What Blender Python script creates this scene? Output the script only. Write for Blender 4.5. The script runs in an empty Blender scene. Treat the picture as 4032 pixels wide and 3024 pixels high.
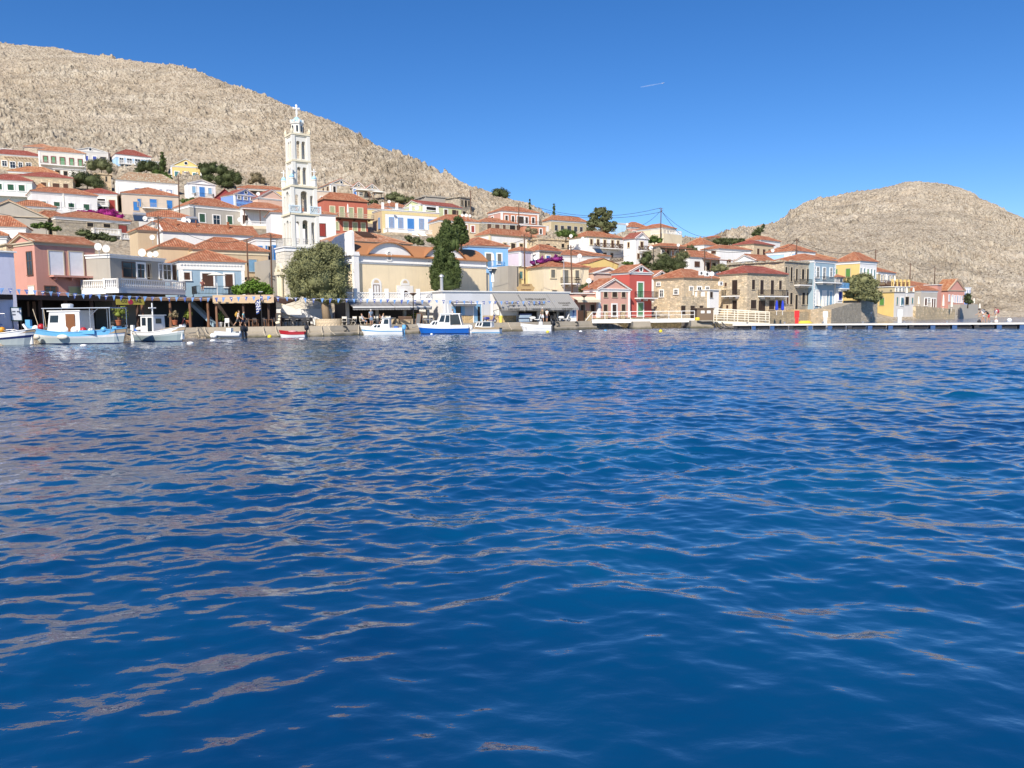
import bpy, bmesh, math, random
import numpy as np
from mathutils import Vector, Matrix
random.seed(7); rng = np.random.default_rng(7)
SC = bpy.context.scene
COL = SC.collection
R = math.radians
# ---------------------------------------------------------------- camera model (native photo pixels 4032x3024)
FPX, CX, CY, CAMH = 3029.0, 2016.0, 1512.0, 2.05
PITCH, ROLL = 0.0895, 0.0110
_F = np.array([0, math.cos(PITCH), -math.sin(PITCH)]); _U0 = np.array([0, math.sin(PITCH), math.cos(PITCH)]); _R0 = np.array([1., 0, 0])
_EX = math.cos(ROLL)*_R0 - math.sin(ROLL)*_U0
_EU = math.sin(ROLL)*_R0 + math.cos(ROLL)*_U0
ORG = np.array([0, 0, CAMH])
def ray(px, py): return _F + (px-CX)/FPX*_EX - (py-CY)/FPX*_EU
def at(px, py, Y):
    d = ray(px, py); return ORG + d*(Y/d[1])
def proj(p):
    v = np.array(p, float)-ORG; z = v@_F
    return CX + FPX*(v@_EX)/z, CY - FPX*(v@_EU)/z
def yhor(px): return 1240.0-0.011*(px-2016)
VIEWS = {1:(0,540,3.95),2:(0,940,3.607),3:(540,600,3.95),4:(540,940,3.95),5:(1060,380,2.675),6:(1060,920,3.8138),7:(1240,680,3.3515),
         8:(1600,920,3.95),9:(1880,760,3.253),10:(2100,980,3.95),11:(2500,780,3.3515),12:(2580,1000,3.95),13:(3060,920,4.148),14:(3400,960,3.5),15:(2880,660,1.92),0:(0,0,1)}
def nx(V, x): a = VIEWS[V]; return a[0]+x/a[2]
def ny(V, y): a = VIEWS[V]; return a[1]+y/a[2]

# ---------------------------------------------------------------- object helpers
def tag(o, label=None, cat=None, group=None, kind=None):
    if label: o['label'] = label
    if cat: o['category'] = cat
    if group: o['group'] = group
    if kind: o['kind'] = kind
    return o
def empty(name, loc, rz=0, label=None, cat=None, group=None):
    o = bpy.data.objects.new(name, None); COL.objects.link(o)
    o.empty_display_size = .3; o.location = [float(v) for v in loc]; o.rotation_euler = (0, 0, rz)
    return tag(o, label, cat, group)
def copy_tree(o, parent=None):
    c = o.copy(); COL.objects.link(c); c.parent = parent
    for ch in list(o.children): copy_tree(ch, c)
    return c
class MB:
    "collects faces with a material slot and optional uv, builds ONE mesh object"
    def __init__(s): s.v = []; s.f = []; s.m = []; s.uv = []
    def face(s, pts, mi=0, uv=None):
        b = len(s.v); s.v += [tuple(float(c) for c in p) for p in pts]; s.f.append(tuple(range(b, b+len(pts)))); s.m.append(mi)
        if uv is None:
            p = [np.array(q, float) for q in pts]; n = np.cross(p[1]-p[0], p[2]-p[0]); n = n/(np.linalg.norm(n)+1e-12)
            if abs(n[2]) > .9: uv = [(q[0], q[1]) for q in p]
            else:
                t = np.array([-n[1], n[0], 0]); t /= (np.linalg.norm(t)+1e-12); w = np.cross(n, t)
                uv = [(float(q@t), float(q@w)) for q in p]
        s.uv.append(uv)
    def box(s, a, b, mi=0):
        x0, y0, z0 = (min(a[i], b[i]) for i in range(3)); x1, y1, z1 = (max(a[i], b[i]) for i in range(3))
        c = [(x0,y0,z0),(x1,y0,z0),(x1,y1,z0),(x0,y1,z0),(x0,y0,z1),(x1,y0,z1),(x1,y1,z1),(x0,y1,z1)]
        for q in ((0,1,5,4),(1,2,6,5),(2,3,7,6),(3,0,4,7),(4,5,6,7),(3,2,1,0)): s.face([c[i] for i in q], mi)
    def bar(s, p, q, w, h=None, mi=0):
        "square bar between two points"
        h = h or w; p = np.array(p, float); q = np.array(q, float); d = q-p; L = np.linalg.norm(d); d = d/(L+1e-12)
        up = np.array([0,0,1.]) if abs(d[2]) < .95 else np.array([1.,0,0])
        a = np.cross(d, up); a /= np.linalg.norm(a); b = np.cross(a, d)
        c = [e + sa*a*w/2 + sb*b*h/2 for e in (p, q) for sa, sb in ((-1,-1),(1,-1),(1,1),(-1,1))]
        for k in ((3,2,1,0),(4,5,6,7),(0,1,5,4),(1,2,6,5),(2,3,7,6),(3,0,4,7)): s.face([c[i] for i in k], mi)
    def tube(s, pts, r, n=6, mi=0, cap=True):
        pts = [np.array(p, float) for p in pts]; k = len(pts); rs = r if hasattr(r, '__len__') else [r]*k
        rings = []
        for i, p in enumerate(pts):
            d = pts[min(i+1, k-1)]-pts[max(i-1, 0)]; d = d/(np.linalg.norm(d)+1e-12)
            up = np.array([0,0,1.]) if abs(d[2]) < .9 else np.array([1.,0,0])
            a = np.cross(d, up); a /= np.linalg.norm(a); b = np.cross(a, d)
            rings.append([p + rs[i]*(math.cos(2*math.pi*j/n)*a + math.sin(2*math.pi*j/n)*b) for j in range(n)])
        for i in range(k-1):
            for j in range(n):
                s.face([rings[i][j], rings[i+1][j], rings[i+1][(j+1)%n], rings[i][(j+1)%n]][::-1], mi)
        if cap: s.face(rings[0][::-1], mi); s.face(rings[-1], mi)
    def lathe(s, prof, c=(0,0,0), n=10, mi=0, ax=2):
        rings = []
        for r, z in prof:
            ring = []
            for j in range(n):
                a = 2*math.pi*j/n; p = [r*math.cos(a), r*math.sin(a), z]
                if ax == 0: p = [p[2], p[0], p[1]]
                if ax == 1: p = [p[0], p[2], p[1]]
                ring.append((c[0]+p[0], c[1]+p[1], c[2]+p[2]))
            rings.append(ring)
        for i in range(len(rings)-1):
            for j in range(n): s.face([rings[i][j], rings[i][(j+1)%n], rings[i+1][(j+1)%n], rings[i+1][j]], mi)
        s.face(rings[0][::-1], mi); s.face(rings[-1], mi)
    def ball(s, c, r, mi=0, n=8, m=6):
        r = r if hasattr(r, '__len__') else (r, r, r)
        def P(i, j):
            t = math.pi*i/m; a = 2*math.pi*j/n
            return (c[0]+r[0]*math.sin(t)*math.cos(a), c[1]+r[1]*math.sin(t)*math.sin(a), c[2]+r[2]*math.cos(t))
        for i in range(m):
            for j in range(n):
                q = [P(i,j), P(i+1,j), P(i+1,j+1), P(i,j+1)]
                if i == 0: q = [q[0], q[1], q[2]]
                elif i == m-1: q = [q[0], q[1], q[3]]
                s.face(q, mi)
    def build(s, name, mats, parent=None, smooth=False, loc=None, rz=None, label=None):
        me = bpy.data.meshes.new(name); me.from_pydata(s.v, [], s.f)
        if not isinstance(mats, (list, tuple)): mats = [mats]
        for m in mats: me.materials.append(m)
        me.polygons.foreach_set('material_index', s.m)
        uv = me.uv_layers.new(name='UVMap'); flat = [c for f in s.uv for q in f for c in q]
        uv.data.foreach_set('uv', flat)
        if smooth: me.polygons.foreach_set('use_smooth', [True]*len(s.f))
        if smooth: 
            bm = bmesh.new(); bm.from_mesh(me); bmesh.ops.remove_doubles(bm, verts=bm.verts, dist=1e-4); bm.to_mesh(me); bm.free()
        me.update()
        o = bpy.data.objects.new(name, me); COL.objects.link(o)
        if parent is not None: o.parent = parent
        if loc is not None: o.location = [float(c) for c in loc]
        if rz is not None: o.rotation_euler = (0, 0, rz)
        if label: o['label'] = label
        return o
def np_mesh(name, V, F, mats, parent=None, smooth=False):
    "fast mesh from numpy arrays (F: n x 3 or n x 4)"
    me = bpy.data.meshes.new(name); n, k = F.shape
    me.vertices.add(len(V)); me.vertices.foreach_set('co', np.ascontiguousarray(V, np.float32).ravel())
    me.loops.add(n*k); me.loops.foreach_set('vertex_index', np.ascontiguousarray(F, np.int32).ravel())
    me.polygons.add(n); me.polygons.foreach_set('loop_start', np.arange(0, n*k, k, dtype=np.int32)); me.polygons.foreach_set('loop_total', np.full(n, k, np.int32))
    if smooth: me.polygons.foreach_set('use_smooth', np.ones(n, bool))
    for m in (mats if isinstance(mats, (list, tuple)) else [mats]): me.materials.append(m)
    me.update(calc_edges=True); me.validate()
    o = bpy.data.objects.new(name, me); COL.objects.link(o)
    if parent is not None: o.parent = parent
    return o

# ---------------------------------------------------------------- materials
_M = {}
def _new(name):
    m = bpy.data.materials.new(name); m.use_nodes = True; nt = m.node_tree
    return m, nt, nt.nodes['Principled BSDF'], nt.nodes, nt.links
def _mix(nt, fac, a, b, typ='MIX'):
    n = nt.nodes.new('ShaderNodeMix'); n.data_type = 'RGBA'; n.blend_type = typ
    for s, v in ((n.inputs[0], fac), (n.inputs[6], a), (n.inputs[7], b)):
        if hasattr(v, 'is_output'): nt.links.new(v, s)
        elif isinstance(v, (int, float)): s.default_value = v
        else: s.default_value = (*v, 1)
    return n.outputs[2]
def _noise(nt, vec, scale, detail=4, rough=.55, mapscale=None):
    if mapscale is not None:
        mp = nt.nodes.new('ShaderNodeMapping'); mp.inputs['Scale'].default_value = mapscale; nt.links.new(vec, mp.inputs[0]); vec = mp.outputs[0]
    n = nt.nodes.new('ShaderNodeTexNoise'); n.inputs['Scale'].default_value = scale; n.inputs['Detail'].default_value = detail; n.inputs['Roughness'].default_value = rough
    nt.links.new(vec, n.inputs['Vector']); return n.outputs[0]
def _ramp(nt, v, stops):
    r = nt.nodes.new('ShaderNodeValToRGB'); e = r.color_ramp.elements
    while len(e) < len(stops): e.new(.5)
    for q, (p, c) in zip(e, stops): q.position = p; q.color = (*c, 1) if hasattr(c, '__len__') else (c, c, c, 1)
    nt.links.new(v, r.inputs[0]); return r.outputs[0]
def _bump(nt, b, h, strength, dist):
    n = nt.nodes.new('ShaderNodeBump'); n.inputs['Strength'].default_value = strength; n.inputs['Distance'].default_value = dist
    nt.links.new(h, n.inputs['Height']); nt.links.new(n.outputs[0], b.inputs['Normal']); return n
def _world_vec(nt):
    g = nt.nodes.new('ShaderNodeNewGeometry'); return g.outputs['Position']
def _uv(nt):
    t = nt.nodes.new('ShaderNodeTexCoord'); return t.outputs['UV']
def mul(c, k): return tuple(min(1, x*k) for x in c)
def plain(key, c, rough=.6, metal=0, var=.12, vs=3.0, emit=None):
    if key in _M: return _M[key]
    m, nt, b, N, L = _new(key); v = _world_vec(nt)
    n = _noise(nt, v, vs, 3)
    L.new(_mix(nt, n, mul(c, 1-var), mul(c, 1+var)), b.inputs['Base Color'])
    b.inputs['Roughness'].default_value = rough; b.inputs['Metallic'].default_value = metal
    _M[key] = m; return m
def plaster(key, c, dirt=.55):
    if key in _M: return _M[key]
    m, nt, b, N, L = _new(key); v = _world_vec(nt)
    big = _noise(nt, v, .35, 5, .6); streak = _noise(nt, v, 1.0, 4, .6, (2.2, 2.2, .25)); fine = _noise(nt, v, 9, 3)
    c1 = _mix(nt, _ramp(nt, big, [(.35, 0), (.7, 1)]), mul(c, .9), mul(c, 1.06))
    c2 = _mix(nt, _ramp(nt, streak, [(.52, 0), (.75, dirt)]), c1, tuple(x*.62+.03*y for x, y in zip(c, (1.1, .9, .6))))
    c3 = _mix(nt, fine, mul(c, .93), mul(c, 1.07)); c4 = _mix(nt, .35, c2, c3)
    L.new(c4, b.inputs['Base Color']); b.inputs['Roughness'].default_value = .85; b.inputs['Specular IOR Level'].default_value = .25
    _bump(nt, b, fine, .35, .03)
    _M[key] = m; return m
def stone(key, c, sx=.55, sy=.28, mortar=.62, jitter=1.0, cv=1.0):
    if key in _M: return _M[key]
    m, nt, b, N, L = _new(key); uv = _uv(nt); v = _world_vec(nt)
    wob = N.new('ShaderNodeTexNoise'); wob.inputs['Scale'].default_value = 1.6; L.new(uv, wob.inputs['Vector'])
    add = N.new('ShaderNodeVectorMath'); add.operation = 'MULTIPLY_ADD'; add.inputs[1].default_value = (.22*jitter, .16*jitter, 0); L.new(wob.outputs[1], add.inputs[0]); L.new(uv, add.inputs[2])
    mp = N.new('ShaderNodeMapping'); mp.inputs['Scale'].default_value = (1/sx, 1/sy, 1); L.new(add.outputs[0], mp.inputs[0])
    vo = N.new('ShaderNodeTexVoronoi'); vo.voronoi_dimensions = '2D'; vo.feature = 'F1'; vo.inputs['Scale'].default_value = 1; vo.inputs['Randomness'].default_value = .8; L.new(mp.outputs[0], vo.inputs['Vector'])
    ve = N.new('ShaderNodeTexVoronoi'); ve.voronoi_dimensions = '2D'; ve.feature = 'DISTANCE_TO_EDGE'; ve.inputs['Scale'].default_value = 1; ve.inputs['Randomness'].default_value = .8; L.new(mp.outputs[0], ve.inputs['Vector'])
    sep = N.new('ShaderNodeSeparateColor'); L.new(vo.outputs['Color'], sep.inputs[0])
    c1 = _ramp(nt, sep.outputs[0], [(0, mul(c, 1-.28*cv)), (.4, mul(c, 1.0)), (.75, mul((c[0], c[1]*(1-.05*cv), c[2]*(1-.15*cv)), 1+.12*cv)), (1, mul(c, 1+.35*cv))])
    edge = _ramp(nt, ve.outputs['Distance'], [(.0, 0), (.09, 1)])
    c2 = _mix(nt, edge, mul((c[0]*1.05, c[1], c[2]*.95), mortar), c1)
    big = _noise(nt, v, .4, 4); c3 = _mix(nt, _ramp(nt, big, [(.4, 0), (.7, .5)]), c2, mul(c, .85))
    L.new(c3, b.inputs['Base Color']); b.inputs['Roughness'].default_value = .9; b.inputs['Specular IOR Level'].default_value = .2
    _bump(nt, b, edge, .8, .05)
    _M[key] = m; return m
def tiles(key, c, pitch=.32, course=.42):
    if key in _M: return _M[key]
    m, nt, b, N, L = _new(key); uv = _uv(nt); v = _world_vec(nt)
    s = N.new('ShaderNodeSeparateXYZ'); L.new(uv, s.inputs[0])
    def wave(o, p, pow_=None):
        a = N.new('ShaderNodeMath'); a.operation = 'DIVIDE'; L.new(o, a.inputs[0]); a.inputs[1].default_value = p
        f = N.new('ShaderNodeMath'); f.operation = 'FRACT'; L.new(a.outputs[0], f.inputs[0]); return a.outputs[0], f.outputs[0]
    au, fu = wave(s.outputs[0], pitch); av, fv = wave(s.outputs[1], course)
    fl = []
    for o in (au, av):
        g = N.new('ShaderNodeMath'); g.operation = 'FLOOR'; L.new(o, g.inputs[0]); fl.append(g.outputs[0])
    cb = N.new('ShaderNodeCombineXYZ'); L.new(fl[0], cb.inputs[0]); L.new(fl[1], cb.inputs[1])
    wn = N.new('ShaderNodeTexWhiteNoise'); wn.noise_dimensions = '2D'; L.new(cb.outputs[0], wn.inputs['Vector'])
    c1 = _ramp(nt, wn.outputs[0], [(0, mul(c, .7)), (.5, c), (.85, mul((c[0], c[1]*1.25, c[2]*1.4), 1.15)), (1, mul((c[0], c[1]*1.6, c[2]*2), 1.25))])
    rows = _ramp(nt, fv, [(0, 0), (.14, 1)]); valley = _ramp(nt, fu, [(0, 0), (.2, 1), (.8, 1), (1, 0)])
    c2 = _mix(nt, rows, mul(c, .5), c1); c3 = _mix(nt, valley, mul(c, .62), c2)
    big = _noise(nt, v, .3, 5, .65); c4 = _mix(nt, _ramp(nt, big, [(.45, 0), (.75, .45)]), c3, (c[0]*.75+.06, c[1]+.05, c[2]+.035))
    L.new(c4, b.inputs['Base Color']); b.inputs['Roughness'].default_value = .8; b.inputs['Specular IOR Level'].default_value = .25
    sn = N.new('ShaderNodeMath'); sn.operation = 'SINE'; ml = N.new('ShaderNodeMath'); ml.operation = 'MULTIPLY'; ml.inputs[1].default_value = math.pi; L.new(fu, ml.inputs[0]); L.new(ml.outputs[0], sn.inputs[0])
    ad = N.new('ShaderNodeMath'); L.new(sn.outputs[0], ad.inputs[0]); L.new(fv, ad.inputs[1])
    _bump(nt, b, ad.outputs[0], .8, .08)
    _M[key] = m; return m
def slats(key, c, pitch=.09, rough=.5):
    "painted louvred shutter / boards, horizontal"
    if key in _M: return _M[key]
    m, nt, b, N, L = _new(key); uv = _uv(nt); v = _world_vec(nt)
    s = N.new('ShaderNodeSeparateXYZ'); L.new(uv, s.inputs[0])
    a = N.new('ShaderNodeMath'); a.operation = 'DIVIDE'; L.new(s.outputs[1], a.inputs[0]); a.inputs[1].default_value = pitch
    f = N.new('ShaderNodeMath'); f.operation = 'FRACT'; L.new(a.outputs[0], f.inputs[0])
    n = _noise(nt, v, 2.5, 3)
    L.new(_mix(nt, n, mul(c, .8), mul(c, 1.2)), b.inputs['Base Color']); b.inputs['Roughness'].default_value = rough
    _bump(nt, b, f.outputs[0], .7, .04)
    _M[key] = m; return m
def glass(key, c=(.02, .03, .04)):
    if key in _M: return _M[key]
    m, nt, b, N, L = _new(key); v = _world_vec(nt)
    n = _noise(nt, v, 1.3, 2); L.new(_mix(nt, n, mul(c, .5), mul(c, 1.6)), b.inputs['Base Color'])
    b.inputs['Roughness'].default_value = .08; _M[key] = m; return m
def striped(key, c1, c2, pitch=.5, rough=.8):
    if key in _M: return _M[key]
    m, nt, b, N, L = _new(key); uv = _uv(nt)
    s = N.new('ShaderNodeSeparateXYZ'); L.new(uv, s.inputs[0])
    a = N.new('ShaderNodeMath'); a.operation = 'DIVIDE'; L.new(s.outputs[0], a.inputs[0]); a.inputs[1].default_value = pitch
    f = N.new('ShaderNodeMath'); f.operation = 'FRACT'; L.new(a.outputs[0], f.inputs[0])
    L.new(_ramp(nt, f.outputs[0], [(.42, c1), (.5, c2), (.92, c2), (1, c1)]), b.inputs['Base Color']); b.inputs['Roughness'].default_value = rough
    _M[key] = m; return m
PAL = dict(white=(.80,.79,.77), offwhite=(.72,.69,.62), cream=(.74,.64,.46), yellow=(.76,.56,.22), paleyellow=(.74,.62,.32), beige=(.60,.47,.31), tan=(.52,.38,.24),
    pinkbeige=(.62,.52,.42), pink=(.57,.29,.235), palepink=(.70,.48,.38), rose=(.62,.36,.29), salmon=(.58,.27,.17), red=(.52,.11,.09), brick=(.48,.15,.10), maroon=(.30,.06,.06),
    blue=(.24,.47,.80), skyblue=(.42,.63,.85), periwinkle=(.20,.32,.66), greyblue=(.33,.45,.53), slateblue=(.30,.42,.52), grey=(.46,.43,.38), lightgrey=(.60,.58,.55), concrete=(.40,.37,.32),
    mint=(.66,.74,.70), lime=(.56,.60,.34), lilac=(.66,.58,.66), lavender=(.62,.62,.74), ochre=(.50,.42,.26), churchcream=(.80,.67,.46))
def wall_mat(k):
    if k.startswith('st_'): return stone('stone_'+k, {'st_beige': (.52,.42,.29), 'st_grey': (.44,.39,.31), 'st_warm': (.60,.50,.36), 'st_pale': (.62,.55,.43), 'st_dark': (.34,.29,.22)}[k])
    return plaster('plaster_'+k, PAL[k])
ROOFS = dict(tile=(.40,.145,.075), dred=(.31,.08,.055), orange=(.46,.18,.085), taupe=(.42,.27,.17), old=(.46,.20,.11))
def roof_mat(k): return tiles('tile_'+k, ROOFS[k])
PANES = {'d': lambda: glass('window_glass'), 'b': lambda: slats('brown_shutter', (.10,.045,.028)), 'g': lambda: slats('green_shutter', (.02,.10,.055)),
  'l': lambda: slats('pale_green_shutter', (.42,.46,.26)), 'B': lambda: slats('blue_shutter', (.03,.22,.62)), 'G': lambda: slats('grey_shutter', (.17,.17,.15)),
  'r': lambda: slats('red_shutter', (.33,.05,.04)), 'w': lambda: plain('white_paint', (.8,.8,.78), .5, vs=6), 's': lambda: slats('slate_blue_shutter', (.27,.35,.52)),
  'n': lambda: plain('unlit_room', (.012,.010,.009), .9), 't': lambda: slats('teal_shutter', (.06,.22,.25)), 'm': lambda: slats('mid_green_shutter', (.13,.33,.08)),  # n: flat near-black panel, the shade inside an opening painted on
  'k': lambda: slats('dark_wood_shutter', (.045,.028,.022)), 'u': lambda: slats('deep_blue_shutter', (.03,.07,.38)), 'e': lambda: slats('green_door_paint', (.12,.34,.16)),
  'a': lambda: slats('pale_blue_shutter', (.25,.47,.68)), 'c': lambda: plain('white_sheet', (.74,.76,.80), .9, vs=2)}
FRAMES = {'w': lambda: plain('white_trim', (.82,.81,.78), .6), 'm': lambda: plain('maroon_trim', (.22,.05,.05), .5), 'c': lambda: plain('cream_trim', (.70,.60,.42), .7), 'n': lambda: plain('stone_trim', (.52,.44,.32), .8),
  'g': lambda: plain('grey_trim', (.46,.44,.40), .7), 'b': lambda: plain('brown_trim', (.13,.06,.035), .5), 'u': lambda: plain('blue_trim', (.12,.35,.68), .5)}
WHITE = FRAMES['w']
IRON = lambda: plain('dark_iron', (.03,.028,.028), .5, .3)
WOOD = lambda: plain('weathered_wood', (.20,.10,.055), .75, vs=5)
DWOOD = lambda: plain('dark_wood', (.07,.035,.022), .7, vs=5)
CONC = lambda: plaster('concrete_grey', (.42,.38,.32), .6)
# ---------------------------------------------------------------- camera, sun, sky
cam = bpy.data.cameras.new('camera'); cam.sensor_fit = 'HORIZONTAL'; cam.sensor_width = 36; cam.lens = 36*FPX/4032; cam.clip_end = 30000; cam.clip_start = .1
co = bpy.data.objects.new('camera', cam); COL.objects.link(co)
co.matrix_world = Matrix(((_EX[0], _EU[0], -_F[0], 0), (_EX[1], _EU[1], -_F[1], 0), (_EX[2], _EU[2], -_F[2], CAMH), (0, 0, 0, 1)))
SC.camera = co
LDIR = Vector((.20, .74, -.64)).normalized()
sun = bpy.data.lights.new('sun', 'SUN'); sun.energy = 4.8; sun.angle = R(.53); sun.color = (1, .91, .78)
so = bpy.data.objects.new('sun', sun); COL.objects.link(so); so.rotation_euler = LDIR.to_track_quat('-Z', 'Y').to_euler(); so.location = (-60, -100, 95)
W = bpy.data.worlds.new('World'); SC.world = W; W.use_nodes = True
wn = W.node_tree; bg = wn.nodes['Background']
sky = wn.nodes.new('ShaderNodeTexSky'); sky.sky_type = 'NISHITA'; sky.sun_disc = False
sky.sun_elevation = math.asin(-LDIR.z); sky.sun_rotation = math.atan2(-LDIR.x, -LDIR.y)
sky.air_density = .85; sky.dust_density = .05; sky.ozone_density = 4.0; sky.altitude = 0
hs_ = wn.nodes.new('ShaderNodeHueSaturation'); hs_.inputs['Saturation'].default_value = 1.25
tint = wn.nodes.new('ShaderNodeMix'); tint.data_type = 'RGBA'; tint.blend_type = 'MULTIPLY'; tint.inputs[0].default_value = 1; tint.inputs[7].default_value = (.90, .93, 1.08, 1)
wn.links.new(sky.outputs[0], hs_.inputs['Color']); wn.links.new(hs_.outputs[0], tint.inputs[6]); wn.links.new(tint.outputs[2], bg.inputs[0]); bg.inputs[1].default_value = .098
vs = SC.view_settings; vs.view_transform = 'Standard'; vs.look = 'None'; vs.exposure = .42; vs.gamma = 1
SC.cycles.max_bounces = 6; SC.cycles.diffuse_bounces = 3; SC.cycles.glossy_bounces = 3; SC.cycles.use_denoising = True
# ---------------------------------------------------------------- terrain profile
SHORE = [(-3000,40),(-1200,44),(-400,54),(0,64),(300,71),(560,77),(818,80.6),(1300,82.5),(1600,90),(1900,95),(2096,98.5),(2335,106),(2480,109),(2800,113),(2941,121),(3060,127),(3200,132),(3400,147),(3500,158),(3620,164),(3720,178),(3850,212),(4032,214),(4500,216),(6500,200)]
FLAT = [(-3000,14),(600,14),(900,16),(1300,18),(1700,14),(2100,13),(2400,10),(3000,10),(3300,8),(3500,2),(3700,0),(6500,0)]
SLOPE = [(-3000,.30),(900,.30),(1300,.275),(1600,.27),(2000,.25),(2900,.235),(3200,.17),(3500,.13),(3700,.16),(3850,.26),(6500,.26)]
TEND = [(-3000,250),(700,245),(1100,238),(1400,222),(1700,205),(2050,205),(2300,205),(2900,212),(3200,205),(3500,215),(3800,250),(6500,250)]
RIDGE = [(-3000,420),(-1500,210),(-600,150),(0,166),(200,185),(400,229),(700,264),(900,326),(1060,388),(1160,432),(1300,480),(1420,530),(1560,612),(1700,663),(1850,722),(2000,775),(2100,805),(2172,850),(2320,905),(2450,935),(2620,955),(2786,945),(2880,919),(2948,905),(3020,892),(3062,881),(3095,856),(3112,832),(3161,798),(3213,784),(3265,782),(3312,772),(3359,759),(3453,746),(3515,735),(3567,721),(3620,720),(3692,727),(3765,738),(3833,761),(3858,782),(3922,803),(3974,827),(4032,853),(4200,930),(4500,1030),(5000,1090),(6500,1150)]
RDIST = [(-3000,430),(0,455),(600,420),(1150,350),(1700,262),(2050,240),(2300,235),(2600,240),(2760,300),(2860,500),(3300,540),(3700,500),(4032,430),(6500,380)]
def tab(t, x): return np.interp(x, [a for a, _ in t], [b for _, b in t])
_pxs = np.linspace(-3000, 6500, 1901)
def _ridge_uv(px):
    y = tab(RIDGE, px); d0 = _F[0]+(px-CX)/FPX*_EX[0]-(y-CY)/FPX*_EU[0]; d1 = _F[1]+(px-CX)/FPX*_EX[1]-(y-CY)/FPX*_EU[1]; d2 = _F[2]+(px-CX)/FPX*_EX[2]-(y-CY)/FPX*_EU[2]
    return d0/d1, d2/d1
_us, _rs = _ridge_uv(_pxs)
QZ = 1.1
def ground(X, Y):
    X = np.asarray(X, float); Y = np.asarray(Y, float)
    px = np.interp(X/Y, _us, _pxs)
    s = Y-tab(SHORE, px); fl = tab(FLAT, px); sl = tab(SLOPE, px); te = tab(TEND, px); sh = tab(SHORE, px)
    quay = np.clip((3450-px)/100, 0, 1)
    z0 = np.where(s < 0, -1.2+np.minimum(0, s)*.1, 0)
    base = quay*(QZ-.3)*np.clip(s/.5+.4, 0, 1) + (1-quay)*.5*np.clip(s/3, 0, 1)
    ramp = base + sl*np.maximum(0, s-fl)
    zte = base + sl*np.maximum(0, te-sh-fl)
    yr = np.maximum(tab(RDIST, px), te+25); zr = CAMH + np.interp(px, _pxs, _rs)*yr
    t = (Y-te)/(yr-te)
    hill = zte + (zr-zte)*t
    back = zr - .35*(Y-yr)
    z = np.where(Y <= te, ramp, np.where(Y <= yr, hill, back))
    return np.where(s < 0, np.minimum(z0, -.6), z)
def hit(px, py, y0=50):
    d = ray(px, py); Y = np.arange(y0, 560, .25); X = d[0]/d[1]*Y; Z = CAMH + d[2]/d[1]*Y
    g = ground(X, Y); ok = np.where((Z <= g) & (g > .2))[0]
    return float(Y[ok[0]]) if len(ok) else 200.0
# ---------------------------------------------------------------- rocky hillside
def _hash(ix, iy, k): 
    h = (ix.astype(np.int64)*374761393 + iy.astype(np.int64)*668265263 + k*974634721) & 0x7fffffff
    h = ((h ^ (h >> 13))*1274126177) & 0x7fffffff
    return ((h ^ (h >> 16)) & 0xffffff)/float(0x1000000)
def blocks(x, y, size, seed, aspect=1.0):
    "cellular boulders: every Voronoi cell a tilted facet at its own height; also returns edge distance"
    u = x/size; v = y/(size*aspect); iu = np.floor(u); iv = np.floor(v)
    b1 = np.full(x.shape, 9.); b2 = np.full(x.shape, 9.); hh = np.zeros(x.shape); tx = np.zeros(x.shape); ty = np.zeros(x.shape)
    for du in (-1, 0, 1):
        for dv in (-1, 0, 1):
            cu = iu+du; cv = iv+dv
            pxx = cu+.1+.8*_hash(cu, cv, seed); pyy = cv+.1+.8*_hash(cu, cv, seed+1)
            d = (u-pxx)**2 + (v-pyy)**2; m = d < b1
            b2 = np.where(m, b1, np.minimum(b2, d)); b1 = np.where(m, d, b1)
            h = _hash(cu, cv, seed+2); gx = _hash(cu, cv, seed+3)-.5; gy = _hash(cu, cv, seed+4)-.5
            hh = np.where(m, h + (u-pxx)*gx*1.2 + (v-pyy)*gy*1.2, hh)
    edge = np.sqrt(b2)-np.sqrt(b1)
    return hh, edge
def vnoise(x, y, size, seed):
    u = x/size; v = y/size; iu = np.floor(u); iv = np.floor(v); fu = u-iu; fv = v-iv; fu = fu*fu*(3-2*fu); fv = fv*fv*(3-2*fv)
    a = _hash(iu, iv, seed); b = _hash(iu+1, iv, seed); c = _hash(iu, iv+1, seed); d = _hash(iu+1, iv+1, seed)
    return (a*(1-fu)+b*fu)*(1-fv) + (c*(1-fu)+d*fu)*fv
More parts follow.
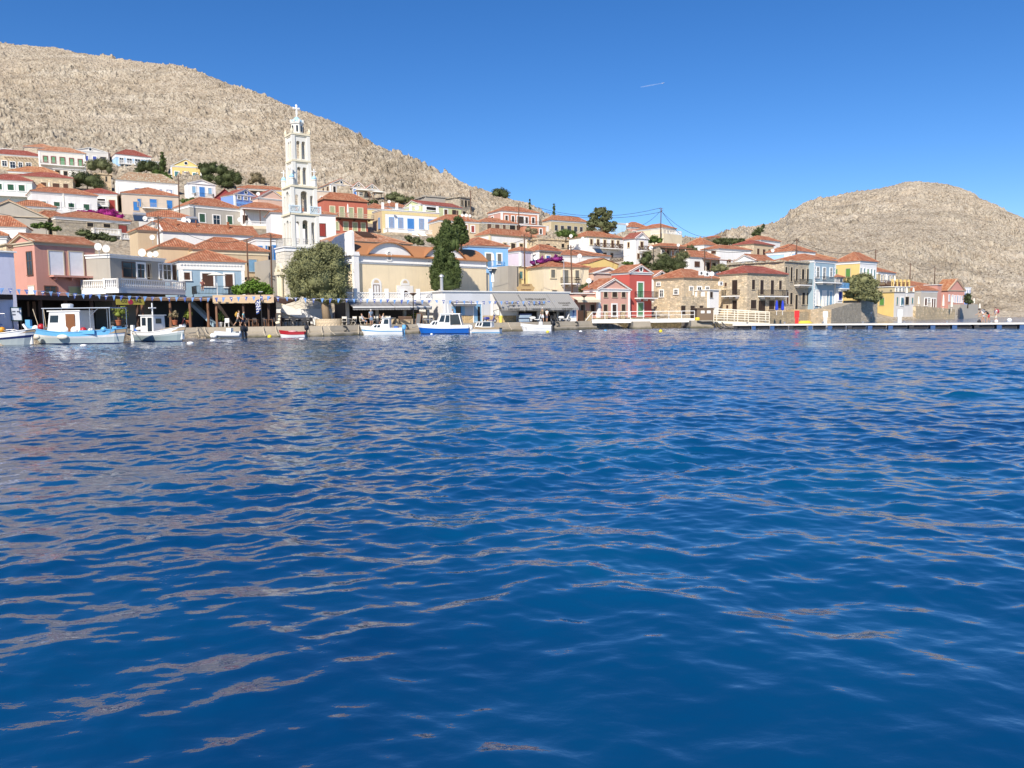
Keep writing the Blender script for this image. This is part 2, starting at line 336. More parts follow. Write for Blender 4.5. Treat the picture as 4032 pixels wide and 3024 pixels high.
def rock_material():
    m, nt, b, N, L = _new('limestone_hillside'); v = _world_vec(nt)
    att = N.new('ShaderNodeAttribute'); att.attribute_name = 'rock'; 
    big = _noise(nt, v, .02, 5, .6); mid = _noise(nt, v, .16, 5, .65); fine = _noise(nt, v, 1.6, 5, .7)
    rockc = _ramp(nt, fine, [(.25, (.28,.24,.185)), (.42, (.45,.395,.305)), (.6, (.60,.53,.415)), (.8, (.72,.65,.535))])
    soil = _ramp(nt, mid, [(.3, (.17,.135,.10)), (.55, (.34,.275,.205)), (.75, (.46,.38,.285))])  # soil brown; along block edges it also paints the shade of clefts
    c = _mix(nt, att.outputs['Fac'], soil, rockc)
    led = _noise(nt, v, .05, 6, .68, (1, .5, 3.5))
    c = _mix(nt, _ramp(nt, led, [(.36, .75), (.47, 0)]), c, (.235,.195,.145)); c = _mix(nt, _ramp(nt, led, [(.56, 0), (.68, .6)]), c, (.66,.60,.50))
    grey = _mix(nt, _ramp(nt, mid, [(.5, 0), (.68, .55)]), c, (.36,.325,.275))
    warm = _mix(nt, _ramp(nt, big, [(.42, 0), (.66, .3)]), grey, (.54,.43,.30))
    L.new(warm, b.inputs['Base Color']); b.inputs['Roughness'].default_value = .95; b.inputs['Specular IOR Level'].default_value = .1
    vo = N.new('ShaderNodeTexVoronoi'); vo.inputs['Scale'].default_value = 1.1; L.new(v, vo.inputs['Vector'])
    ad = N.new('ShaderNodeMath'); ad.operation = 'MULTIPLY_ADD'; L.new(fine, ad.inputs[0]); ad.inputs[1].default_value = 1.4; L.new(vo.outputs['Distance'], ad.inputs[2])
    _bump(nt, b, ad.outputs[0], 1.0, .5)
    return m
def build_terrain():
    cols = np.concatenate([np.linspace(-3000, -420, 90), np.arange(-400, 4440, 4.0), np.linspace(4460, 6500, 90)])
    u, r = _ridge_uv(cols); sh = tab(SHORE, cols); te = tab(TEND, cols); yr = np.maximum(tab(RDIST, cols), te+25)
    rows = []
    for t in np.linspace(0, 1, 70)[:-1]: rows.append(sh-4+(te-30-sh+4)*t)
    for t in np.linspace(0, 1, 430): rows.append((te-30)+(yr*1.01-te+30)*t**1.05)
    for t in np.linspace(0, 1, 26)[1:]: rows.append(yr*1.01+90*t)
    Y = np.array(rows); X = u[None]*Y; Z = ground(X, Y)
    s = Y-sh[None]
    # town ground stays calm, hillside is boulders
    k = np.clip((Y-(te[None]-32))/22, 0, 1); right = np.clip((cols[None]-3480)/150, 0, 1)*np.clip((s-2)/10, 0, 1); k = np.maximum(k, right)
    k = np.clip(k, 0.06, 1)
    slope_y = Y+Z*.8
    h1, e1 = blocks(X, slope_y, 5.2, 11, .75); h2, e2 = blocks(X+vnoise(X, Y, 3, 5)*1.5, slope_y, 2.3, 31, .7); h3, e3 = blocks(X, slope_y, 1.1, 57, .8); h4, e4 = blocks(X, slope_y, 11, 77, .5)
    rough = vnoise(X, slope_y, 30, 3)*.6+vnoise(X, slope_y, 9, 4)*.4
    amp = np.clip((rough-.28)*3.0, .25, 1.7)*np.where(cols[None] > 2700, .7, 1.0)*np.clip(.75+(Y-200)/600, .7, 1.2)
    dz = (h1-.5)*2.3*amp*np.clip(e1*4, .3, 1) + (h2-.5)*2.0*amp*np.clip(e2*5, .2, 1) + (h3-.5)*1.1*np.clip(e3*4, .2, 1) + (h4-.5)*2.2*(rough > .5)*np.clip(e4*5, 0, 1) + (vnoise(X, slope_y, 40, 9)-.5)*3.0*np.clip((Y-te[None])/60, 0, 1)
    damp = np.where(Y > yr[None]*.99, .8, 1.0)
    Z = Z + dz*k*damp
    rock = np.clip(.35+1.0*(h2*.5+h3*.5)-.75*(e2 < .14)-.3*(e3 < .12)-.6*(e1 < .07)+.3*(rough-.5)+np.where(cols[None] > 2700, .15, 0), 0, 1)  # lowered at block edges, painting shaded clefts in the soil colour
    nr, nc = Y.shape
    V = np.stack([X, Y, Z], -1).reshape(-1, 3)
    i = (np.arange(nr-1)[:, None]*nc+np.arange(nc-1)[None]).ravel()
    F = np.stack([i, i+1, i+nc+1, i+nc], -1)
    o = np_mesh('hillside', V, F, rock_material()); tag(o, kind='structure', label='bare rocky limestone hills rising behind the harbour town')
    a = o.data.attributes.new('rock', 'FLOAT', 'POINT'); a.data.foreach_set('value', rock.astype(np.float32).ravel())
build_terrain()
# ---------------------------------------------------------------- water
def build_water():
    ang = np.concatenate([np.linspace(-80, -43, 40)[:-1], np.linspace(-43, 43, 1300), np.linspace(43, 80, 40)[1:]]); ang = np.radians(ang)
    rad = np.concatenate([np.geomspace(.8, 2.6, 60)[:-1], np.geomspace(2.6, 150, 1250), np.geomspace(150, 420, 60)[1:]])
    A, Rr = np.meshgrid(ang, rad); X = Rr*np.sin(A); Y = Rr*np.cos(A)
    Z = np.zeros_like(X); DX = np.zeros_like(X); DY = np.zeros_like(X)
    g = np.random.default_rng(21)
    spacing = Rr*(np.log(150/2.6)/1250)
    lat = Rr*R(86)/1300
    n = 200
    lam = np.exp(g.uniform(np.log(.12), np.log(6.5), n))
    for i in range(n):
        l = lam[i]; kk = 2*math.pi/l
        th = R(-120)+g.normal(0, R(26)) if g.random() < .55 else R(-60)+g.normal(0, R(24))
        slope = (.0185*math.exp(-(math.log(l/.36))**2/(2*.9**2))+.0035)*g.uniform(.4, 1.6)
        if i < 34: l = math.exp(g.uniform(math.log(.9), math.log(3.2))); kk = 2*math.pi/l; slope = .0135*g.uniform(.5, 1.5)
        a = slope/kk; kx, ky = kk*math.cos(th), kk*math.sin(th); ph = g.uniform(0, 6.28)
        fade = np.clip((l-1.6*np.maximum(spacing*abs(math.sin(th)), lat*abs(math.cos(th))))/(l*.6+1e-6), 0, 1)
        arg = kx*X+ky*Y+ph; amod = .55+.9*vnoise(X+i*37.1, Y-i*11.7, max(2.5, l*3.5), i+100)
        Z += a*amod*fade*np.sin(arg)
        DX += -.8*a*amod*fade*math.cos(th)*np.cos(arg)*-1; DY += -.8*a*amod*fade*math.sin(th)*np.cos(arg)*-1
    calm = (.33+1.08*np.clip(vnoise(X, Y*1.6, 9, 901)*.6+vnoise(X, Y*1.4, 2.6, 902)*.5-.1, 0, 1))*np.clip(1.1-(Rr-60)/250, .6, 1)
    calm *= 1-.42*np.exp(-(X/7.)**2-((Y-3.5)/4.)**2)
    Z *= calm
    V = np.stack([X+DX*calm, Y+DY*calm, Z], -1).reshape(-1, 3); nr, nc = X.shape
    i = (np.arange(nr-1)[:, None]*nc+np.arange(nc-1)[None]).ravel()
    F = np.stack([i, i+1, i+nc+1, i+nc], -1)
    m, nt, b, N, L = _new('harbour_water'); v = _world_vec(nt)
    n1 = _noise(nt, v, .12, 4, .55)
    deep = _ramp(nt, n1, [(.35, (.0002,.030,.105)), (.52, (.0003,.054,.150)), (.72, (.0006,.095,.195))])
    L.new(deep, b.inputs['Base Color']); b.inputs['Roughness'].default_value = .03; b.inputs['IOR'].default_value = 1.5; b.inputs['Specular IOR Level'].default_value = .9
    f1 = _noise(nt, v, 7.0, 3, .6, (1, 1.5, 1)); f2 = _noise(nt, v, 1.9, 3, .6, (1, 1.6, 1))
    ad = N.new('ShaderNodeMath'); ad.operation = 'MULTIPLY_ADD'; L.new(f2, ad.inputs[0]); ad.inputs[1].default_value = 3.2; L.new(f1, ad.inputs[2])
    at_ = N.new('ShaderNodeAttribute'); at_.attribute_name = 'ripple'; mm = N.new('ShaderNodeMath'); mm.operation = 'MULTIPLY'; L.new(ad.outputs[0], mm.inputs[0]); L.new(at_.outputs['Fac'], mm.inputs[1])
    _bump(nt, b, mm.outputs[0], 1.0, .01)
    o = np_mesh('water', V, F, m, smooth=True); tag(o, kind='structure', label='rippled deep blue harbour water')
    at2 = o.data.attributes.new('ripple', 'FLOAT', 'POINT'); at2.data.foreach_set('value', (.30+1.6*np.clip((Rr-14)/70, 0, 1)).astype(np.float32).ravel())
build_water()
# ---------------------------------------------------------------- houses
HS = {}
class House: pass
def wplane(px, py, P0, n):
    d = ray(px, py); t = float(np.dot(np.array(P0)-ORG, n)/np.dot(d, n)); return ORG+d*t
def on(key, V, x, y, out=0.0, face='F'):
    "world point on a house's wall plane (pushed out by metres) behind a photo pixel"
    h = HS[key]; n = h.nF if face == 'F' else h.nS
    return wplane(nx(V, x), ny(V, y), np.array(h.C)+n*out, n)
def local(h, p):
    v = np.array(p)-np.array(h.C); return np.array([v@h.dF, v@h.dS, v[2]])
def roof_hip(mb, w, d, z, ov, zr, ridge_mb=None):
    x0, x1, y0, y1 = -ov, w+ov, -ov, d+ov; W_, D_ = x1-x0, y1-y0
    if W_ >= D_: a = (x0+D_/2*.95, (y0+y1)/2, zr); b = (x1-D_/2*.95, (y0+y1)/2, zr)
    else: a = ((x0+x1)/2, y0+W_/2*.95, zr); b = ((x0+x1)/2, y1-W_/2*.95, zr)
    c = [(x0,y0,z),(x1,y0,z),(x1,y1,z),(x0,y1,z)]
    if W_ >= D_: fs = [(c[0],c[1],b,a),(c[1],c[2],b),(c[2],c[3],a,b),(c[3],c[0],a)]; hips = [(c[0],a),(c[1],b),(c[2],b),(c[3],a),(a,b)]
    else: fs = [(c[0],c[1],a),(c[1],c[2],b,a),(c[2],c[3],b),(c[3],c[0],a,b)]; hips = [(c[0],a),(c[1],a),(c[2],b),(c[3],b),(a,b)]
    for f in fs: mb.face(f, 0)
    t = .09
    for p, q in ((c[0],c[1]),(c[1],c[2]),(c[2],c[3]),(c[3],c[0])):
        mb.face([(p[0],p[1],z-t),(q[0],q[1],z-t),q,p], 1)
    mb.face([(q[0],q[1],z-t) for q in c[::-1]], 1)
    for p, q in hips: mb.tube([p, q], .10, 5, 1)
def roof_gable(mb, w, d, z, ov, zr, axis):
    "axis F: ridge runs back from the front (pediment in front); axis S: ridge runs along the front"
    x0, x1, y0, y1 = -ov, w+ov, -ov, d+ov; t = .1
    if axis == 'F':
        k = (zr-z)/(w/2); zl = z-ov*k
        m = w/2; P = [((x0,y0,zl),(x0,y1,zl),(m,y1,zr),(m,y0,zr)), ((m,y0,zr),(m,y1,zr),(x1,y1,zl),(x1,y0,zl))]; ridge = ((m,y0,zr),(m,y1,zr))
    else:
        k = (zr-z)/(d/2); zl = z-ov*k
        m = d/2; P = [((x0,y0,zl),(x1,y0,zl),(x1,m,zr),(x0,m,zr))[::1], ((x0,m,zr),(x1,m,zr),(x1,y1,zl),(x0,y1,zl))]; ridge = ((x0,m,zr),(x1,m,zr))
    for f in P:
        f = [np.array(q, float) for q in f]
        n = np.cross(f[1]-f[0], f[2]-f[0]); 
        if n[2] < 0: f = f[::-1]
        mb.face(f, 0); lo = [q-np.array([0,0,t]) for q in f]
        mb.face(lo[::-1], 1)
        for i in range(4): mb.face([lo[i], lo[(i+1)%4], f[(i+1)%4], f[i]], 1)
    mb.tube([ridge[0], ridge[1]], .1, 5, 1)
def railing(mb, pts, h, kind, mi=0):
    "railing along a polyline, pts at floor level"
    for p, q in zip(pts[:-1], pts[1:]):
        p = np.array(p, float); q = np.array(q, float); L = np.linalg.norm(q-p); up = np.array([0,0,1.])
        if kind == 'bal':
            mb.bar(p+up*.06, q+up*.06, .16, .12, mi); mb.bar(p+up*(h-.05), q+up*(h-.05), .2, .12, mi)
            n = max(2, int(L/.24))
            for i in range(n+1):
                c = p+(q-p)*i/n; thick = .26 if i in (0, n) else 0
                if thick: mb.box(c-np.array([.12,.12,0]), c+np.array([.12,.12,h+.05]), mi)
                else: mb.tube([c+up*.1, c+up*h*.35, c+up*h*.6, c+up*(h-.1)], [.05,.085,.04,.05], 6, mi, cap=False)
        elif kind == 'solid':
            mb.bar(p+up*h/2, q+up*h/2, .12, h, mi)
        else:
            t = .045 if kind == 'iron' else .09; sp = .16 if kind == 'iron' else .3
            mb.bar(p+up*h, q+up*h, t*1.3, t, mi); mb.bar(p+up*.1, q+up*.1, t, t, mi); n = max(2, int(L/sp))
            if kind == 'wood': mb.bar(p+up*h*.55, q+up*h*.55, t, t, mi)
            for i in range(n+1):
                c = p+(q-p)*i/n; mb.bar(c, c+up*h, t*.6 if i not in (0, n) else t*1.2, None, mi)
            if kind == 'cross':
                m2 = max(1, int(L/.9))
                for i in range(m2):
                    a = p+(q-p)*i/m2; b2 = p+(q-p)*(i+1)/m2
                    mb.bar(a+up*.1, b2+up*h, t*.7, None, mi); mb.bar(b2+up*.1, a+up*h, t*.7, None, mi)
def face_box(mb, face, u0, u1, z0, z1, o0, o1, mi=0):
    "box standing proud of a wall face by o0..o1 metres (local house axes)"
    if face == 'F': mb.box((u0, -o1, z0), (u1, -o0, z1), mi)
    else: mb.box((-o1, u0, z0), (-o0, u1, z1), mi)
def window(h, face, u0, u1, z0, z1, pane, frame, hood=False, door=False, arch=False):
    E = h.root; pm = PANES[pane]()
    mb = MB(); o = .02
    face_box(mb, face, u0, u1, z0, z1, -.03, .035)
    if pane in 'bgGrskuBtlma' and u1-u0 > .5:
        mid = (u0+u1)/2; face_box(mb, face, mid-.03, mid+.03, z0+.05, z1-.05, .03, .06)
    w = mb.build('door' if door else 'window', pm, E)
    fw = .2 if frame in 'wmc' else .1
    fw = min(fw, (u1-u0)*.28)
    f = MB(); a, b = .0, .09 if frame in 'wmc' else .065
    face_box(f, face, u0-fw, u0, z0, z1, a, b); face_box(f, face, u1, u1+fw, z0, z1, a, b); face_box(f, face, u0-fw, u1+fw, z1, z1+fw, a, b)
    if not door: face_box(f, face, u0-fw*1.2, u1+fw*1.2, z0-fw*.7, z0, a, b+.05)
    if hood: face_box(f, face, u0-fw*1.5, u1+fw*1.5, z1+fw, z1+fw+.1, a, .42)
    if arch:
        n = 8; c = (u0+u1)/2; r = (u1-u0)/2+fw*.6
        pts = [(c+r*math.cos(math.pi*i/n), z1+fw+r*.8*math.sin(math.pi*i/n)) for i in range(n+1)]
        for (ua, za), (ub, zb) in zip(pts[:-1], pts[1:]):
            pa = (ua, -.05, za) if face == 'F' else (-.05, ua, za); pb = (ub, -.05, zb) if face == 'F' else (-.05, ub, zb); f.bar(pa, pb, .1)
    f.build('frame', FRAMES[frame](), w)
    if pane == 'd':
        g = MB(); mid = (u0+u1)/2
        face_box(g, face, mid-.03, mid+.03, z0, z1, .03, .055); zz = z0+(z1-z0)*.62; face_box(g, face, u0, u1, zz-.025, zz+.025, .03, .052)
        g.build('glazing_bar', FRAMES['w' if frame == 'w' else 'b'](), w)
    return w
def house(V, key, name, label, C, e, R=None, L=None, eR=None, th=None, D=None, roof='hip', ap=None, wc='white', rc='tile', wins='', trim='w', corn=.32, bal=(), w=None, d=None, pil=False, quoin=False, ov=.28, group=None, cat='house', zb=None, found=4.5, par=0, sidec=None, oculus=None):
    h = House(); h.key = key
    xc, yb, ye = nx(V, C[0]), ny(V, C[1]), ny(V, e)
    if D is None: D = hit(xc, yb)
    Cw = at(xc, yb, D); ze = at(xc, ye, D)[2]-Cw[2]
    uC = Cw[0]/D
    if th is None and eR is not None:
        xr, yr = nx(V, R), ny(V, eR); hc = yhor(xc)-ye; hr = yhor(xr)-yr
        YR = D*hc/hr; dY = YR-D; rr = ray(xr, yr); uR = rr[0]/rr[1]; dX = uR*YR-Cw[0]
        th = math.degrees(math.atan2(dY, dX)); th = min(64, max(12, th))
    th = 38 if th is None else th; T = R_(th)
    h.dF = np.array([math.cos(T), math.sin(T), 0]); h.dS = np.array([-math.sin(T), math.cos(T), 0]); h.nF = np.array([math.sin(T), -math.cos(T), 0]); h.nS = -h.dF
    h.C = Cw; h.th = T
    def solve(px, py, dirv):
        rr = ray(px, py); u = rr[0]/rr[1]
        return (u*Cw[1]-Cw[0])/(dirv[0]-u*dirv[1])
    if w is None: w = solve(nx(V, R), ye, h.dF)
    if d is None: d = solve(nx(V, L), ye, h.dS) if L is not None else w*.8
    w = max(2.2, min(34, w)); 
    d = max(3.2, min(16, d)) if L is not None else max(4.5, min(10, d))
    h.w, h.d, h.ze, h.D = w, d, ze, D
    E = empty(name, Cw, T, label, cat, group); h.root = E; HS[key] = h
    # roof apex height
    cxy = Cw+h.dF*w/2+h.dS*d/2
    if roof == 'gf': cxy = Cw+h.dF*w/2
    if roof == 'gs': cxy = Cw+h.dS*d/2
    zr = ze+min(w, d)*.24
    if ap is not None:
        q = Cw+0; pp = proj((cxy[0], cxy[1], Cw[2]+ze)); zr = at(pp[0], ny(V, ap), cxy[1])[2]-Cw[2]
        zr = max(ze+.35, min(zr, ze+min(w, d)*.75+1))
    h.zr = zr
    gz = min(float(ground(p[0], p[1])) for p in (Cw, Cw+h.dF*w, Cw+h.dS*d, Cw+h.dF*w*.5))
    found = max(found, min(30, Cw[2]-gz+1.5))
    wm = wall_mat(wc); mb = MB(); mats = [wm]; si = 0
    if sidec: mats.append(wall_mat(sidec)); si = 1
    b = -found
    mb.face([(0,0,b),(w,0,b),(w,0,ze),(0,0,ze)]); mb.face([(w,0,b),(w,d,b),(w,d,ze),(w,0,ze)]); mb.face([(w,d,b),(0,d,b),(0,d,ze),(w,d,ze)]); mb.face([(0,d,b),(0,0,b),(0,0,ze),(0,d,ze)], si)
    if roof == 'gf':
        mb.face([(0,0,ze),(w,0,ze),(w/2,0,zr-.1)]); mb.face([(w,d,ze),(0,d,ze),(w/2,d,zr-.1)])
    elif roof == 'gs':
        mb.face([(0,d,ze),(0,0,ze),(0,d/2,zr-.1)], si); mb.face([(w,0,ze),(w,d,ze),(w,d/2,zr-.1)])
    elif roof in ('flat', 'par', 'ruin'): mb.face([(0,0,ze-.02),(w,0,ze-.02),(w,d,ze-.02),(0,d,ze-.02)])
    if roof == 'ruin':
        rr = random.Random(len(HS)); 
        for (p, q) in (((0,0),(w,0)),((0,0),(0,d)),((w,0),(w,d))):
            n = int(max(abs(q[0]-p[0]), abs(q[1]-p[1]))/.7)+1
            for i in range(n):
                x = p[0]+(q[0]-p[0])*(i+.5)/n; y = p[1]+(q[1]-p[1])*(i+.5)/n; hh = rr.uniform(.02, .38); s = rr.uniform(.24, .42)
                mb.box((x-s, y-.22 if q[1] == p[1] else y-s, ze-.05), (x+s, y+.25 if q[1] == p[1] else y+s, ze+hh))
    mb.build('wall', mats, E)
    tm = FRAMES[trim]()
    if corn and roof not in ('ruin',):
        c = MB(); o = .13
        for z0, z1, oo in ((ze-corn, ze-.07, o*.55), (ze-.07, ze+.05, o*1.5)):
            c.box((-oo, -oo, z0), (w+oo, 0, z1)); c.box((-oo, 0, z0), (0, d, z1)); c.box((w, 0, z0), (w+oo, d, z1))
        if roof == 'gf':
            for s in (0, 1):
                p = (-.25 if s == 0 else w+.25, -.12, ze+.02-.25*(zr-ze)/(w/2)); q = (w/2, -.12, zr-.03); c.bar(p, q, .24, .26)
        if roof == 'gs':
            for s in (0, 1):
                p = (-.12, -.25 if s == 0 else d+.25, ze-.02); q = (-.12, d/2, zr-.03); c.bar(p, q, .24, .2)
        c.build('cornice', tm, E)
    if pil or quoin:
        c = MB()
        pw = .38
        if pil:
            for face, us in (('F', (0.0, w-pw)), ('S', (0.0,))):
                for u in us:
                    c = MB(); face_box(c, face, u, u+pw, -found, ze-corn-.01, .003, .07); c.build('pilaster', tm, E)
        else:
            z = 0; i = 0
            while z < ze-.4:
                q = .5 if i % 2 else .3
                face_box(c, 'F', 0, q, z, z+.3, .003, .05); face_box(c, 'F', w-q, w, z, z+.3, .003, .05); z += .33; i += 1
            c.build('quoin', tm, E)
    if roof in ('hip', 'gf', 'gs'):
        rm = MB(); zz = ze+.055
        if roof == 'hip': roof_hip(rm, w, d, zz+.08, ov, zr)
        else: roof_gable(rm, w, d, zz+.1, ov, zr+.1, 'F' if roof == 'gf' else 'S')
        rm.build('roof', [roof_mat(rc), plain('ridge_'+rc, mul((ROOFS[rc][0], ROOFS[rc][1]*1.3, ROOFS[rc][2]*1.4), 1.0), .8, vs=4)], E)
    elif roof == 'par' or par:
        c = MB(); o = .1; z1 = ze+(par or .45)
        c.box((-o, -o, ze+.05), (w+o, .15, z1)); c.box((-o, .15, ze+.05), (.15, d, z1)); c.box((w-.15, .15, ze+.05), (w+o, d, z1)); c.build('parapet', wm, E)
    if oculus:
        u = oculus[0]*w; z = ze+(zr-ze)*oculus[1]; r = oculus[2]; c = MB()
        for i in range(12):
            a, b2 = 2*math.pi*i/12, 2*math.pi*(i+1)/12
            c.bar((u+r*math.cos(a), -.06, z+r*math.sin(a)), (u+r*math.cos(b2), -.06, z+r*math.sin(b2)), .12)
        oc = MB(); oc.face([(u+r*.9*math.cos(2*math.pi*i/12), -.03, z+r*.9*math.sin(2*math.pi*i/12)) for i in range(12)]); om = oc.build('oculus', PANES['d'](), E); c.build('frame', WHITE(), om)
    # windows traced on the wall planes: "F gw 640 720 705 770"
    for item in wins.split(';'):
        t = item.split()
        if not t: continue
        face, st = t[0], t[1]; x0, x1, y0, y1 = (float(q) for q in t[2:6])
        P0, n = Cw, (h.nF if face == 'F' else h.nS); ax = h.dF if face == 'F' else h.dS
        ya, yb2 = ny(V, y0), ny(V, y1); ym = (ya+yb2)/2; xm = (nx(V, x0)+nx(V, x1))/2
        a = (wplane(nx(V, x0), ym, P0, n)-Cw)@ax; b2 = (wplane(nx(V, x1), ym, P0, n)-Cw)@ax
        z1 = (wplane(xm, ya, P0, n)-Cw)[2]; z0 = (wplane(xm, yb2, P0, n)-Cw)[2]
        u0, u1 = min(a, b2), max(a, b2); lim = w if face == 'F' else d
        if u1-u0 < .25: u1 = u0+.25
        if u0 < .06: u1 += .06-u0; u0 = .06
        if u1 > lim-.06: u0 -= u1-(lim-.06); u1 = lim-.06
        u0 = max(.06, u0); z1 = min(z1, ze-.1)
        if u1-u0 < .15 or z1-z0 < .2: continue
        window(h, face, u0, u1, z0, z1, st[0], st[1], 'h' in st[2:], 'D' in st[2:], 'A' in st[2:])
    for bspec in bal:
        balcony(h, V, *bspec)
    return h
def balcony(h, V, face, x0, x1, yf, dep, kind, rail='w', slab=None, hgt=.95, thick=.18):
    P0, n = h.C, (h.nF if face == 'F' else h.nS); ax = h.dF if face == 'F' else h.dS; lim = h.w if face == 'F' else h.d
    y = ny(V, yf)
    u0 = (wplane(nx(V, x0), y, P0, n)-h.C)@ax; u1 = (wplane(nx(V, x1), y, P0, n)-h.C)@ax; u0, u1 = min(u0, u1), max(u0, u1)
    z = (wplane((nx(V, x0)+nx(V, x1))/2, y, P0, n)-h.C)[2]
    u0 = max(-1.0, u0); u1 = min(lim+1.0, u1)
    s = MB(); face_box(s, face, u0, u1, z-thick, z, .003, dep)
    for k in range(3 if dep < 1.6 else 0):
        uu = u0+(u1-u0)*(.1+.4*k); face_box(s, face, uu-.07, uu+.07, z-thick-.3, z-thick-.003, .003, dep*.7)
    b = s.build('balcony', slab or (WHITE() if kind != 'wood' else DWOOD()), h.root)
    if kind == 'none_': return b
    r = MB(); i = .06
    if face == 'F': pts = [(u0+i, -.05, z), (u0+i, -dep+i, z), (u1-i, -dep+i, z), (u1-i, -.05, z)]
    else: pts = [(-.05, u0+i, z), (-dep+i, u0+i, z), (-dep+i, u1-i, z), (-.05, u1-i, z)]
    railing(r, pts, hgt, kind)
    m = {'iron': IRON, 'cross': DWOOD, 'wood': WOOD, 'bal': WHITE, 'solid': WHITE, 'white': WHITE}[kind]()
    if rail in FRAMES and rail != 'w': m = FRAMES[rail]()
    r.build('railing', m, b)
    return b
def R_(a): return math.radians(a)
def porch(key, V, x0, x1, ytop, ybase, dep, roofcol='tile', post='b', n=4, slope=.35):
    h = HS[key]; a = local(h, on(key, V, x0, ybase)); b = local(h, on(key, V, x1, ybase)); zt = local(h, on(key, V, (x0+x1)/2, ytop))[2]; zb = min(a[2], b[2])
    u0, u1 = min(a[0], b[0]), max(a[0], b[0]); m = MB()
    m.face([(u0,-dep,zt-slope),(u1,-dep,zt-slope),(u1,-.01,zt),(u0,-.01,zt)]); m.face([(u0,-dep,zt-slope-.12),(u0,-.01,zt-.12),(u1,-.01,zt-.12),(u1,-dep,zt-slope-.12)], 1)
    m.face([(u0,-dep,zt-slope-.12),(u1,-dep,zt-slope-.12),(u1,-dep,zt-slope),(u0,-dep,zt-slope)], 1)
    m.face([(u0,-dep,zt-slope-.12),(u0,-dep,zt-slope),(u0,-.01,zt),(u0,-.01,zt-.12)], 1); m.face([(u1,-dep,zt-slope-.12),(u1,-.01,zt-.12),(u1,-.01,zt),(u1,-dep,zt-slope)], 1)
    p = m.build('porch_roof', [roof_mat(roofcol), DWOOD()], h.root)
    for i in range(n):
        u = u0+.1+(u1-u0-.2)*i/(n-1); q = MB(); q.box((u-.09, -dep+.1, zb-.5), (u+.09, -dep+.28, zt-slope-.1)); q.build('post', FRAMES[post](), h.root)
def terrace(key, V, x0, x1, ytop, dep, wc, kind=None, rail='w', found=5, name='terrace'):
    "walled terrace in front of a house, its top at the given photo line"
    h = HS[key]; n = h.nF; P0 = np.array(h.C)+n*dep
    a = local(h, wplane(nx(V, x0), ny(V, ytop), P0, n)); b = local(h, wplane(nx(V, x1), ny(V, ytop), P0, n)); z = (a[2]+b[2])/2
    u0, u1 = min(a[0], b[0]), max(a[0], b[0]); m = MB(); m.box((u0, -dep, z-found), (u1, -.01, z)); t = m.build(name, wall_mat(wc), h.root)
    if kind:
        r = MB(); railing(r, [(u0+.1, -.1, z), (u0+.1, -dep+.12, z), (u1-.1, -dep+.12, z), (u1-.1, -.1, z)], .95, kind)
        r.build('balustrade', {'bal': WHITE, 'iron': IRON, 'wood': WOOD, 'white': WHITE, 'cross': DWOOD}[kind]() if rail == 'w' else FRAMES[rail](), t)
    return t
G0 = 'houses of the harbour town'
def hs(*a, **k): k.setdefault('group', G0); return house(*a, **k)
# ---- far upper left
hs(1,'tarp','house','small white house with dark flat roof at the upper left corner of the town',C=(-150,225),e=165,R=185,th=24,d=6,roof='flat',wc='white',corn=.2)
hs(1,'pergola','house','beige stone house under an open slatted pergola, upper left of the town',C=(-260,490),e=245,R=528,eR=297,roof='hip',ap=205,wc='st_warm',rc='dred',wins='F dw 35 105 370 450;F dw 160 235 385 480;F dw 292 345 395 465;F dw 408 480 405 460;F dw -150 -90 360 450',w=15)
hs(1,'backstone','house','low pale stone house with faded hip roof behind the colonnaded house',C=(380,260),e=150,R=860,th=22,ap=108,wc='st_pale',rc='old',d=8,corn=.15,D=236)
hs(1,'colon','house','pale colonnaded house with five maroon framed green doors',C=(620,600),e=205,L=575,R=1320,eR=262,ap=160,wc='offwhite',rc='old',d=8,pil=True,
   wins='F em 680 735 300 385 D;F em 805 860 308 400 D;F em 940 1005 320 435 D;F em 1088 1140 335 440 D;F em 1222 1275 350 450 D',bal=[('F',630,1320,445,1.3,'iron','g')])
hs(1,'pedgrey','house','light grey house with white pediment and round attic window at the hill foot',C=(1130,430),e=200,R=1690,eR=240,roof='gf',ap=155,wc='lightgrey',rc='taupe',d=8,wins='F uw 1335 1370 290 365;F uw 1445 1500 300 370 D;F dn 1560 1650 310 365',pil=True,oculus=(.5,.45,.45))
hs(1,'blueup','house','sky blue house with white balustraded veranda above dark trees',C=(1810,470),e=262,L=1765,R=2338,eR=318,ap=200,wc='skyblue',rc='dred',corn=.9,d=8,wins='F dw 1860 1920 325 400 D;F dw 1975 2050 335 410 D;F dw 2100 2180 345 420 D',bal=[('F',1850,2130,425,1.2,'bal')])
hs(3,'bit','house','low white house half hidden behind trees left of the yellow pedimented house',C=(212,200),e=138,R=352,th=20,roof='flat',wc='white',corn=.2,d=5)
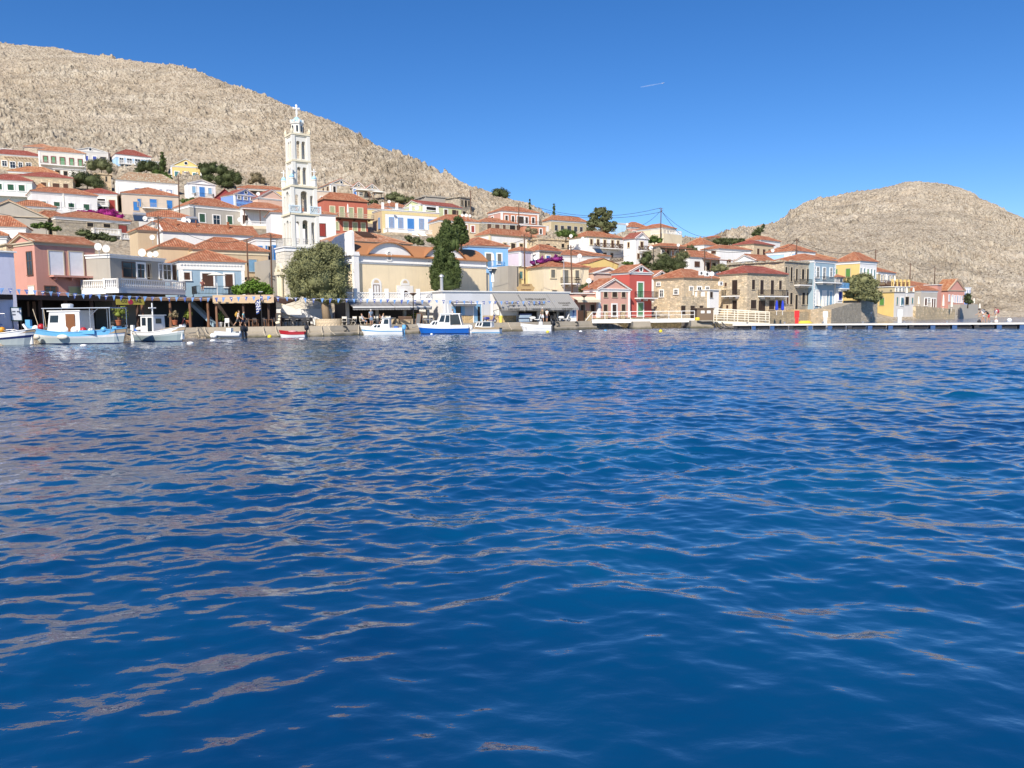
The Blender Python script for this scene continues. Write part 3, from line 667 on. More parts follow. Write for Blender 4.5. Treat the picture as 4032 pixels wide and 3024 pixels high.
# ---- left slope
hs(1,'orange','house','beige house with a broad orange tiled hip roof, left slope',C=(135,640),e=530,L=95,R=905,eR=572,ap=462,wc='beige',rc='orange',d=8,corn=.4,wins='F dn 300 340 590 640')
hs(1,'darkred','house','beige stone house with dark red hip roof and brown shutters',C=(262,820),e=600,R=1125,eR=648,ap=552,wc='st_warm',rc='dred',wins='F bn 495 548 697 740;F bn 640 720 705 775;F bn 820 925 720 800 D;F bn 985 1060 725 805',corn=.3,trim='c')
hs(1,'fore1','house','pale plastered lower house with an arched opening under the colonnaded house',C=(840,640),e=490,R=1330,th=22,roof='flat',wc='offwhite',wins='F nn 990 1050 530 600;F nn 860 930 515 575',d=4,corn=.15)
hs(1,'mint','house','pale mint house with green shuttered windows and white balustrade at the left edge',C=(-220,1020),e=652,R=492,eR=692,ap=580,wc='mint',rc='dred',wins='F gw 118 215 735 825;F gw 290 385 745 838;F gw -60 30 725 815',bal=[('F',-180,500,915,1.2,'bal')])
hs(1,'owing','house','low white wing with bright orange ribbed roof beside the mint house',C=(488,1000),e=825,R=770,th=26,ap=738,wc='white',rc='orange',d=6)
hs(1,'longwhite','house','long white house with four hooded dark green windows',C=(510,1185),e=842,R=1500,eR=918,ap=792,wc='white',rc='tile',d=7,wins='F gw 620 715 1000 1065 h;F gw 840 930 1010 1120 hD;F gw 1065 1155 1030 1125 h;F gw 1300 1390 1045 1135 h')
terrace('longwhite',1,860,1330,1165,2.5,'white','bal')
hs(1,'veranda','house','cream house with a dark open veranda right of the long white house',C=(1220,1185),e=868,R=1815,eR=893,ap=800,wc='offwhite',rc='dred',d=7,wins='F nw 1520 1640 960 1160;F rn 1700 1790 980 1160 D',D=hit(nx(1,1220),ny(1,1185))+4,bal=[('F',1512,1700,1075,1.2,'bal')])
hs(1,'pinkbeige','house','beige house with bright blue shutters and thin iron balcony',C=(1910,1200),e=872,L=1812,R=2773,eR=925,ap=812,wc='pinkbeige',rc='tile',wins='F Bn 2075 2160 1005 1140 D;F Bn 2330 2438 965 1088 D;F Bn 2594 2680 985 1112;F Bn 2140 2192 960 1082',corn=.15,bal=[('F',2210,2600,1105,1.0,'iron','g')])
hs(1,'whitepil','house','white house with pilasters and slate blue windows under a taupe roof',C=(1815,880),e=662,L=1768,R=2757,eR=730,ap=560,wc='white',rc='taupe',wins='F sw 2095 2170 790 850;F sw 2360 2430 800 860;F sw 2480 2525 812 870;F sw 2588 2680 818 895;F sw 2242 2290 785 850',pil=True)
hs(1,'wallruin','ruined_house','roofless beige plaster ruin beside the round bush',C=(1500,840),e=572,R=1722,th=30,roof='ruin',wc='beige',d=6,wins='F nn 1640 1665 610 690',cat='ruin')
hs(1,'greygable','house','grey unpainted concrete gable house at the left edge',C=(-430,1400),e=1215,R=735,th=20,roof='gf',ap=982,wc='concrete',rc='old',corn=.12,trim='n',d=9)
hs(1,'greystone','house','grey stone house with white cornice behind the concrete gable',C=(180,1200),e=1062,R=856,eR=1100,ap=985,wc='st_grey',rc='tile',D=hit(nx(1,300),ny(1,1400))+9)
hs(1,'redroof1','house','low house with patched red roof and white cornice left of the bougainvillea',C=(560,1420),e=1272,R=1235,eR=1330,ap=1150,wc='concrete',rc='tile',corn=.5,wins='F nn 960 1020 1360 1400')
hs(1,'baluster','house','stone house with a row of yellowish balusters below the bougainvillea',C=(880,1560),e=1235,R=2015,eR=1318,ap=1168,wc='st_grey',rc='tile',corn=.4,wins='F nn 1355 1450 1330 1395;F nn 1610 1715 1350 1405;F rb 1850 1965 1375 1490 D',bal=[('F',1430,1850,1515,1.2,'bal'),('F',1840,2040,1590,1.6,'bal')])
hs(1,'edge1','house','white house with red ribbed roof at the left edge above the pink house',C=(-350,1560),e=1385,R=395,eR=1392,th=24,ap=1225,wc='white',rc='tile')
hs(1,'edge2','house','small white house with red roof corner at the left edge',C=(-300,1690),e=1530,R=95,th=30,ap=1440,wc='white',rc='tile',D=86)
# ---- left waterfront
hs(2,'beigeleft','house','beige stone house with small window squeezed left of the pink house',C=(150,960),e=75,R=300,th=48,roof='flat',wc='st_warm',D=79,d=8,corn=.15,trim='n',wins='F nn 245 290 190 345')
hs(2,'lavender','house','smooth lavender white house cut off by the left edge',C=(-180,960),e=165,R=190,th=52,roof='flat',wc='lavender',D=66,d=7,corn=.06)
hs(2,'pink','house','weathered pink house with two sheet covered windows',C=(545,980),e=40,L=150,R=1338,eR=88,roof='gs',ap=-62,wc='pink',rc='tile',D=77,th=56,trim='n',corn=.3,
   wins='F cn 700 900 180 515;F cn 985 1180 190 525;F db 640 790 680 770;F ln 985 1170 690 800;S db 390 460 190 515;S cn 410 490 675 785')
balcony(HS['pink'],2,'F',700,1262,528,.9,'none_',slab=wall_mat('pink'),hgt=.02)
hs(2,'greybal','house','grey block house with long white baluster balcony',C=(1600,1010),e=222,L=1332,R=2322,eR=316,roof='flat',wc='concrete',D=80,th=71,corn=.34,ov=.5,
   wins='F db 1745 1990 345 545;F bn 2090 2140 350 545;F dw 2260 2300 360 560')
for V_,x0,x1,y0,y1,p in ((4,0,110,395,608,'d'),(4,120,190,398,630,'b'),(4,342,398,405,625,'b'),(4,402,520,405,632,'d'),(4,536,604,412,640,'b')):
    h_=HS['greybal']; a=local(h_,on('greybal',V_,x0,(y0+y1)/2)); b=local(h_,on('greybal',V_,x1,(y0+y1)/2)); zt=local(h_,on('greybal',V_,(x0+x1)/2,y0))[2]; z0=local(h_,on('greybal',V_,(x0+x1)/2,y1))[2]
    window(h_,'F',a[0],b[0],z0,zt,p,'w' if p=='d' else 'n')
balcony(HS['greybal'],2,'F',1480,2560,722,1.9,'bal',thick=.5)
balcony(HS['greybal'],2,'S',1262,1600,722,.9,'bal',thick=.5)
hs(4,'bluefront','house','slate blue house with white dentil cornice and a parasol on its terrace',C=(700,1300),e=350,R=1660,eR=378,D=92,ap=188,wc='slateblue',rc='tile',corn=.95,pil=True,d=11,
   wins='F bw 728 822 525 640 h;F bw 1012 1185 540 742 hD;F bw 1366 1488 552 752 h')
_h=HS['bluefront']; _c=MB()
for i in range(int(_h.w/.36)): _c.box((.1+i*.36,-.17,_h.ze-.42),(.28+i*.36,-.075,_h.ze-.24))
_c.build('dentil_course',WHITE(),_h.root)
terrace('bluefront',4,915,1520,862,2.6,'slateblue','iron')
hs(4,'plaster','house','tall weathered beige plaster house with pale blue shutters',C=(905,1020),e=168,R=2035,eR=212,ap=-14,wc='beige',rc='tile',D=101,trim='c',corn=.45,wins='F an 1735 1860 325 515 A;F cn 1440 1540 330 400 A')
hs(4,'gablette','house','small beige house with tiled hip roof left of the tall plaster house',C=(365,330),e=128,R=935,th=35,ap=12,wc='beige',rc='tile',D=100,d=8,trim='c',corn=.2)
hs(3,'whitehall','house','long white windowless hall with three pairs of pipes on its red roof',C=(410,1500),e=1218,L=272,R=1860,eR=1292,ap=1086,roof='gs',wc='white',rc='tile',D=112,corn=.12)
_h=HS['whitehall']
for x in (640,655,965,1455,1475):
    q=local(_h,on('whitehall',3,x,1215)); _m=MB(); yy=_h.d*.3; zz=_h.ze+(_h.zr-_h.ze)*.6; _m.tube([(q[0],yy,zz-.2),(q[0],yy,zz+1.1)],.1,6); _m.build('vent_pipe',roof_mat('tile'),_h.root)
hs(3,'redroof2','house','low house with a plain red roof sheet in front of the blue shuttered house',C=(30,1180),e=1000,R=860,eR=1030,ap=905,wc='lightgrey',rc='tile',d=7,D=124,corn=.15)
hs(3,'redroof3','house','narrow house with stepped red roof behind the white hall',C=(250,1250),e=1092,R=740,th=34,ap=1030,wc='offwhite',rc='tile',D=118,d=5,corn=.12)
hs(3,'beigeshed','house','pale ochre plaster house left of the white hall',C=(20,1480),e=1212,R=300,th=38,ap=1150,wc='beige',rc='tile',D=106,d=5,corn=.2,trim='c')
hs(3,'greygreen','house','grey house with three green windows and a white balcony door',C=(830,1150),e=812,L=702,R=1612,eR=885,ap=712,wc='grey',rc='tile',corn=.55,wins='F gw 970 1055 957 1085 h;F dw 1185 1285 980 1135 hD;F gw 1402 1480 992 1118 h',d=8)
hs(3,'bluedoor','house','white gabled house with blue shutters and blue door',C=(795,725),e=472,L=745,R=1215,eR=510,roof='gf',ap=422,wc='white',rc='taupe',wins='F aw 855 910 530 632;F Bu 975 1045 545 700 D;F aw 1105 1160 555 650',corn=.12,bal=[('F',890,1180,705,1.2,'iron')])
hs(3,'yellowped','house','yellow house with white pediment and round attic window',C=(530,410),e=207,L=462,R=998,eR=232,roof='gf',ap=98,wc='yellow',rc='taupe',pil=True,wins='F tw 585 650 298 385;F uw 718 802 308 400 D;F tw 868 936 322 415',oculus=(.5,.42,.5),d=8)
terrace('yellowped',3,600,1030,408,2.5,'st_grey','iron')
hs(3,'maroon','house','maroon gabled house with red door between white and blue houses',C=(1225,780),e=690,R=1508,eR=700,th=25,roof='gf',ap=572,wc='maroon',rc='dred',corn=0,wins='F rw 1378 1432 628 748 D',d=6)
hs(3,'yellowback','house','yellow house with long red roof behind the blue gable',C=(1572,720),e=556,L=1502,R=2330,eR=596,ap=524,wc='yellow',rc='tile',wins='F nn 1760 1960 600 650',d=6)
hs(3,'bluegable','house','periwinkle blue gabled house with three white framed windows',C=(1522,840),e=645,R=1862,eR=690,roof='gf',ap=568,wc='periwinkle',rc='dred',wins='F dw 1565 1605 655 725;F dw 1665 1706 665 735;F dw 1766 1808 672 742',oculus=(.5,.42,.42),d=6,pil=True)
hs(3,'pinkgable','house','pale pink gabled house with small brown attic shutter',C=(1880,900),e=702,R=2320,eR=745,roof='gf',ap=582,wc='palepink',rc='dred',wins='F bn 2068 2155 652 712',d=7,D=hit(nx(3,1880),ny(3,870)))
hs(3,'porchhouse','house','white house with double red roof over a shaded porch and balustrade',C=(1640,1145),e=852,R=2330,eR=890,ap=782,wc='white',rc='tile',d=7,wins='F nb 1650 1715 985 1105 D;F nw 2015 2045 1000 1075')
porch('porchhouse',3,1640,2130,890,1085,2.2,n=3); terrace('porchhouse',3,1700,2100,1142,2.6,'cream','bal')
hs(5,'reddoor','house','peeling white house with a red door behind the bell tower',C=(25,1500),e=1222,R=697,eR=1250,ap=1178,wc='white',rc='tile',wins='F rb 530 590 1342 1470 D',d=7,corn=.1,D=128)
hs(4,'bluedoors2','house','white house with deep blue double doors left of the bell tower',C=(1860,330),e=-15,R=2420,eR=10,ap=-75,wc='white',rc='tile',wins='F Bu 1890 1940 120 300;F Bu 2005 2032 115 325;F nn 2036 2105 120 330;F Bu 2108 2175 110 325',D=108,d=7,corn=.4)
hs(6,'greywall','wall','grey concrete retaining wall between plaster house and church',C=(20,860),e=392,R=150,th=40,roof='flat',wc='concrete',D=101,d=5,corn=0,cat='wall',group='x')
# ---- middle
hs(7,'redhouse','house','brick red house with pale green shutters and long wooden balcony',C=(135,800),e=352,L=32,R=688,eR=392,ap=272,wc='brick',rc='tile',corn=.1,trim='b',wins='F lc 202 258 447 550;F lc 328 385 457 600 D;F lc 452 506 467 605 D;F lc 567 628 472 600 D;F lc 278 312 648 755;F lc 382 434 655 760;F lc 502 554 662 766;F lc 614 662 668 770',bal=[('F',270,760,610,1.5,'wood','n')])
hs(7,'stoneped','house','stone house with pediment, oculus and blue door high behind the bell tower',C=(205,330),e=145,L=20,R=495,eR=172,roof='gf',ap=80,wc='st_pale',rc='tile',pil=True,wins='F nw 240 275 180 278;F Bw 330 370 195 275 D;F dw 412 446 205 290;S bn 160 182 185 240;S bn 102 122 205 250',oculus=(.5,.42,.45))
hs(7,'stonelow','house','low rosy stone annex below the pedimented stone house',C=(-60,380),e=232,R=200,th=25,roof='flat',wc='pinkbeige',wins='F nw 75 130 318 365',d=6,corn=.2)
hs(7,'ped2','house','stone gable with small round opening, second of the pedimented row',C=(492,330),e=195,R=668,th=25,roof='gf',ap=118,wc='st_grey',rc='tile',wins='F Bw 508 548 218 300 D;F dw 585 630 250 305',oculus=(.5,.4,.35),d=8)
hs(7,'ped3','house','stone gable with small round opening, third of the pedimented row',C=(668,340),e=215,R=845,th=25,roof='gf',ap=146,wc='st_grey',rc='tile',wins='F bn 690 735 255 318 D;F dw 755 800 275 325',oculus=(.5,.4,.35),d=8)
terrace('ped2',7,470,935,330,6,'st_grey',None)
hs(7,'whiteyellow','house','white house with yellow border, tall blue door and slate blue windows',C=(890,800),e=480,L=757,R=1640,eR=530,roof='flat',wc='white',sidec='beige',wins='F su 982 1040 592 735;F su 1102 1160 598 740;F Bu 1225 1303 612 795 D;F su 1378 1435 612 752;F su 1500 1558 622 758;S su 840 858 600 745')
_h=HS['whiteyellow']; _c=MB(); _w=_h.w
for a,b in (((0,0),(.75,_h.ze-.33)),((_w-.6,0),(_w,_h.ze-.33)),((.75,_h.ze-1.0),(_w-.6,_h.ze-.33))): face_box(_c,'F',a[0],b[0],a[1] if a[1] else -2,b[1],.003,.04)
_c.build('painted_border',plaster('plaster_border',(.70,.58,.30)),_h.root)
for i in range(5):
    _c=MB(); u=.1+i*(_w-.7)/4; _c.box((u,.05,_h.ze+.06),(u+.5,.5,_h.ze+1.55)); _c.build('parapet_post',WHITE(),_h.root)
terrace('whiteyellow',7,955,1625,800,2.2,'st_warm','bal')
for xx in (1290,1395):
    a=local(_h,on('whiteyellow',7,xx,810,2.2)); b=a+np.array([2.4,-3.6,-3.4]); _c=MB(); _c.bar(a+np.array([0,0,.3]),b+np.array([0,0,.3]),.3,.9); _c.build('stair_wall',WHITE(),_h.root)
hs(7,'ruinroof','house','stone house with collapsing tiled roof showing dark rafters',C=(300,940),e=895,R=1262,eR=915,th=40,ap=792,wc='st_warm',rc='old',D=118,d=9,corn=.1,trim='n')
_h=HS['ruinroof']; _c=MB()
for i in range(9): 
    u=_h.w*(.42+.022*i); _c.bar((u,_h.d*.18,_h.ze+(_h.zr-_h.ze)*.48),(u,_h.d*.5,_h.zr+.2),.1)
for i in range(3): _c.bar((_h.w*.40,_h.d*(.24+.1*i),_h.ze+(_h.zr-_h.ze)*(.62+.17*i)),(_h.w*.62,_h.d*(.24+.1*i),_h.ze+(_h.zr-_h.ze)*(.62+.17*i)),.12)
_c.build('rafter',DWOOD(),_h.root)
_c=MB(); _q=[(.41,.2),(.61,.2),(.61,.47),(.41,.47)]; _c.face([(_h.w*a,_h.d*b,_h.ze+.14+(_h.zr-_h.ze-.05)*b*2+.06) for a,b in _q]); _c.build('hole_dark_sheet',PANES['n'](),_h.root)  # near-black sheet over the tiles, painting the shade inside the hole
hs(7,'yellowbit','house','pale yellow house with red roof between red and blue doored houses',C=(690,560),e=470,R=1000,th=30,ap=408,wc='paleyellow',rc='tile',d=6,D=190)
hs(7,'whitebehind','house','white roofed house with parapet behind the blue doored house',C=(920,520),e=445,R=1270,th=35,ap=398,wc='white',rc='tile',d=6,D=193)
hs(7,'green','house','pale green house with brown shutters and long red roof',C=(1405,600),e=415,L=1288,R=1932,eR=465,roof='gs',ap=366,wc='lime',rc='dred',wins='F bw 1705 1748 487 560;F kb 1815 1860 497 560 D;F bn 1867 1888 500 560;F nw 1470 1610 455 495',d=8,D=186)
hs(7,'ruinup','ruined_house','roofless grey ruin with dark window holes on the hill edge',C=(1918,580),e=322,L=1722,R=2058,eR=345,roof='ruin',wc='st_grey',wins='F nn 1930 1950 362 425;F nn 1975 2005 365 455;F nn 2020 2042 372 438;F nn 1950 1990 510 560;F nn 2015 2040 505 560',cat='ruin')
hs(7,'ruinlow','ruined_house','low roofless grey wall ruin left of the tall ruin',C=(1460,470),e=312,L=1322,R=1880,eR=345,roof='ruin',wc='concrete',cat='ruin',D=212)
hs(7,'redwin','house','beige house with dark red shutters behind the cypresses',C=(1645,860),e=628,R=2165,eR=655,ap=558,wc='beige',rc='tile',wins='F rw 2062 2103 702 788 D;F rw 1980 2012 690 745;F rw 1700 1735 680 740',corn=.35,d=7)
hs(8,'bluetall','house','bright sky blue two storey house with grey shutters and outside stair',C=(970,900),e=188,R=1580,eR=212,ap=68,wc='blue',rc='tile',D=123,d=9,corn=.2,wins='F Gw 1238 1320 310 520 D;F Gw 1416 1476 316 472;F Gw 1422 1485 626 775 D',bal=[('F',1262,1480,535,1.3,'iron','u')])
_h=HS['bluetall']; a=local(_h,on('bluetall',8,1475,545,1.0)); b=local(_h,on('bluetall',8,1580,690,1.0)); _c=MB(); _c.bar((a[0],-.7,a[2]),(b[0]+.5,-.7,b[2]),1.0,.2); _s=_c.build('outside_stair',wall_mat('blue'),_h.root)
_c=MB(); railing(_c,[(a[0],-1.15,a[2]),(b[0]+.5,-1.15,b[2])],.95,'iron'); _c.build('railing',FRAMES['u'](),_s)
hs(9,'whiteyel2','house','white house with yellow corner bands and four brown windows above the blue house',C=(160,750),e=530,L=-20,R=742,eR=575,ap=468,wc='white',rc='tile',trim='c',pil=True,corn=.25,wins='F kc 332 370 642 682;F kc 428 484 647 725 D;F kc 540 580 652 702;F kc 642 680 657 692')
hs(9,'salmon','house','salmon house with five white framed brown doors and dark balcony',C=(312,530),e=228,L=137,R=782,eR=262,ap=180,wc='salmon',sidec='rose',rc='tile',corn=.45,pil=True,wins='F kw 355 388 290 362;F kw 438 470 296 385 D;F kw 508 592 300 390 D;F kw 612 646 310 388;F kw 696 730 316 388;S kw 180 205 305 332;F kw 795 825 462 520 D',bal=[('F',420,790,412,1.3,'iron')])
hs(9,'salmonlow','house','small salmon annex with one white framed door below the salmon house',C=(590,560),e=412,R=872,th=25,roof='flat',wc='salmon',wins='F kw 795 825 462 525 D',d=5,corn=.2,D=hit(nx(9,590),ny(9,560))+1)
hs(9,'stoneporch','house','stone house with brown doors and flat red roof left of the salmon house',C=(60,545),e=372,L=10,R=505,eR=398,ap=324,wc='st_grey',rc='tile',wins='F bn 125 175 392 505 D;F bn 225 280 402 460;F bn 325 360 407 470;F nn 412 482 412 475',d=7)
hs(9,'beigeup','house','weathered beige house with row of grey windows on the ridge beside a cypress',C=(945,530),e=348,L=842,R=1405,eR=378,ap=298,wc='ochre',sidec='cream',rc='tile',wins='F dg 990 1025 412 500;F dg 1068 1105 422 475;F dg 1150 1197 424 492;F dg 1237 1275 432 505;F dg 1312 1345 437 520;S cg 885 915 422 520')
hs(9,'whitebrown','house','white two storey house with brown shutters and lattice balcony',C=(1397,860),e=556,L=1172,R=1868,eR=586,ap=497,wc='white',rc='tile',corn=.2,trim='c',wins='F bc 1442 1473 592 662;F bc 1527 1557 594 668;F bc 1614 1645 602 712 D;F bc 1712 1742 606 712 D;F bc 1785 1812 610 662;F kn 1525 1560 757 785;F kn 1610 1650 767 820;F kn 1705 1735 772 828 D',bal=[('F',1497,1815,710,1.3,'cross')])
terrace('whitebrown',9,1690,1945,882,3,'st_warm','cross')
hs(9,'whitegable','house','narrow white gabled house with brown shutters and small lattice balcony',C=(2025,920),e=575,L=1872,R=2187,eR=580,th=40,roof='gf',ap=507,wc='white',rc='dred',corn=.12,wins='F bc 2086 2120 627 700 D;F bn 2046 2075 777 842;F kn 2112 2152 782 845 D;S bc 1925 1950 632 697',bal=[('F',2062,2185,742,1.2,'cross')])
hs(9,'farrose','house','rose house with white framed windows on the skyline',C=(1967,580),e=437,L=1812,R=2190,eR=452,ap=374,wc='rose',rc='tile',wins='F dw 1992 2030 492 530;F dw 2122 2160 502 545')
hs(9,'stoneruin','ruined_house','long stone ruin with square openings and sagging wall above the lilac house',C=(772,770),e=592,R=1322,eR=606,th=30,roof='ruin',wc='st_warm',wins='F nn 880 925 650 690;F nn 970 1008 680 720;F nn 1075 1110 650 700;F nn 1150 1190 665 750;F nn 1220 1265 660 740',d=6,cat='ruin')
hs(9,'bluefar','house','flat white and pale blue house on the skyline behind the tall tree',C=(1700,480),e=380,R=1905,th=30,roof='flat',wc='skyblue',d=7,D=205)
hs(9,'lilac','house','pale lilac house with white corner and small red hip roof',C=(556,960),e=742,L=388,R=705,eR=752,th=45,ap=694,wc='lilac',rc='tile',corn=.3,pil=True,D=131)
hs(9,'whitestone','house','white and stone house with blue shutters and red hip roof',C=(795,930),e=737,L=622,R=1068,eR=744,th=42,ap=664,wc='st_warm',sidec='white',rc='tile',corn=.1,D=133,wins='F Bw 880 928 806 872;S Bw 635 660 820 912;S Bw 706 738 812 885 ')
hs(8,'yellowlow','house','small yellow house with teal shutters behind the tall pole',C=(1660,760),e=502,R=1895,th=40,roof='flat',wc='paleyellow',D=124,wins='F tn 1762 1802 592 700 D',d=5,corn=.05)
hs(8,'greylow','wall','plain grey garden wall between the blue and the yellow house',C=(1585,900),e=500,R=1662,th=40,roof='flat',wc='concrete',D=122,d=3.2,corn=0,cat='wall',group='x')
hs(9,'cream','house','cream two storey house with dark green shutters and small iron balcony',C=(850,1330),e=948,L=640,R=1424,eR=960,ap=884,wc='cream',rc='tile',D=121,corn=.25,trim='c',wins='F Gc 942 994 982 1086;F Gc 1092 1164 988 1155 D;F Gc 1252 1300 992 1090;F Gc 955 1015 1245 1300',bal=[('F',1062,1262,1160,1.2,'iron')])
hs(9,'yellowlong','house','long plain yellow house with red roof behind the cream house',C=(1422,1000),e=905,L=1222,R=1805,eR=910,th=36,roof='gf',ap=840,wc='yellow',rc='tile',corn=0,D=139,ov=.1)
hs(9,'redroof4','house','white house under a wide red roof in front of the brown shuttered house',C=(1085,900),e=797,R=1692,eR=812,th=30,ap=735,wc='white',rc='tile',D=146,d=8)
hs(10,'palepink','house','pale pink gabled house left of the red house',C=(940,690),e=372,L=672,R=1390,th=41,roof='gf',ap=292,wc='palepink',rc='tile',D=127,corn=.1,ov=.2)
hs(10,'red','house','crimson house with green doors and white pediment at the waterfront',C=(1495,1065),e=358,L=1216,R=1842,eR=352,th=40,roof='gf',ap=254,wc='red',rc='tile',D=118,corn=.35,wins='F ew 1622 1704 527 758 D;F ew 1622 1704 842 1045 D',bal=[('F',1575,1845,762,1.2,'iron')],oculus=(.5,.4,.4))
hs(10,'pinkped','house','pink house with white corner bands, white pediment and brown shutters',C=(1012,1075),e=620,L=786,R=1502,eR=615,th=36,roof='gf',ap=466,wc='rose',rc='tile',D=112.5,corn=.42,pil=True,wins='F kn 1095 1150 670 750;F kn 1226 1300 670 750;F kn 1372 1430 670 750;F kn 1090 1150 867 992;F kw 1226 1290 867 1045 D;F kn 1370 1430 865 990')
hs(10,'pinkannex','house','low flat roofed pink annex with cream awning and brown shutters',C=(655,1060),e=688,L=560,R=1010,th=36,roof='flat',wc='rose',D=111,corn=.06,wins='F kn 735 800 872 955;F kn 885 950 870 998',d=6)
hs(10,'blueped','house','white house with light blue pediment and round window right of the red house',C=(1880,700),e=428,L=1842,R=2105,th=38,roof='gf',ap=346,wc='white',rc='tile',D=133,oculus=(.5,.42,.42))
# ---- right waterfront
hs(12,'stone1','house','stone house with white framed windows and walled terrace beside the gangway',C=(440,950),e=372,L=-22,R=982,eR=380,th=38,ap=240,wc='st_warm',rc='tile',D=123,corn=.25,trim='n',wins='F dw 536 580 517 630;F dw 656 710 517 655 D;F dw 786 830 518 620;S dw 300 352 556 622;S dw 32 75 447 490;S dw 76 124 567 665')
terrace('stone1',12,420,835,660,2.4,'st_warm')
_h=HS['stone1']; _c=MB()
for x in (455,560,690,810):
    q=local(_h,on('stone1',12,x,650,2.3)); _c.box((q[0]-.22,-2.38,q[2]-.25),(q[0]+.22,-2.0,q[2]+.75))
_c.build('terrace_pillar',wall_mat('st_warm'),_h.root)
for (x0,x1,y0,y1,D_) in ((410,465,805,940,0),(548,610,805,1010,1),(690,740,805,860,0)):
    a=local(_h,on('stone1',12,x0,900,2.4)); b=local(_h,on('stone1',12,x1,900,2.4)); zt=local(_h,on('stone1',12,x0,y0,2.4))[2]; zb_=local(_h,on('stone1',12,x0,y1,2.4))[2]
    _c=MB(); _c.box((a[0],-2.44,zb_),(b[0],-2.3,zt)); _d=_c.build('door' if D_ else 'window',PANES['k'](),_h.root); _c=MB(); _c.box((a[0]-.12,-2.47,zt),(b[0]+.12,-2.4,zt+.14)); _c.build('frame',FRAMES['n'](),_d)
hs(12,'whiteannex','house','small white annex between the two stone houses',C=(842,950),e=556,R=990,th=38,roof='flat',wc='white',D=122.5,d=4,corn=.05,wins='F kg 850 890 590 680')
hs(12,'stone2','house','square stone house with dark red roof, brown shutters and two iron balconies',C=(1427,945),e=302,L=986,R=2042,eR=326,ap=194,wc='st_warm',rc='dred',D=124,corn=.16,trim='n',wins='S kn 1197 1280 406 630 DA;S bn 1080 1115 446 505;S kn 1202 1274 722 908 D;S bn 1106 1140 796 850;F kn 1500 1548 402 552 A;F kn 1630 1682 407 628 DA;F kn 1792 1842 410 630 DA;F kn 1922 1964 414 556 A;F kn 1482 1568 716 852;F kn 1602 1708 722 892 D;F kn 1765 1850 722 862 D;F kn 1905 1962 722 850',bal=[('S',1090,1316,650,1.1,'iron'),('F',1598,1982,655,1.1,'iron')])
hs(13,'ruin2','ruined_house','tall two storey stone ruin with hollow windows and a rusty balcony',C=(102,1285),e=452,R=588,eR=470,L=-800,roof='ruin',wc='st_grey',sidec='st_warm',D=133,th=42,wins='F nn 130 160 545 670;F nn 215 246 550 780;F nn 302 332 575 770;F nn 400 440 582 745;F nn 482 512 578 772;F bg 150 182 955 1150;F nn 208 248 965 1155;F nn 292 332 1000 1235 D;F nn 405 450 962 1155;F nn 482 522 965 1155',cat='ruin',bal=[('F',278,482,838,1.1,'iron')])
hs(13,'greyblue','house','grey blue house with white quoins and a white bracketed balcony',C=(587,1245),e=430,R=962,eR=458,th=42,ap=334,wc='greyblue',rc='tile',D=138,corn=.4,quoin=True,d=9,wins='F dw 642 680 552 720;F dw 746 786 562 735 D;F dw 862 896 567 700;F ww 632 680 932 1168;F ww 737 796 942 1190 D;F aw 850 896 947 1178',bal=[('F',620,1000,800,1.5,'iron')])
hs(13,'bluebal','house','small white house with deep blue door and bright blue balcony',C=(957,1120),e=716,R=1078,th=40,ap=658,wc='white',rc='tile',D=143,d=4,corn=.1,wins='F uw 1000 1055 950 1085 D;F aw 1020 1060 740 820',bal=[('F',962,1080,895,1.2,'iron','u')])
hs(13,'yellowbig','house','tall yellow house with green shutter, white columned front and red hip roof',C=(1335,1100),e=450,L=948,R=1628,eR=492,ap=308,wc='white',sidec='yellow',rc='tile',D=153,th=40,corn=.45,wins='S mn 1125 1194 572 712;S mn 960 985 580 660;F tw 1354 1376 562 690;F tw 1408 1430 570 690;F mw 1466 1494 580 690;F tw 1526 1546 582 720;F tw 1576 1598 590 725')
terrace('yellowbig',13,1330,1640,1090,3,'st_grey')
hs(13,'bluewide','house','light blue house with white cornice and red hip roof under a utility pole',C=(290,440),e=285,L=-175,R=618,eR=300,ap=174,wc='skyblue',rc='tile',th=40,D=170,corn=.55,wins='S ww 135 225 335 385;F dw 470 520 345 400')
hs(15,'smallfar','house','small house with pale red roof behind the grey blue house',C=(660,740),e=686,R=785,th=35,ap=652,wc='white',rc='orange',D=182,d=6)
hs(14,'hotel','house','ochre house with white cornice and a brown balcony behind the round tree',C=(192,640),e=388,R=438,eR=410,ap=304,wc='ochre',rc='tile',D=172,corn=.45,wins='F dw 238 258 430 520;F dw 282 300 440 520;F dw 330 350 445 520;F dw 376 392 450 520',bal=[('F',205,392,575,1.5,'wood','b')],d=8)
hs(14,'hotel2','house','yellow terrace house with pillars and three white framed windows',C=(395,760),e=588,R=645,th=35,roof='flat',wc='ochre',D=168,corn=.15,wins='F dw 440 465 605 680;F dw 488 514 605 680;F dw 535 562 610 680',d=7)
_h=HS['hotel2']; _c=MB(); railing(_c,[(.1,.1,_h.ze+.06),(_h.w-.1,.1,_h.ze+.06)],.9,'wood'); _c.build('railing',FRAMES['b'](),_h.root)
for i in range(5):
    _c=MB(); u=.15+i*(_h.w-.7)/4; _c.box((u,-.03,_h.ze+.06),(u+.4,.4,_h.ze+1.6)); _c.build('terrace_pillar',wall_mat('yellow'),_h.root)
hs(14,'yellowshore','house','yellow house with green shutter and rendered grey base at the shore',C=(412,1045),e=662,L=200,R=702,eR=700,th=30,roof='flat',wc='lightgrey',sidec='yellow',D=163,corn=.08,trim='n',wins='F tn 455 472 737 838;F tw 514 540 742 848;F tn 664 682 745 822;F nn 575 622 732 838;S mn 226 284 742 846')
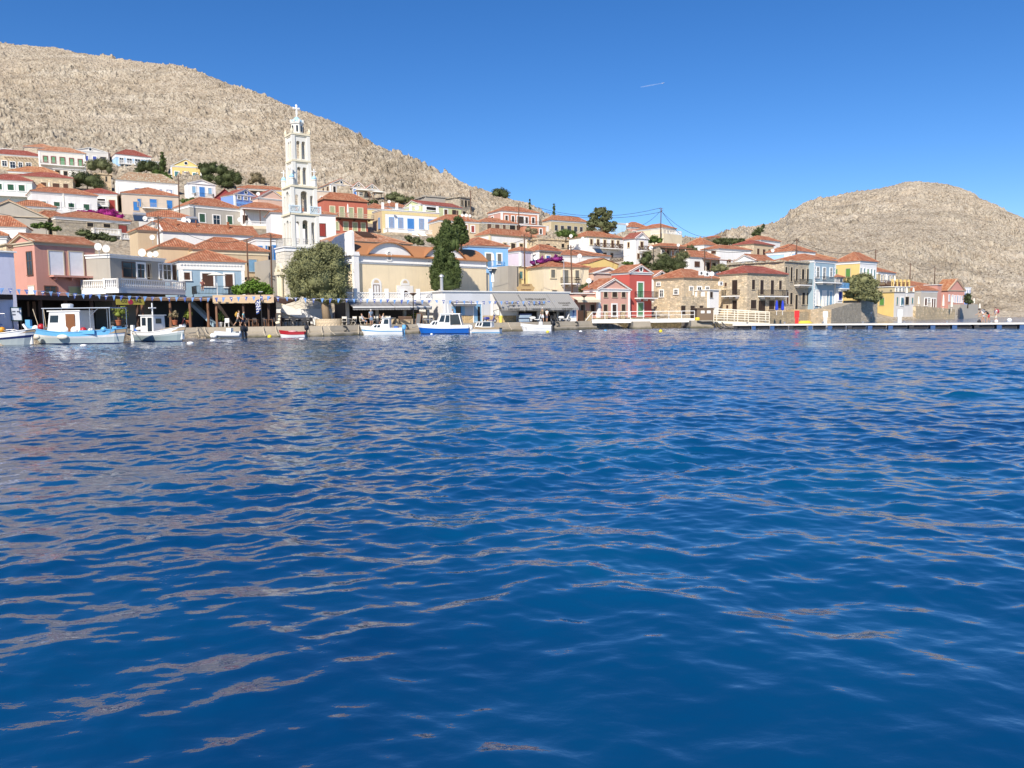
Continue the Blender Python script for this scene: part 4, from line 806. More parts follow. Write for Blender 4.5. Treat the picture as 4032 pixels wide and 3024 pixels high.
hs(14,'greyshore','house','grey stone house with brown doors and red hip roof near the end of the row',C=(785,905),e=648,L=650,R=1020,eR=655,ap=578,wc='grey',rc='tile',D=174,th=34,corn=.35,wins='F bw 842 872 752 850 D;F dw 886 912 750 800;F bw 936 958 757 890 D;F bw 968 990 757 890 D')
hs(14,'pinkbox','house','pink box shaped house with white trim behind the grey stone house',C=(1010,860),e=562,L=900,R=1075,th=38,roof='flat',wc='pink',D=186,corn=.12)
hs(14,'redlong','house','pink house under a long terracotta roof behind the grey stone house',C=(700,700),e=580,R=960,th=30,ap=515,wc='pink',rc='tile',D=192,d=9)
hs(14,'pinkchurch','house','pink house with twin gables, orange roof and white windows',C=(1152,880),e=640,L=1060,R=1395,eR=655,th=34,roof='gf',ap=490,wc='pink',rc='orange',D=190,corn=.25,trim='n',w=None,wins='F sw 1172 1186 705 790;F sw 1218 1234 710 800;F sw 1252 1266 715 805;F sw 1286 1302 715 810;F sw 1320 1334 720 812;F sw 1352 1364 722 812')
hs(14,'bluesmall','house','small bright blue house with white cornice last of the row',C=(1382,720),e=600,R=1478,th=30,roof='flat',wc='periwinkle',D=205,corn=.6,d=6,wins='F sw 1400 1412 615 680;F sw 1425 1440 615 680;F sw 1450 1462 615 680')
# ---- skyline right of middle
hs(11,'creamup','house','cream house with veranda and terrace box on the skyline below the pole',C=(362,620),e=388,L=178,R=538,eR=408,ap=344,wc='cream',rc='tile',wins='F kn 385 402 425 462;F kn 428 445 430 460;F kn 465 482 432 460;F kn 495 515 436 465',d=8)
terrace('creamup',11,380,625,478,4,'cream','white')
hs(11,'whitehip','house','white house with large plain red hip roof right of the cream skyline house',C=(910,760),e=618,L=640,R=1080,eR=624,th=42,ap=527,wc='white',rc='tile',corn=.4)
hs(11,'faroof','house','distant house whose red roof shows above the dark round tree',C=(1080,600),e=535,R=1280,th=35,ap=498,wc='white',rc='tile',d=8,D=222)
hs(11,'farwhite','house','white skyline house with satellite dishes and pale red roof',C=(1660,700),e=552,L=1442,R=1918,eR=580,ap=504,wc='white',rc='tile',corn=.2,D=212)
hs(11,'beigebrown','house','beige stone house with three tall brown shutters',C=(1567,800),e=604,L=1302,R=1832,eR=630,ap=563,wc='beige',sidec='st_warm',rc='dred',wins='F bn 1610 1640 667 775;F bn 1684 1720 677 782;F bn 1758 1786 677 715',corn=.08,trim='n',D=186)
hs(11,'whitelong','house','long white house with brown side window and plain front',C=(1112,850),e=668,L=880,R=1532,eR=692,ap=628,wc='white',rc='tile',corn=.25,wins='S bn 1010 1068 697 735;F bn 1232 1262 812 850;F bn 1305 1340 816 850',D=166)
hs(11,'woodporch','house','white house with a dark timber porch and brown shutter, above the stone houses',C=(716,1000),e=778,L=512,R=1105,eR=800,ap=697,wc='white',rc='tile',D=152,corn=.2,wins='F bb 790 850 842 902;F kn 940 1000 850 960 D;F nn 1020 1060 860 960')
porch('woodporch',11,885,1220,805,960,2.2,post='b',n=4)
hs(11,'pinkporch','house','stone and white house with long brown timber porch',C=(322,790),e=632,L=190,R=662,eR=645,ap=600,wc='st_grey',rc='tile',D=166,corn=.1,trim='n',wins='F dw 350 380 690 750;F kn 412 450 690 765 D;F dw 482 515 700 755;F dw 540 585 700 750')
porch('pinkporch',11,328,690,652,765,2.2,n=5)
hs(11,'whitepeak','house','white house whose whitewashed gable end faces the harbour beside a red roof',C=(1590,900),e=822,L=1318,R=1860,eR=830,th=40,roof='gs',ap=745,wc='white',rc='tile',D=150,corn=.05)
for o in list(COL.objects):
    if o.get('group') == 'x': del o['group']; o['kind'] = 'thing'
# ---------------------------------------------------------------- waterfront: quay, church, cafes, gangway, pontoon
def shp(px, off=0., z=0.):
    d = ray(px, yhor(px)+25); Y = float(tab(SHORE, px))+off; return np.array([d[0]/d[1]*Y, Y, z])
def lettering(text, M, size, mat, parent, extr=.012, align='CENTER'):
    c = bpy.data.curves.new('lettering', 'FONT'); c.body = text; c.size = size; c.align_x = align; c.align_y = 'CENTER'; c.extrude = extr; c.resolution_u = 2
    t = bpy.data.objects.new('lettering', c); c.materials.append(mat); COL.objects.link(t); bpy.context.view_layer.update()
    me = bpy.data.meshes.new_from_object(t.evaluated_get(bpy.context.evaluated_depsgraph_get())); bpy.data.objects.remove(t, do_unlink=True)
    o = bpy.data.objects.new('lettering', me); COL.objects.link(o)
    if parent is not None: o.parent = parent
    o.matrix_basis = M; return o
def axes(o, x, y):
    x = Vector(x).normalized(); y = Vector(y).normalized(); z = x.cross(y).normalized(); y = z.cross(x)
    return Matrix(((x[0], y[0], z[0], o[0]), (x[1], y[1], z[1], o[1]), (x[2], y[2], z[2], o[2]), (0, 0, 0, 1)))
def quay_mat():
    m, nt, b, N, L = _new('quay_concrete'); v = _world_vec(nt)
    s = N.new('ShaderNodeSeparateXYZ'); L.new(v, s.inputs[0])
    n = _noise(nt, v, .9, 5, .65); n2 = _noise(nt, v, .25, 4); f = _noise(nt, v, 7, 4, .7)
    c = _mix(nt, n, (.24,.205,.155), (.46,.41,.325)); c = _mix(nt, _ramp(nt, n2, [(.42, 0), (.65, .6)]), c, (.30,.26,.20)); c = _mix(nt, .25, c, _mix(nt, f, (.16,.14,.11), (.52,.46,.37)))
    a = N.new('ShaderNodeMath'); a.operation = 'MULTIPLY_ADD'; L.new(n, a.inputs[0]); a.inputs[1].default_value = .55; L.new(s.outputs[2], a.inputs[2])
    c = _mix(nt, _ramp(nt, a.outputs[0], [(.30, 1), (.62, 0)]), c, (.095,.085,.05))
    L.new(c, b.inputs['Base Color']); b.inputs['Roughness'].default_value = .85; _bump(nt, b, f, .6, .05); return m
QM = quay_mat()
def build_quay():
    pts = np.arange(-2600, 2351, 30); m = MB()
    for a, b in zip(pts[:-1], pts[1:]):
        A, B = shp(a), shp(b)
        def q(p, o, z): P_ = shp(p, o); return (P_[0], P_[1], z)
        w = float(tab(FLAT, (a+b)/2))+3
        m.face([q(a,0,QZ), q(b,0,QZ), q(b,w,QZ), q(a,w,QZ)]); m.face([q(a,-.12,.62), q(b,-.12,.62), q(b,0,QZ), q(a,0,QZ)])
        m.face([q(a,-.12,.42), q(b,-.12,.42), q(b,-.12,.62), q(a,-.12,.62)]); m.face([q(a,-.75,.36), q(b,-.75,.36), q(b,-.12,.42), q(a,-.12,.42)]); m.face([q(a,-.8,-2), q(b,-.8,-2), q(b,-.75,.36), q(a,-.75,.36)])
    A = [q(pts[-1], o, z) for o, z in ((-.8,-2),(-.75,.36),(-.12,.42),(0,QZ),(13,QZ),(13,-2))]; m.face(A)
    tag(m.build('quay', QM), kind='structure', label='weathered concrete quay along the harbour front')
build_quay()
def wall_strip(name, label, pts, zt, thick, mat, cat='wall', zb=-1.5, group=None):
    "free standing wall along (x,y) points, zt one height or one per point"
    m = MB(); zt = zt if hasattr(zt, '__len__') else [zt]*len(pts)
    for (p, q, a, b) in zip(pts[:-1], pts[1:], zt[:-1], zt[1:]):
        p = np.array(p[:2]); q = np.array(q[:2]); d = (q-p)/np.linalg.norm(q-p); n = np.array([-d[1], d[0]])*thick
        P4 = [p, q, q+n, p+n]; lo = [(x[0], x[1], zb) for x in P4]; hi = [(P4[i][0], P4[i][1], (a, b, b, a)[i]) for i in range(4)]
        for i in range(4): j = (i+1) % 4; m.face([lo[i], lo[j], hi[j], hi[i]])
        m.face(hi)
    o = m.build(name, mat)
    return tag(o, label, cat, group, 'thing') if cat != 'structure' else tag(o, label, kind='structure')
# ---- bell tower
def arch_wall(mb, half, z0, z1, ops, out, k, cx, cy, thick=.32, mi=0):
    "wall face k of a square stage with arched openings (centre, half width, sill, springing)"
    a = k*math.pi/2; ca, sa = math.cos(a), math.sin(a)
    def T(t, o, z): # face 0 looks along -y
        x, y = t, -o; return (cx+x*ca-y*sa, cy+x*sa+y*ca, z)
    ops = sorted(ops); cur = -half
    def quad(t0, t1, za, zb):
        if t1-t0 > 1e-4 and zb-za > 1e-4: mb.face([T(t0,out,za), T(t1,out,za), T(t1,out,zb), T(t0,out,zb)], mi); mb.face([T(t1,out-thick,za), T(t0,out-thick,za), T(t0,out-thick,zb), T(t1,out-thick,zb)], mi)
    for c, r, zb, zs in ops:
        quad(cur, c-r, z0, z1); quad(c-r, c+r, z0, zb); n = 8
        arc = [(c-r*math.cos(math.pi*i/n), zs+r*math.sin(math.pi*i/n)) for i in range(n+1)]
        for (ta, za), (tb, zc) in zip(arc[:-1], arc[1:]):
            mb.face([T(ta,out,za), T(tb,out,zc), T(tb,out,z1), T(ta,out,z1)], mi); mb.face([T(tb,out-thick,zc), T(ta,out-thick,za), T(ta,out-thick,z1), T(tb,out-thick,z1)], mi)
        loop = [(c-r, zb)]+arc+[(c+r, zb)]
        for (ta, za), (tb, zc) in zip(loop, loop[1:]+loop[:1]): mb.face([T(ta,out,za), T(ta,out-thick,za), T(tb,out-thick,zc), T(tb,out,zc)], mi)
        cur = c+r
    quad(cur, half, z0, z1)
    return T
def dome_prof(r, h, z, n=6): return [(r*math.cos(i/n*math.pi/2)+.001, z+h*math.sin(i/n*math.pi/2)) for i in range(n+1)]
def cross(mb, x, y, z, h, t=.12):
    mb.box((x-t, y-t, z), (x+t, y+t, z+h)); mb.box((x-h*.3, y-t*.9, z+h*.6), (x+h*.3, y+t*.9, z+h*.6+2*t))
    for p in ((x-h*.3, z+h*.6+t), (x+h*.3, z+h*.6+t), (x, z+h)): mb.ball((p[0], y, p[1]), (t*1.6, t*1.1, t*1.6), 0, 6, 4)
def build_tower():
    marble = stone('marble_blocks', (.74,.69,.59), .9, .4, .82, .05, .25)
    h = house(6, 'tower', 'bell_tower', 'tall white three tiered church bell tower with pale blue dome and cross', C=(265,1075), e=195, L=135, R=905, th=36, D=92, roof='flat', wc='st_pale', corn=.5, ov=0, cat='bell tower')
    E = h.root
    for c in E.children:
        if c.name.startswith('wall'): c.data.materials[0] = marble
    cx, cy = h.w*.47, min(h.d, h.w)*.5; pc = np.array(h.C)+h.dF*cx+h.dS*cy; Yc = pc[1]
    def Z(y, V=5, px=1185): return at(px, ny(V, y), Yc)[2]-h.C[2]
    wt = plaster('tower_whitewash', (.76,.74,.67), .3); cr = plaster('tower_cream_trim', (.74,.67,.50), .3); bl = plain('dome_blue', (.36,.62,.80), .6)
    def cornice(z, half, t=.22, name='cornice', m=None):
        c = MB(); c.box((cx-half, cy-half, z), (cx+half, cy+half, z+t)); c.box((cx-half*.93, cy-half*.93, z-t*.7), (cx+half*.93, cy+half*.93, z-.003)); c.build(name, m or cr, E)
    # stage 1: single tall arches and side niches, clipped corners
    def stage(z0, z1, half, ops, name='belfry_stage'):
        m = MB()
        for k in range(4): arch_wall(m, half-.33 if k % 2 else half, z0, z1, ops, half, k, cx, cy)
        s = m.build(name, wt, E)
        for sx in (-1, 1):
            for sy in (-1, 1):
                p = MB(); X, Y = cx+sx*(half-.1), cy+sy*(half-.1); p.box((X-.2, Y-.2, z0+.003), (X+.2, Y+.2, z1-.003)); p.build('corner_pilaster', wt, s)
        return s
    zA, zB, zC, zD, zE = h.ze+.1, Z(1250), Z(962), Z(690), Z(410)
    h1, h2, h3, h4 = 1.60, 1.50, 1.06, 1.02
    s1 = stage(zA, zB-.2, h1, [(0, .36, zA+.3, zA+(zB-zA)*.72), (-.95, .22, zA+.3, zA+(zB-zA)*.7), (.95, .22, zA+.3, zA+(zB-zA)*.7)])
    cornice(zB-.18, h1+.16)
    s2 = stage(zB+.05, zC-.2, h2, [(0, .42, zB+.25, zB+(zC-zB)*.7), (-.92, .19, zB+.3, zB+(zC-zB)*.62), (.92, .19, zB+.3, zB+(zC-zB)*.62)])
    cornice(zC-.18, h2+.15)
    s3 = stage(zC+.05, zD-.2, h3, [(-.34, .23, zC+.25, zC+(zD-zC)*.68), (.34, .23, zC+.25, zC+(zD-zC)*.68)])
    cornice(zD-.18, h3+.13)
    s4 = stage(zD+.05, zE-.2, h4, [(-.33, .22, zD+.2, zD+(zE-zD)*.66), (.33, .22, zD+.2, zD+(zE-zD)*.66)])
    cornice(zE-.18, h4+.15)
    for (zz0, zz1, hh) in ((zC+.05, zD-.2, h3), (zD+.05, zE-.2, h4)):
        for k in range(4):
            c = MB(); a = k*math.pi/2; ca, sa = math.cos(a), math.sin(a); x, y = 0, -hh+.1; c.tube([(cx+x*ca-y*sa, cy+x*sa+y*ca, zz0+.1), (cx+x*ca-y*sa, cy+x*sa+y*ca, zz0+(zz1-zz0)*.66)], .13, 8)
            c.build('colonette', cr, E)
    # drum, dome, cross
    zF, zG, zH = Z(285), Z(215), Z(95)
    d = MB(); d.lathe([(.72, zE+.04), (.72, zF-.1)], (cx, cy, 0), 8); d.build('drum', wt, E)
    for i in range(8):
        a = math.pi/8+i*math.pi/4; w_ = MB(); c_ = (cx+.67*math.cos(a), cy+.67*math.sin(a)); t = (-math.sin(a)*.1, math.cos(a)*.1)
        w_.bar((c_[0], c_[1], zE+.35), (c_[0], c_[1], zF-.35), .17); w_.build('slit_window', PANES['d'](), E)
    c = MB(); c.lathe([(.8, zF-.12), (.84, zF+.05), (.74, zF+.1)], (cx, cy, 0), 8)
    for i in range(8):
        a = i*math.pi/4; c.box((cx+.76*math.cos(a)-.09, cy+.76*math.sin(a)-.09, zF+.05), (cx+.76*math.cos(a)+.09, cy+.76*math.sin(a)+.09, zF+.38))
    c.build('drum_crown', wt, E)
    c = MB(); hd = zG-zF; c.lathe([(.72, zF+.06), (.68, zF+.25*hd), (.52, zF+.55*hd), (.3, zF+.8*hd), (.1, zG)], (cx, cy, 0), 14); c.build('dome', bl, E, smooth=True)
    c = MB(); c.tube([(cx, cy, zG-.1), (cx, cy, zG+.3)], .09, 8); cross(c, cx, cy, zG+.25, zH-zG-.25, .09); c.build('cross', WHITE(), E)
    for sx in (-1, 1):
        for sy in (-1, 1):
            x, y = cx+sx*(h2-.12), cy+sy*(h2-.12); z = zC+.05
            m = MB(); m.lathe([(.3, z), (.3, z+.72), (.36, z+.75), (.36, z+.85)], (x, y, 0), 8); t = m.build('corner_turret', wt, E)
            m = MB(); m.lathe([(.33, z+.86), (.28, z+1.05), (.17, z+1.22), (.03, z+1.32)], (x, y, 0), 10); m.build('turret_dome', bl, t, smooth=True)
            m = MB(); cross(m, x, y, z+1.3, .75, .05); m.build('turret_cross', WHITE(), t)
            m = MB(); x2, y2 = cx+sx*(h4+.05), cy+sy*(h4+.05); m.lathe([(.16, zE+.05), (.2, zE+.3), (.02, zE+.75)], (x2, y2, 0), 5); m.build('acroterion', cr, E)
    for sx, ax in ((-1, 0), (1, 0)):
        m = MB(); x0 = cx+sx*(h1-.35)
        for i in range(5):
            for j in range(2): 
                a = (x0-.6+.24*i, cy-h1-.12, zB+.1+.36*j); m.bar(a, (a[0]+.24, a[1], a[2]+.36), .05); m.bar((a[0]+.24, a[1], a[2]), (a[0], a[1], a[2]+.36), .05)
        m.bar((x0-.65, cy-h1-.12, zB+.08), (x0+.65, cy-h1-.12, zB+.08), .12); m.bar((x0-.65, cy-h1-.12, zB+.86), (x0+.65, cy-h1-.12, zB+.86), .12); m.box((x0-.72, cy-h1-.2, zB+.05), (x0-.6, cy-h1, zB+.95)); m.box((x0+.6, cy-h1-.2, zB+.05), (x0+.72, cy-h1, zB+.95))
        m.build('lattice_parapet', plain('pale_blue_white', (.66,.76,.80), .6), E)
    b = MB(); b.lathe([(.28, zA+2.2), (.24, zA+2.35), (.16, zA+2.65), (.05, zA+2.75)], (cx, cy-h1+.5, 0), 10); b.build('bell', plain('bronze', (.10,.12,.08), .4, .7), E)
    r = MB(); q = [(.1,.1),(h.w-.1,.1),(h.w-.1,h.d-.1),(.1,h.d-.1),(.1,.1)]; railing(r, [(x, y, h.ze+.06) for x, y in q], .95, 'iron'); r.build('railing', FRAMES['g'](), E)
    # entrance columns and pediment on the left face
    for y in (.7, 1.5):
        c = MB(); c.tube([(-.35, y, -2), (-.35, y, 3.6)], .2, 10); c.build('entrance_column', cr, E)
    c = MB(); c.box((-.65, .2, 3.6), (-.01, 2.1, 4.0)); c.bar((-.35, .15, 4.05), (-.35, 1.15, 4.7), .3, .6); c.bar((-.35, 2.15, 4.05), (-.35, 1.15, 4.7), .3, .6); c.build('entrance_pediment', cr, E)
    return h
HT = build_tower()
# podium and stairs below the tower
def build_podium():
    wh = plaster('podium_white', (.80,.79,.77), .3)
    A = at(1060, 1262, 90.5); B = at(1310, 1262, 93.5); d = (B-A)[:2]; d /= np.linalg.norm(d); n = np.array([-d[1], d[0]]); zt = at(1200, 1216, 92)[2]
    E = empty('church_steps', (A[0], A[1], QZ), math.atan2(d[1], d[0]), 'whitewashed podium with broad pale steps below the bell tower', 'steps')
    L = np.linalg.norm((B-A)[:2]); m = MB(); m.box((0, 0, -.5), (L, 5.5, zt-QZ)); m.build('podium', wh, E)
    m = MB(); n_ = 11
    for i in range(n_): m.box((1.3+i*.42, -2.0, -.3), (1.3+(i+1)*.42+.003*i, -.003, (zt-QZ)*(1-(i+.5)/n_)))
    m.build('steps', stone('step_marble', (.66,.61,.52), 1.2, .3, .85, .1, .3), E)
    m = MB(); m.bar((1.2, -2.15, zt-QZ+.1), (1.2+n_*.42+.5, -2.15, -.1), .28, .9); m.build('stair_cheek', wh, E)
    m = MB(); m.box((-.5, 1.2, zt-QZ), (7.0, 5.4, zt-QZ+1.2)); m.build('plinth', stone('step_marble', None), E)
    m = MB(); m.box((L*.52, -.06, -.3), (L*.66, -.005, .95)); m.build('niche', plain('niche_grey', (.6,.58,.54), .8), E)
build_podium()
# ---- church
def build_church():
    h = house(6, 'church', 'church', 'cream church with white vaulted gables, rounded terracotta roofs and arched windows', C=(1308,985), e=412, L=985, R=3257, th=42, D=100, roof='flat', wc='churchcream', corn=.28, cat='church')
    E = h.root; d = h.d = max(h.d, 8.5); wt = plaster('church_white', (.80,.785,.76), .3); tc = plaster('church_terracotta', (.40,.185,.085), .3); ze = h.ze
    L_ = lambda x, y: local(h, on('church', 6, x, y))
    us = [L_(1460, 330)[0], L_(2150, 352)[0], L_(2310, 352)[0], L_(2937, 352)[0]]; zs = L_(1460, 330)[2]; za = L_(1790, 140)[2]; w = h.w
    zs = (zs+L_(2310, 352)[2])/2
    def arc(u0, u1, n=14):
        c = (u1-u0)/2; hh = za-zs; r = (c*c+hh*hh)/(2*hh); a = math.asin(min(1, c/r)); m = (u0+u1)/2
        return [(m+r*math.sin(-a+2*a*i/n), za-r+r*math.cos(-a+2*a*i/n)) for i in range(n+1)]
    A1, A2 = arc(us[0], us[1]), arc(us[2], us[3])
    prof = [(0, zs)]+A1+A2+[(w, zs)]
    m = MB()
    for (a, za_), (b, zb_) in zip(prof[:-1], prof[1:]):
        if b-a > 1e-4: m.face([(a,-.02,ze+.05), (b,-.02,ze+.05), (b,-.02,zb_), (a,-.02,za_)])
    m.face([(w,-.02,ze+.05), (w,d,ze+.05), (w,d,zs), (w,-.02,zs)]); m.face([(0,d,ze+.05), (0,-.02,ze+.05), (0,-.02,zs), (0,d,zs)]); m.build('upper_wall', wt, E)
    # long barrel roof
    ztop = at(1630, ny(7, 958), h.C[1]+h.dF[1]*w*.45+h.dS[1]*d*.5)[2]-h.C[2]; ztop = max(ztop, za-.25)
    n = 12; V0, V1 = -.25, d+.25; c = (V1-V0)/2; hh = ztop-zs; r = (c*c+hh*hh)/(2*hh); a = math.asin(min(1, c/r)); pv = [((V0+V1)/2+r*math.sin(-a+2*a*i/n), ztop-r+r*math.cos(-a+2*a*i/n)) for i in range(n+1)]
    m = MB()
    for (va, z0), (vb, z1) in zip(pv[:-1], pv[1:]):
        m.face([(-.1,va,z0), (w+.15,va,z0), (w+.15,vb,z1), (-.1,vb,z1)]); 
    m.face([(w+.15, v, z) for v, z in pv]); m.face([(-.1, v, z) for v, z in pv[::-1]]); m.face([(-.1,V0,zs-.02),(-.1,V1,zs-.02),(w+.15,V1,zs-.02),(w+.15,V0,zs-.02)])
    m.bar((-.1,V0,zs-.06),(w+.15,V0,zs-.06),.18,.14)
    m.build('barrel_roof', tc, E)
    for A in (A1, A2):
        m = MB()
        for (ua, z0), (ub, z1) in zip(A[:-1], A[1:]):
            m.face([(ua,-.35,z0+.12), (ub,-.35,z1+.12), (ub,d*.55,z1+.12), (ua,d*.55,z0+.12)]); m.face([(ua,-.35,z0), (ub,-.35,z1), (ub,-.35,z1+.12), (ua,-.35,z0+.12)]); m.face([(ub,-.35,z1), (ua,-.35,z0), (ua,-.02,z0), (ub,-.02,z1)])
        m.build('vault_roof', tc, E)
    # west gable parapet
    m = MB(); yv = [(0.0, zs-.1), (0.0, za+1.1), (.35, za+1.35), (d*.5, za+.75), (d, zs+.4), (d, zs-.1)]
    m.face([(-.45, y, z) for y, z in yv][::-1]); m.face([(-.05, y, z) for y, z in yv])
    for (a_, b_) in zip(yv, yv[1:]): m.face([(-.45,a_[0],a_[1]), (-.05,a_[0],a_[1]), (-.05,b_[0],b_[1]), (-.45,b_[0],b_[1])][::-1])
    m.build('west_gable', wt, E)
    m = MB(); m.box((-.5, -.5, -4), (.25, .0, zs-.2)); m.box((-.6, -.6, zs-.2), (.35, .1, zs+.05)); m.box((-.55, -.55, zs+.05), (.3, .05, zs+.3)); m.build('corner_pilaster', wt, E)
    def archwin(x0, x1, y0, y1, pane, mould=None, door=False, plane=0.0):
        a, b = L_(x0, (y0+y1)/2)[0], L_(x1, (y0+y1)/2)[0]; z1, z0 = L_((x0+x1)/2, y0)[2], L_((x0+x1)/2, y1)[2]; r = (b-a)/2; m = MB()
        pts = [(a, z0), (b, z0)]+[((a+b)/2+r*math.cos(math.pi*i/8), z1-r+r*math.sin(math.pi*i/8)) for i in range(9)]
        m.face([(u, -.06-plane, z) for u, z in pts]); o = m.build('door' if door else 'window', PANES[pane](), E)
        f = MB()
        for (u0, q0), (u1, q1) in zip(pts, pts[1:]+pts[:1]): f.bar((u0, -.08-plane, q0), (u1, -.08-plane, q1), .14)
        if not door:
            for t in (.33, .66): f.bar((a+(b-a)*t, -.08-plane, z0), (a+(b-a)*t, -.08-plane, z1-r*.4), .05)
            for t in (.25, .5, .75): f.bar((a, -.08-plane, z0+(z1-z0)*t), (b, -.08-plane, z0+(z1-z0)*t), .05)
        f.build('frame', WHITE(), o)
    archwin(1765, 1826, 268, 402, 'd')
    def patch(x0, x1, y0, y1, o, arch):
        m = MB(); a, b = L_(x0, (y0+y1)/2)[0], L_(x1, (y0+y1)/2)[0]; z1, z0 = L_((x0+x1)/2, y0)[2], L_((x0+x1)/2, y1)[2]; r = (b-a)/2
        pts = [(a, z0), (b, z0)]+([((a+b)/2+r*math.cos(math.pi*i/10), z1-r+r*math.sin(math.pi*i/10)) for i in range(11)] if arch else [(b, z1), (a, z1)])
        m.face([(u, -o, z) for u, z in pts])
        for (u0, q0), (u1, q1) in zip(pts, pts[1:]+pts[:1]): m.face([(u0,-o,q0), (u0,.0,q0), (u1,.0,q1), (u1,-o,q1)])
        m.build('window_surround', wt, E)
    patch(1535, 1685, 668, 960, .05, True); patch(1915, 2162, 780, 960, .05, False); patch(1972, 2106, 680, 775, .045, True); patch(2480, 2600, 700, 960, .05, True)
    archwin(1988, 2095, 848, 960, 'b', door=True); 
    for (x0, x1, y0, y1, p) in ((1572, 1646, 775, 912, 'b'), (2505, 2570, 790, 912, 'b')):
        a, b = L_(x0, y1)[0], L_(x1, y1)[0]; window(h, 'F', a, b, L_(x0, y1)[2], L_(x0, y0)[2], p, 'b'); 
    for (x0, x1, y0, y1) in ((1568, 1648, 700, 738), (2005, 2075, 706, 742)):
        m = MB(); a, b = L_(x0, y1)[0], L_(x1, y1)[0]; z0 = L_(x0, y1)[2]; r = (b-a)/2; m.face([((a+b)/2+r*math.cos(math.pi*i/8), -.055, z0+r*math.sin(math.pi*i/8)) for i in range(9)])
        m.build('lunette', wall_mat('beige'), E)
    m = MB(); a = L_(1150, 400); m.box((-.06, 1.2, L_(1310, 550)[2]), (-.005, 2.6, L_(1310, 400)[2])); o = m.build('window', PANES['d'](), E)
    # rounded apse wing at the right end
    m = MB(); z1 = local(h, on('church', 6, 3240, ny(8,600)*0+ (ny(8,605)-920)*3.8138))[2]; m.lathe([(1.6, -5), (1.6, z1)], (w+.1, 1.9, 0), 18); m.build('apse', wall_mat('churchcream'), E, smooth=True)
build_church()
# ---- cafe under the church terrace
def build_cafe():
    h = house(6, 'cafe', 'cafe', 'cafe in the church terrace with long grey awning and dark open front', C=(1165,1335), e=988, R=2450, th=30, D=90.5, roof='flat', wc='offwhite', corn=0, cat='cafe', d=6)
    E = h.root
    for c in list(E.children):
        bpy.data.objects.remove(c, do_unlink=True)
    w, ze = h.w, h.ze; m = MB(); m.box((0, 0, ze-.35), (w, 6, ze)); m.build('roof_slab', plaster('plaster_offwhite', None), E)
    m = MB(); m.box((0, 4.2, -.2), (w, 4.5, ze-.36)); m.box((-.02, .6, -.2), (.2, 4.2, ze-.36)); m.build('back_wall', plain('dim_wall', (.05,.045,.045), .8), E)  # wall colour kept near-black to carry the shade of the interior
    for x in (1183, 1625, 2040, 2390):
        u = local(h, on('cafe', 6, x, 1200))[0]; m = MB(); m.box((u-.17, .02, -.2), (u+.17, .36, ze-.36)); m.build('post', FRAMES['g'](), E)
    aw = striped('grey_awning', (.19,.185,.185), (.22,.215,.215), .8)
    cuts = [(1255, 1880), (1890, 2150), (2156, 2440)]
    for x0, x1 in cuts:
        a, b = local(h, on('cafe', 6, x0, 1075, 2))[0], local(h, on('cafe', 6, x1, 1075, 2))[0]; m = MB(); zf = ze-.95
        m.face([(a,-2.0,zf), (b,-2.0,zf), (b,-.02,ze-.25), (a,-.02,ze-.25)]); m.face([(a,-.02,ze-.28), (b,-.02,ze-.28), (b,-2.0,zf-.03), (a,-2.0,zf-.03)])
        n = int((b-a)/.3)
        for i in range(n):
            u0, u1 = a+(b-a)*i/n, a+(b-a)*(i+1)/n; m.face([(u0,-2.03,zf-.28), ((u0+u1)/2,-2.03,zf-.34), (u1,-2.03,zf-.28), (u1,-2.03,zf), (u0,-2.03,zf)])
        o = m.build('awning', aw, E); m = MB(); m.box((a,-2.12,zf-.05), (b,-2.035,zf+.09)); m.build('awning_bar', WHITE(), o)
    # lattice parapet on the terrace
    m = MB(); z = ze; n = int(w/.32)
    for i in range(n):
        u = w*i/n
        for j in range(2): m.bar((u,.2,z+.1+.32*j), (u+.32,.2,z+.42+.32*j), .07); m.bar((u+.32,.2,z+.1+.32*j), (u,.2,z+.42+.32*j), .07)
    m.bar((0,.2,z+.06), (w,.2,z+.06), .2, .12); m.bar((0,.2,z+.8), (w,.2,z+.8), .2, .12); o = m.build('lattice_parapet', WHITE(), E)
    for x in (1300, 1535, 1772, 2005, 2245):
        u = local(h, on('cafe', 6, x, 950))[0]; m = MB(); m.box((u-.2, .0, z+.003), (u+.2, .4, z+1.3)); m.build('parapet_post', WHITE(), o)
build_cafe()
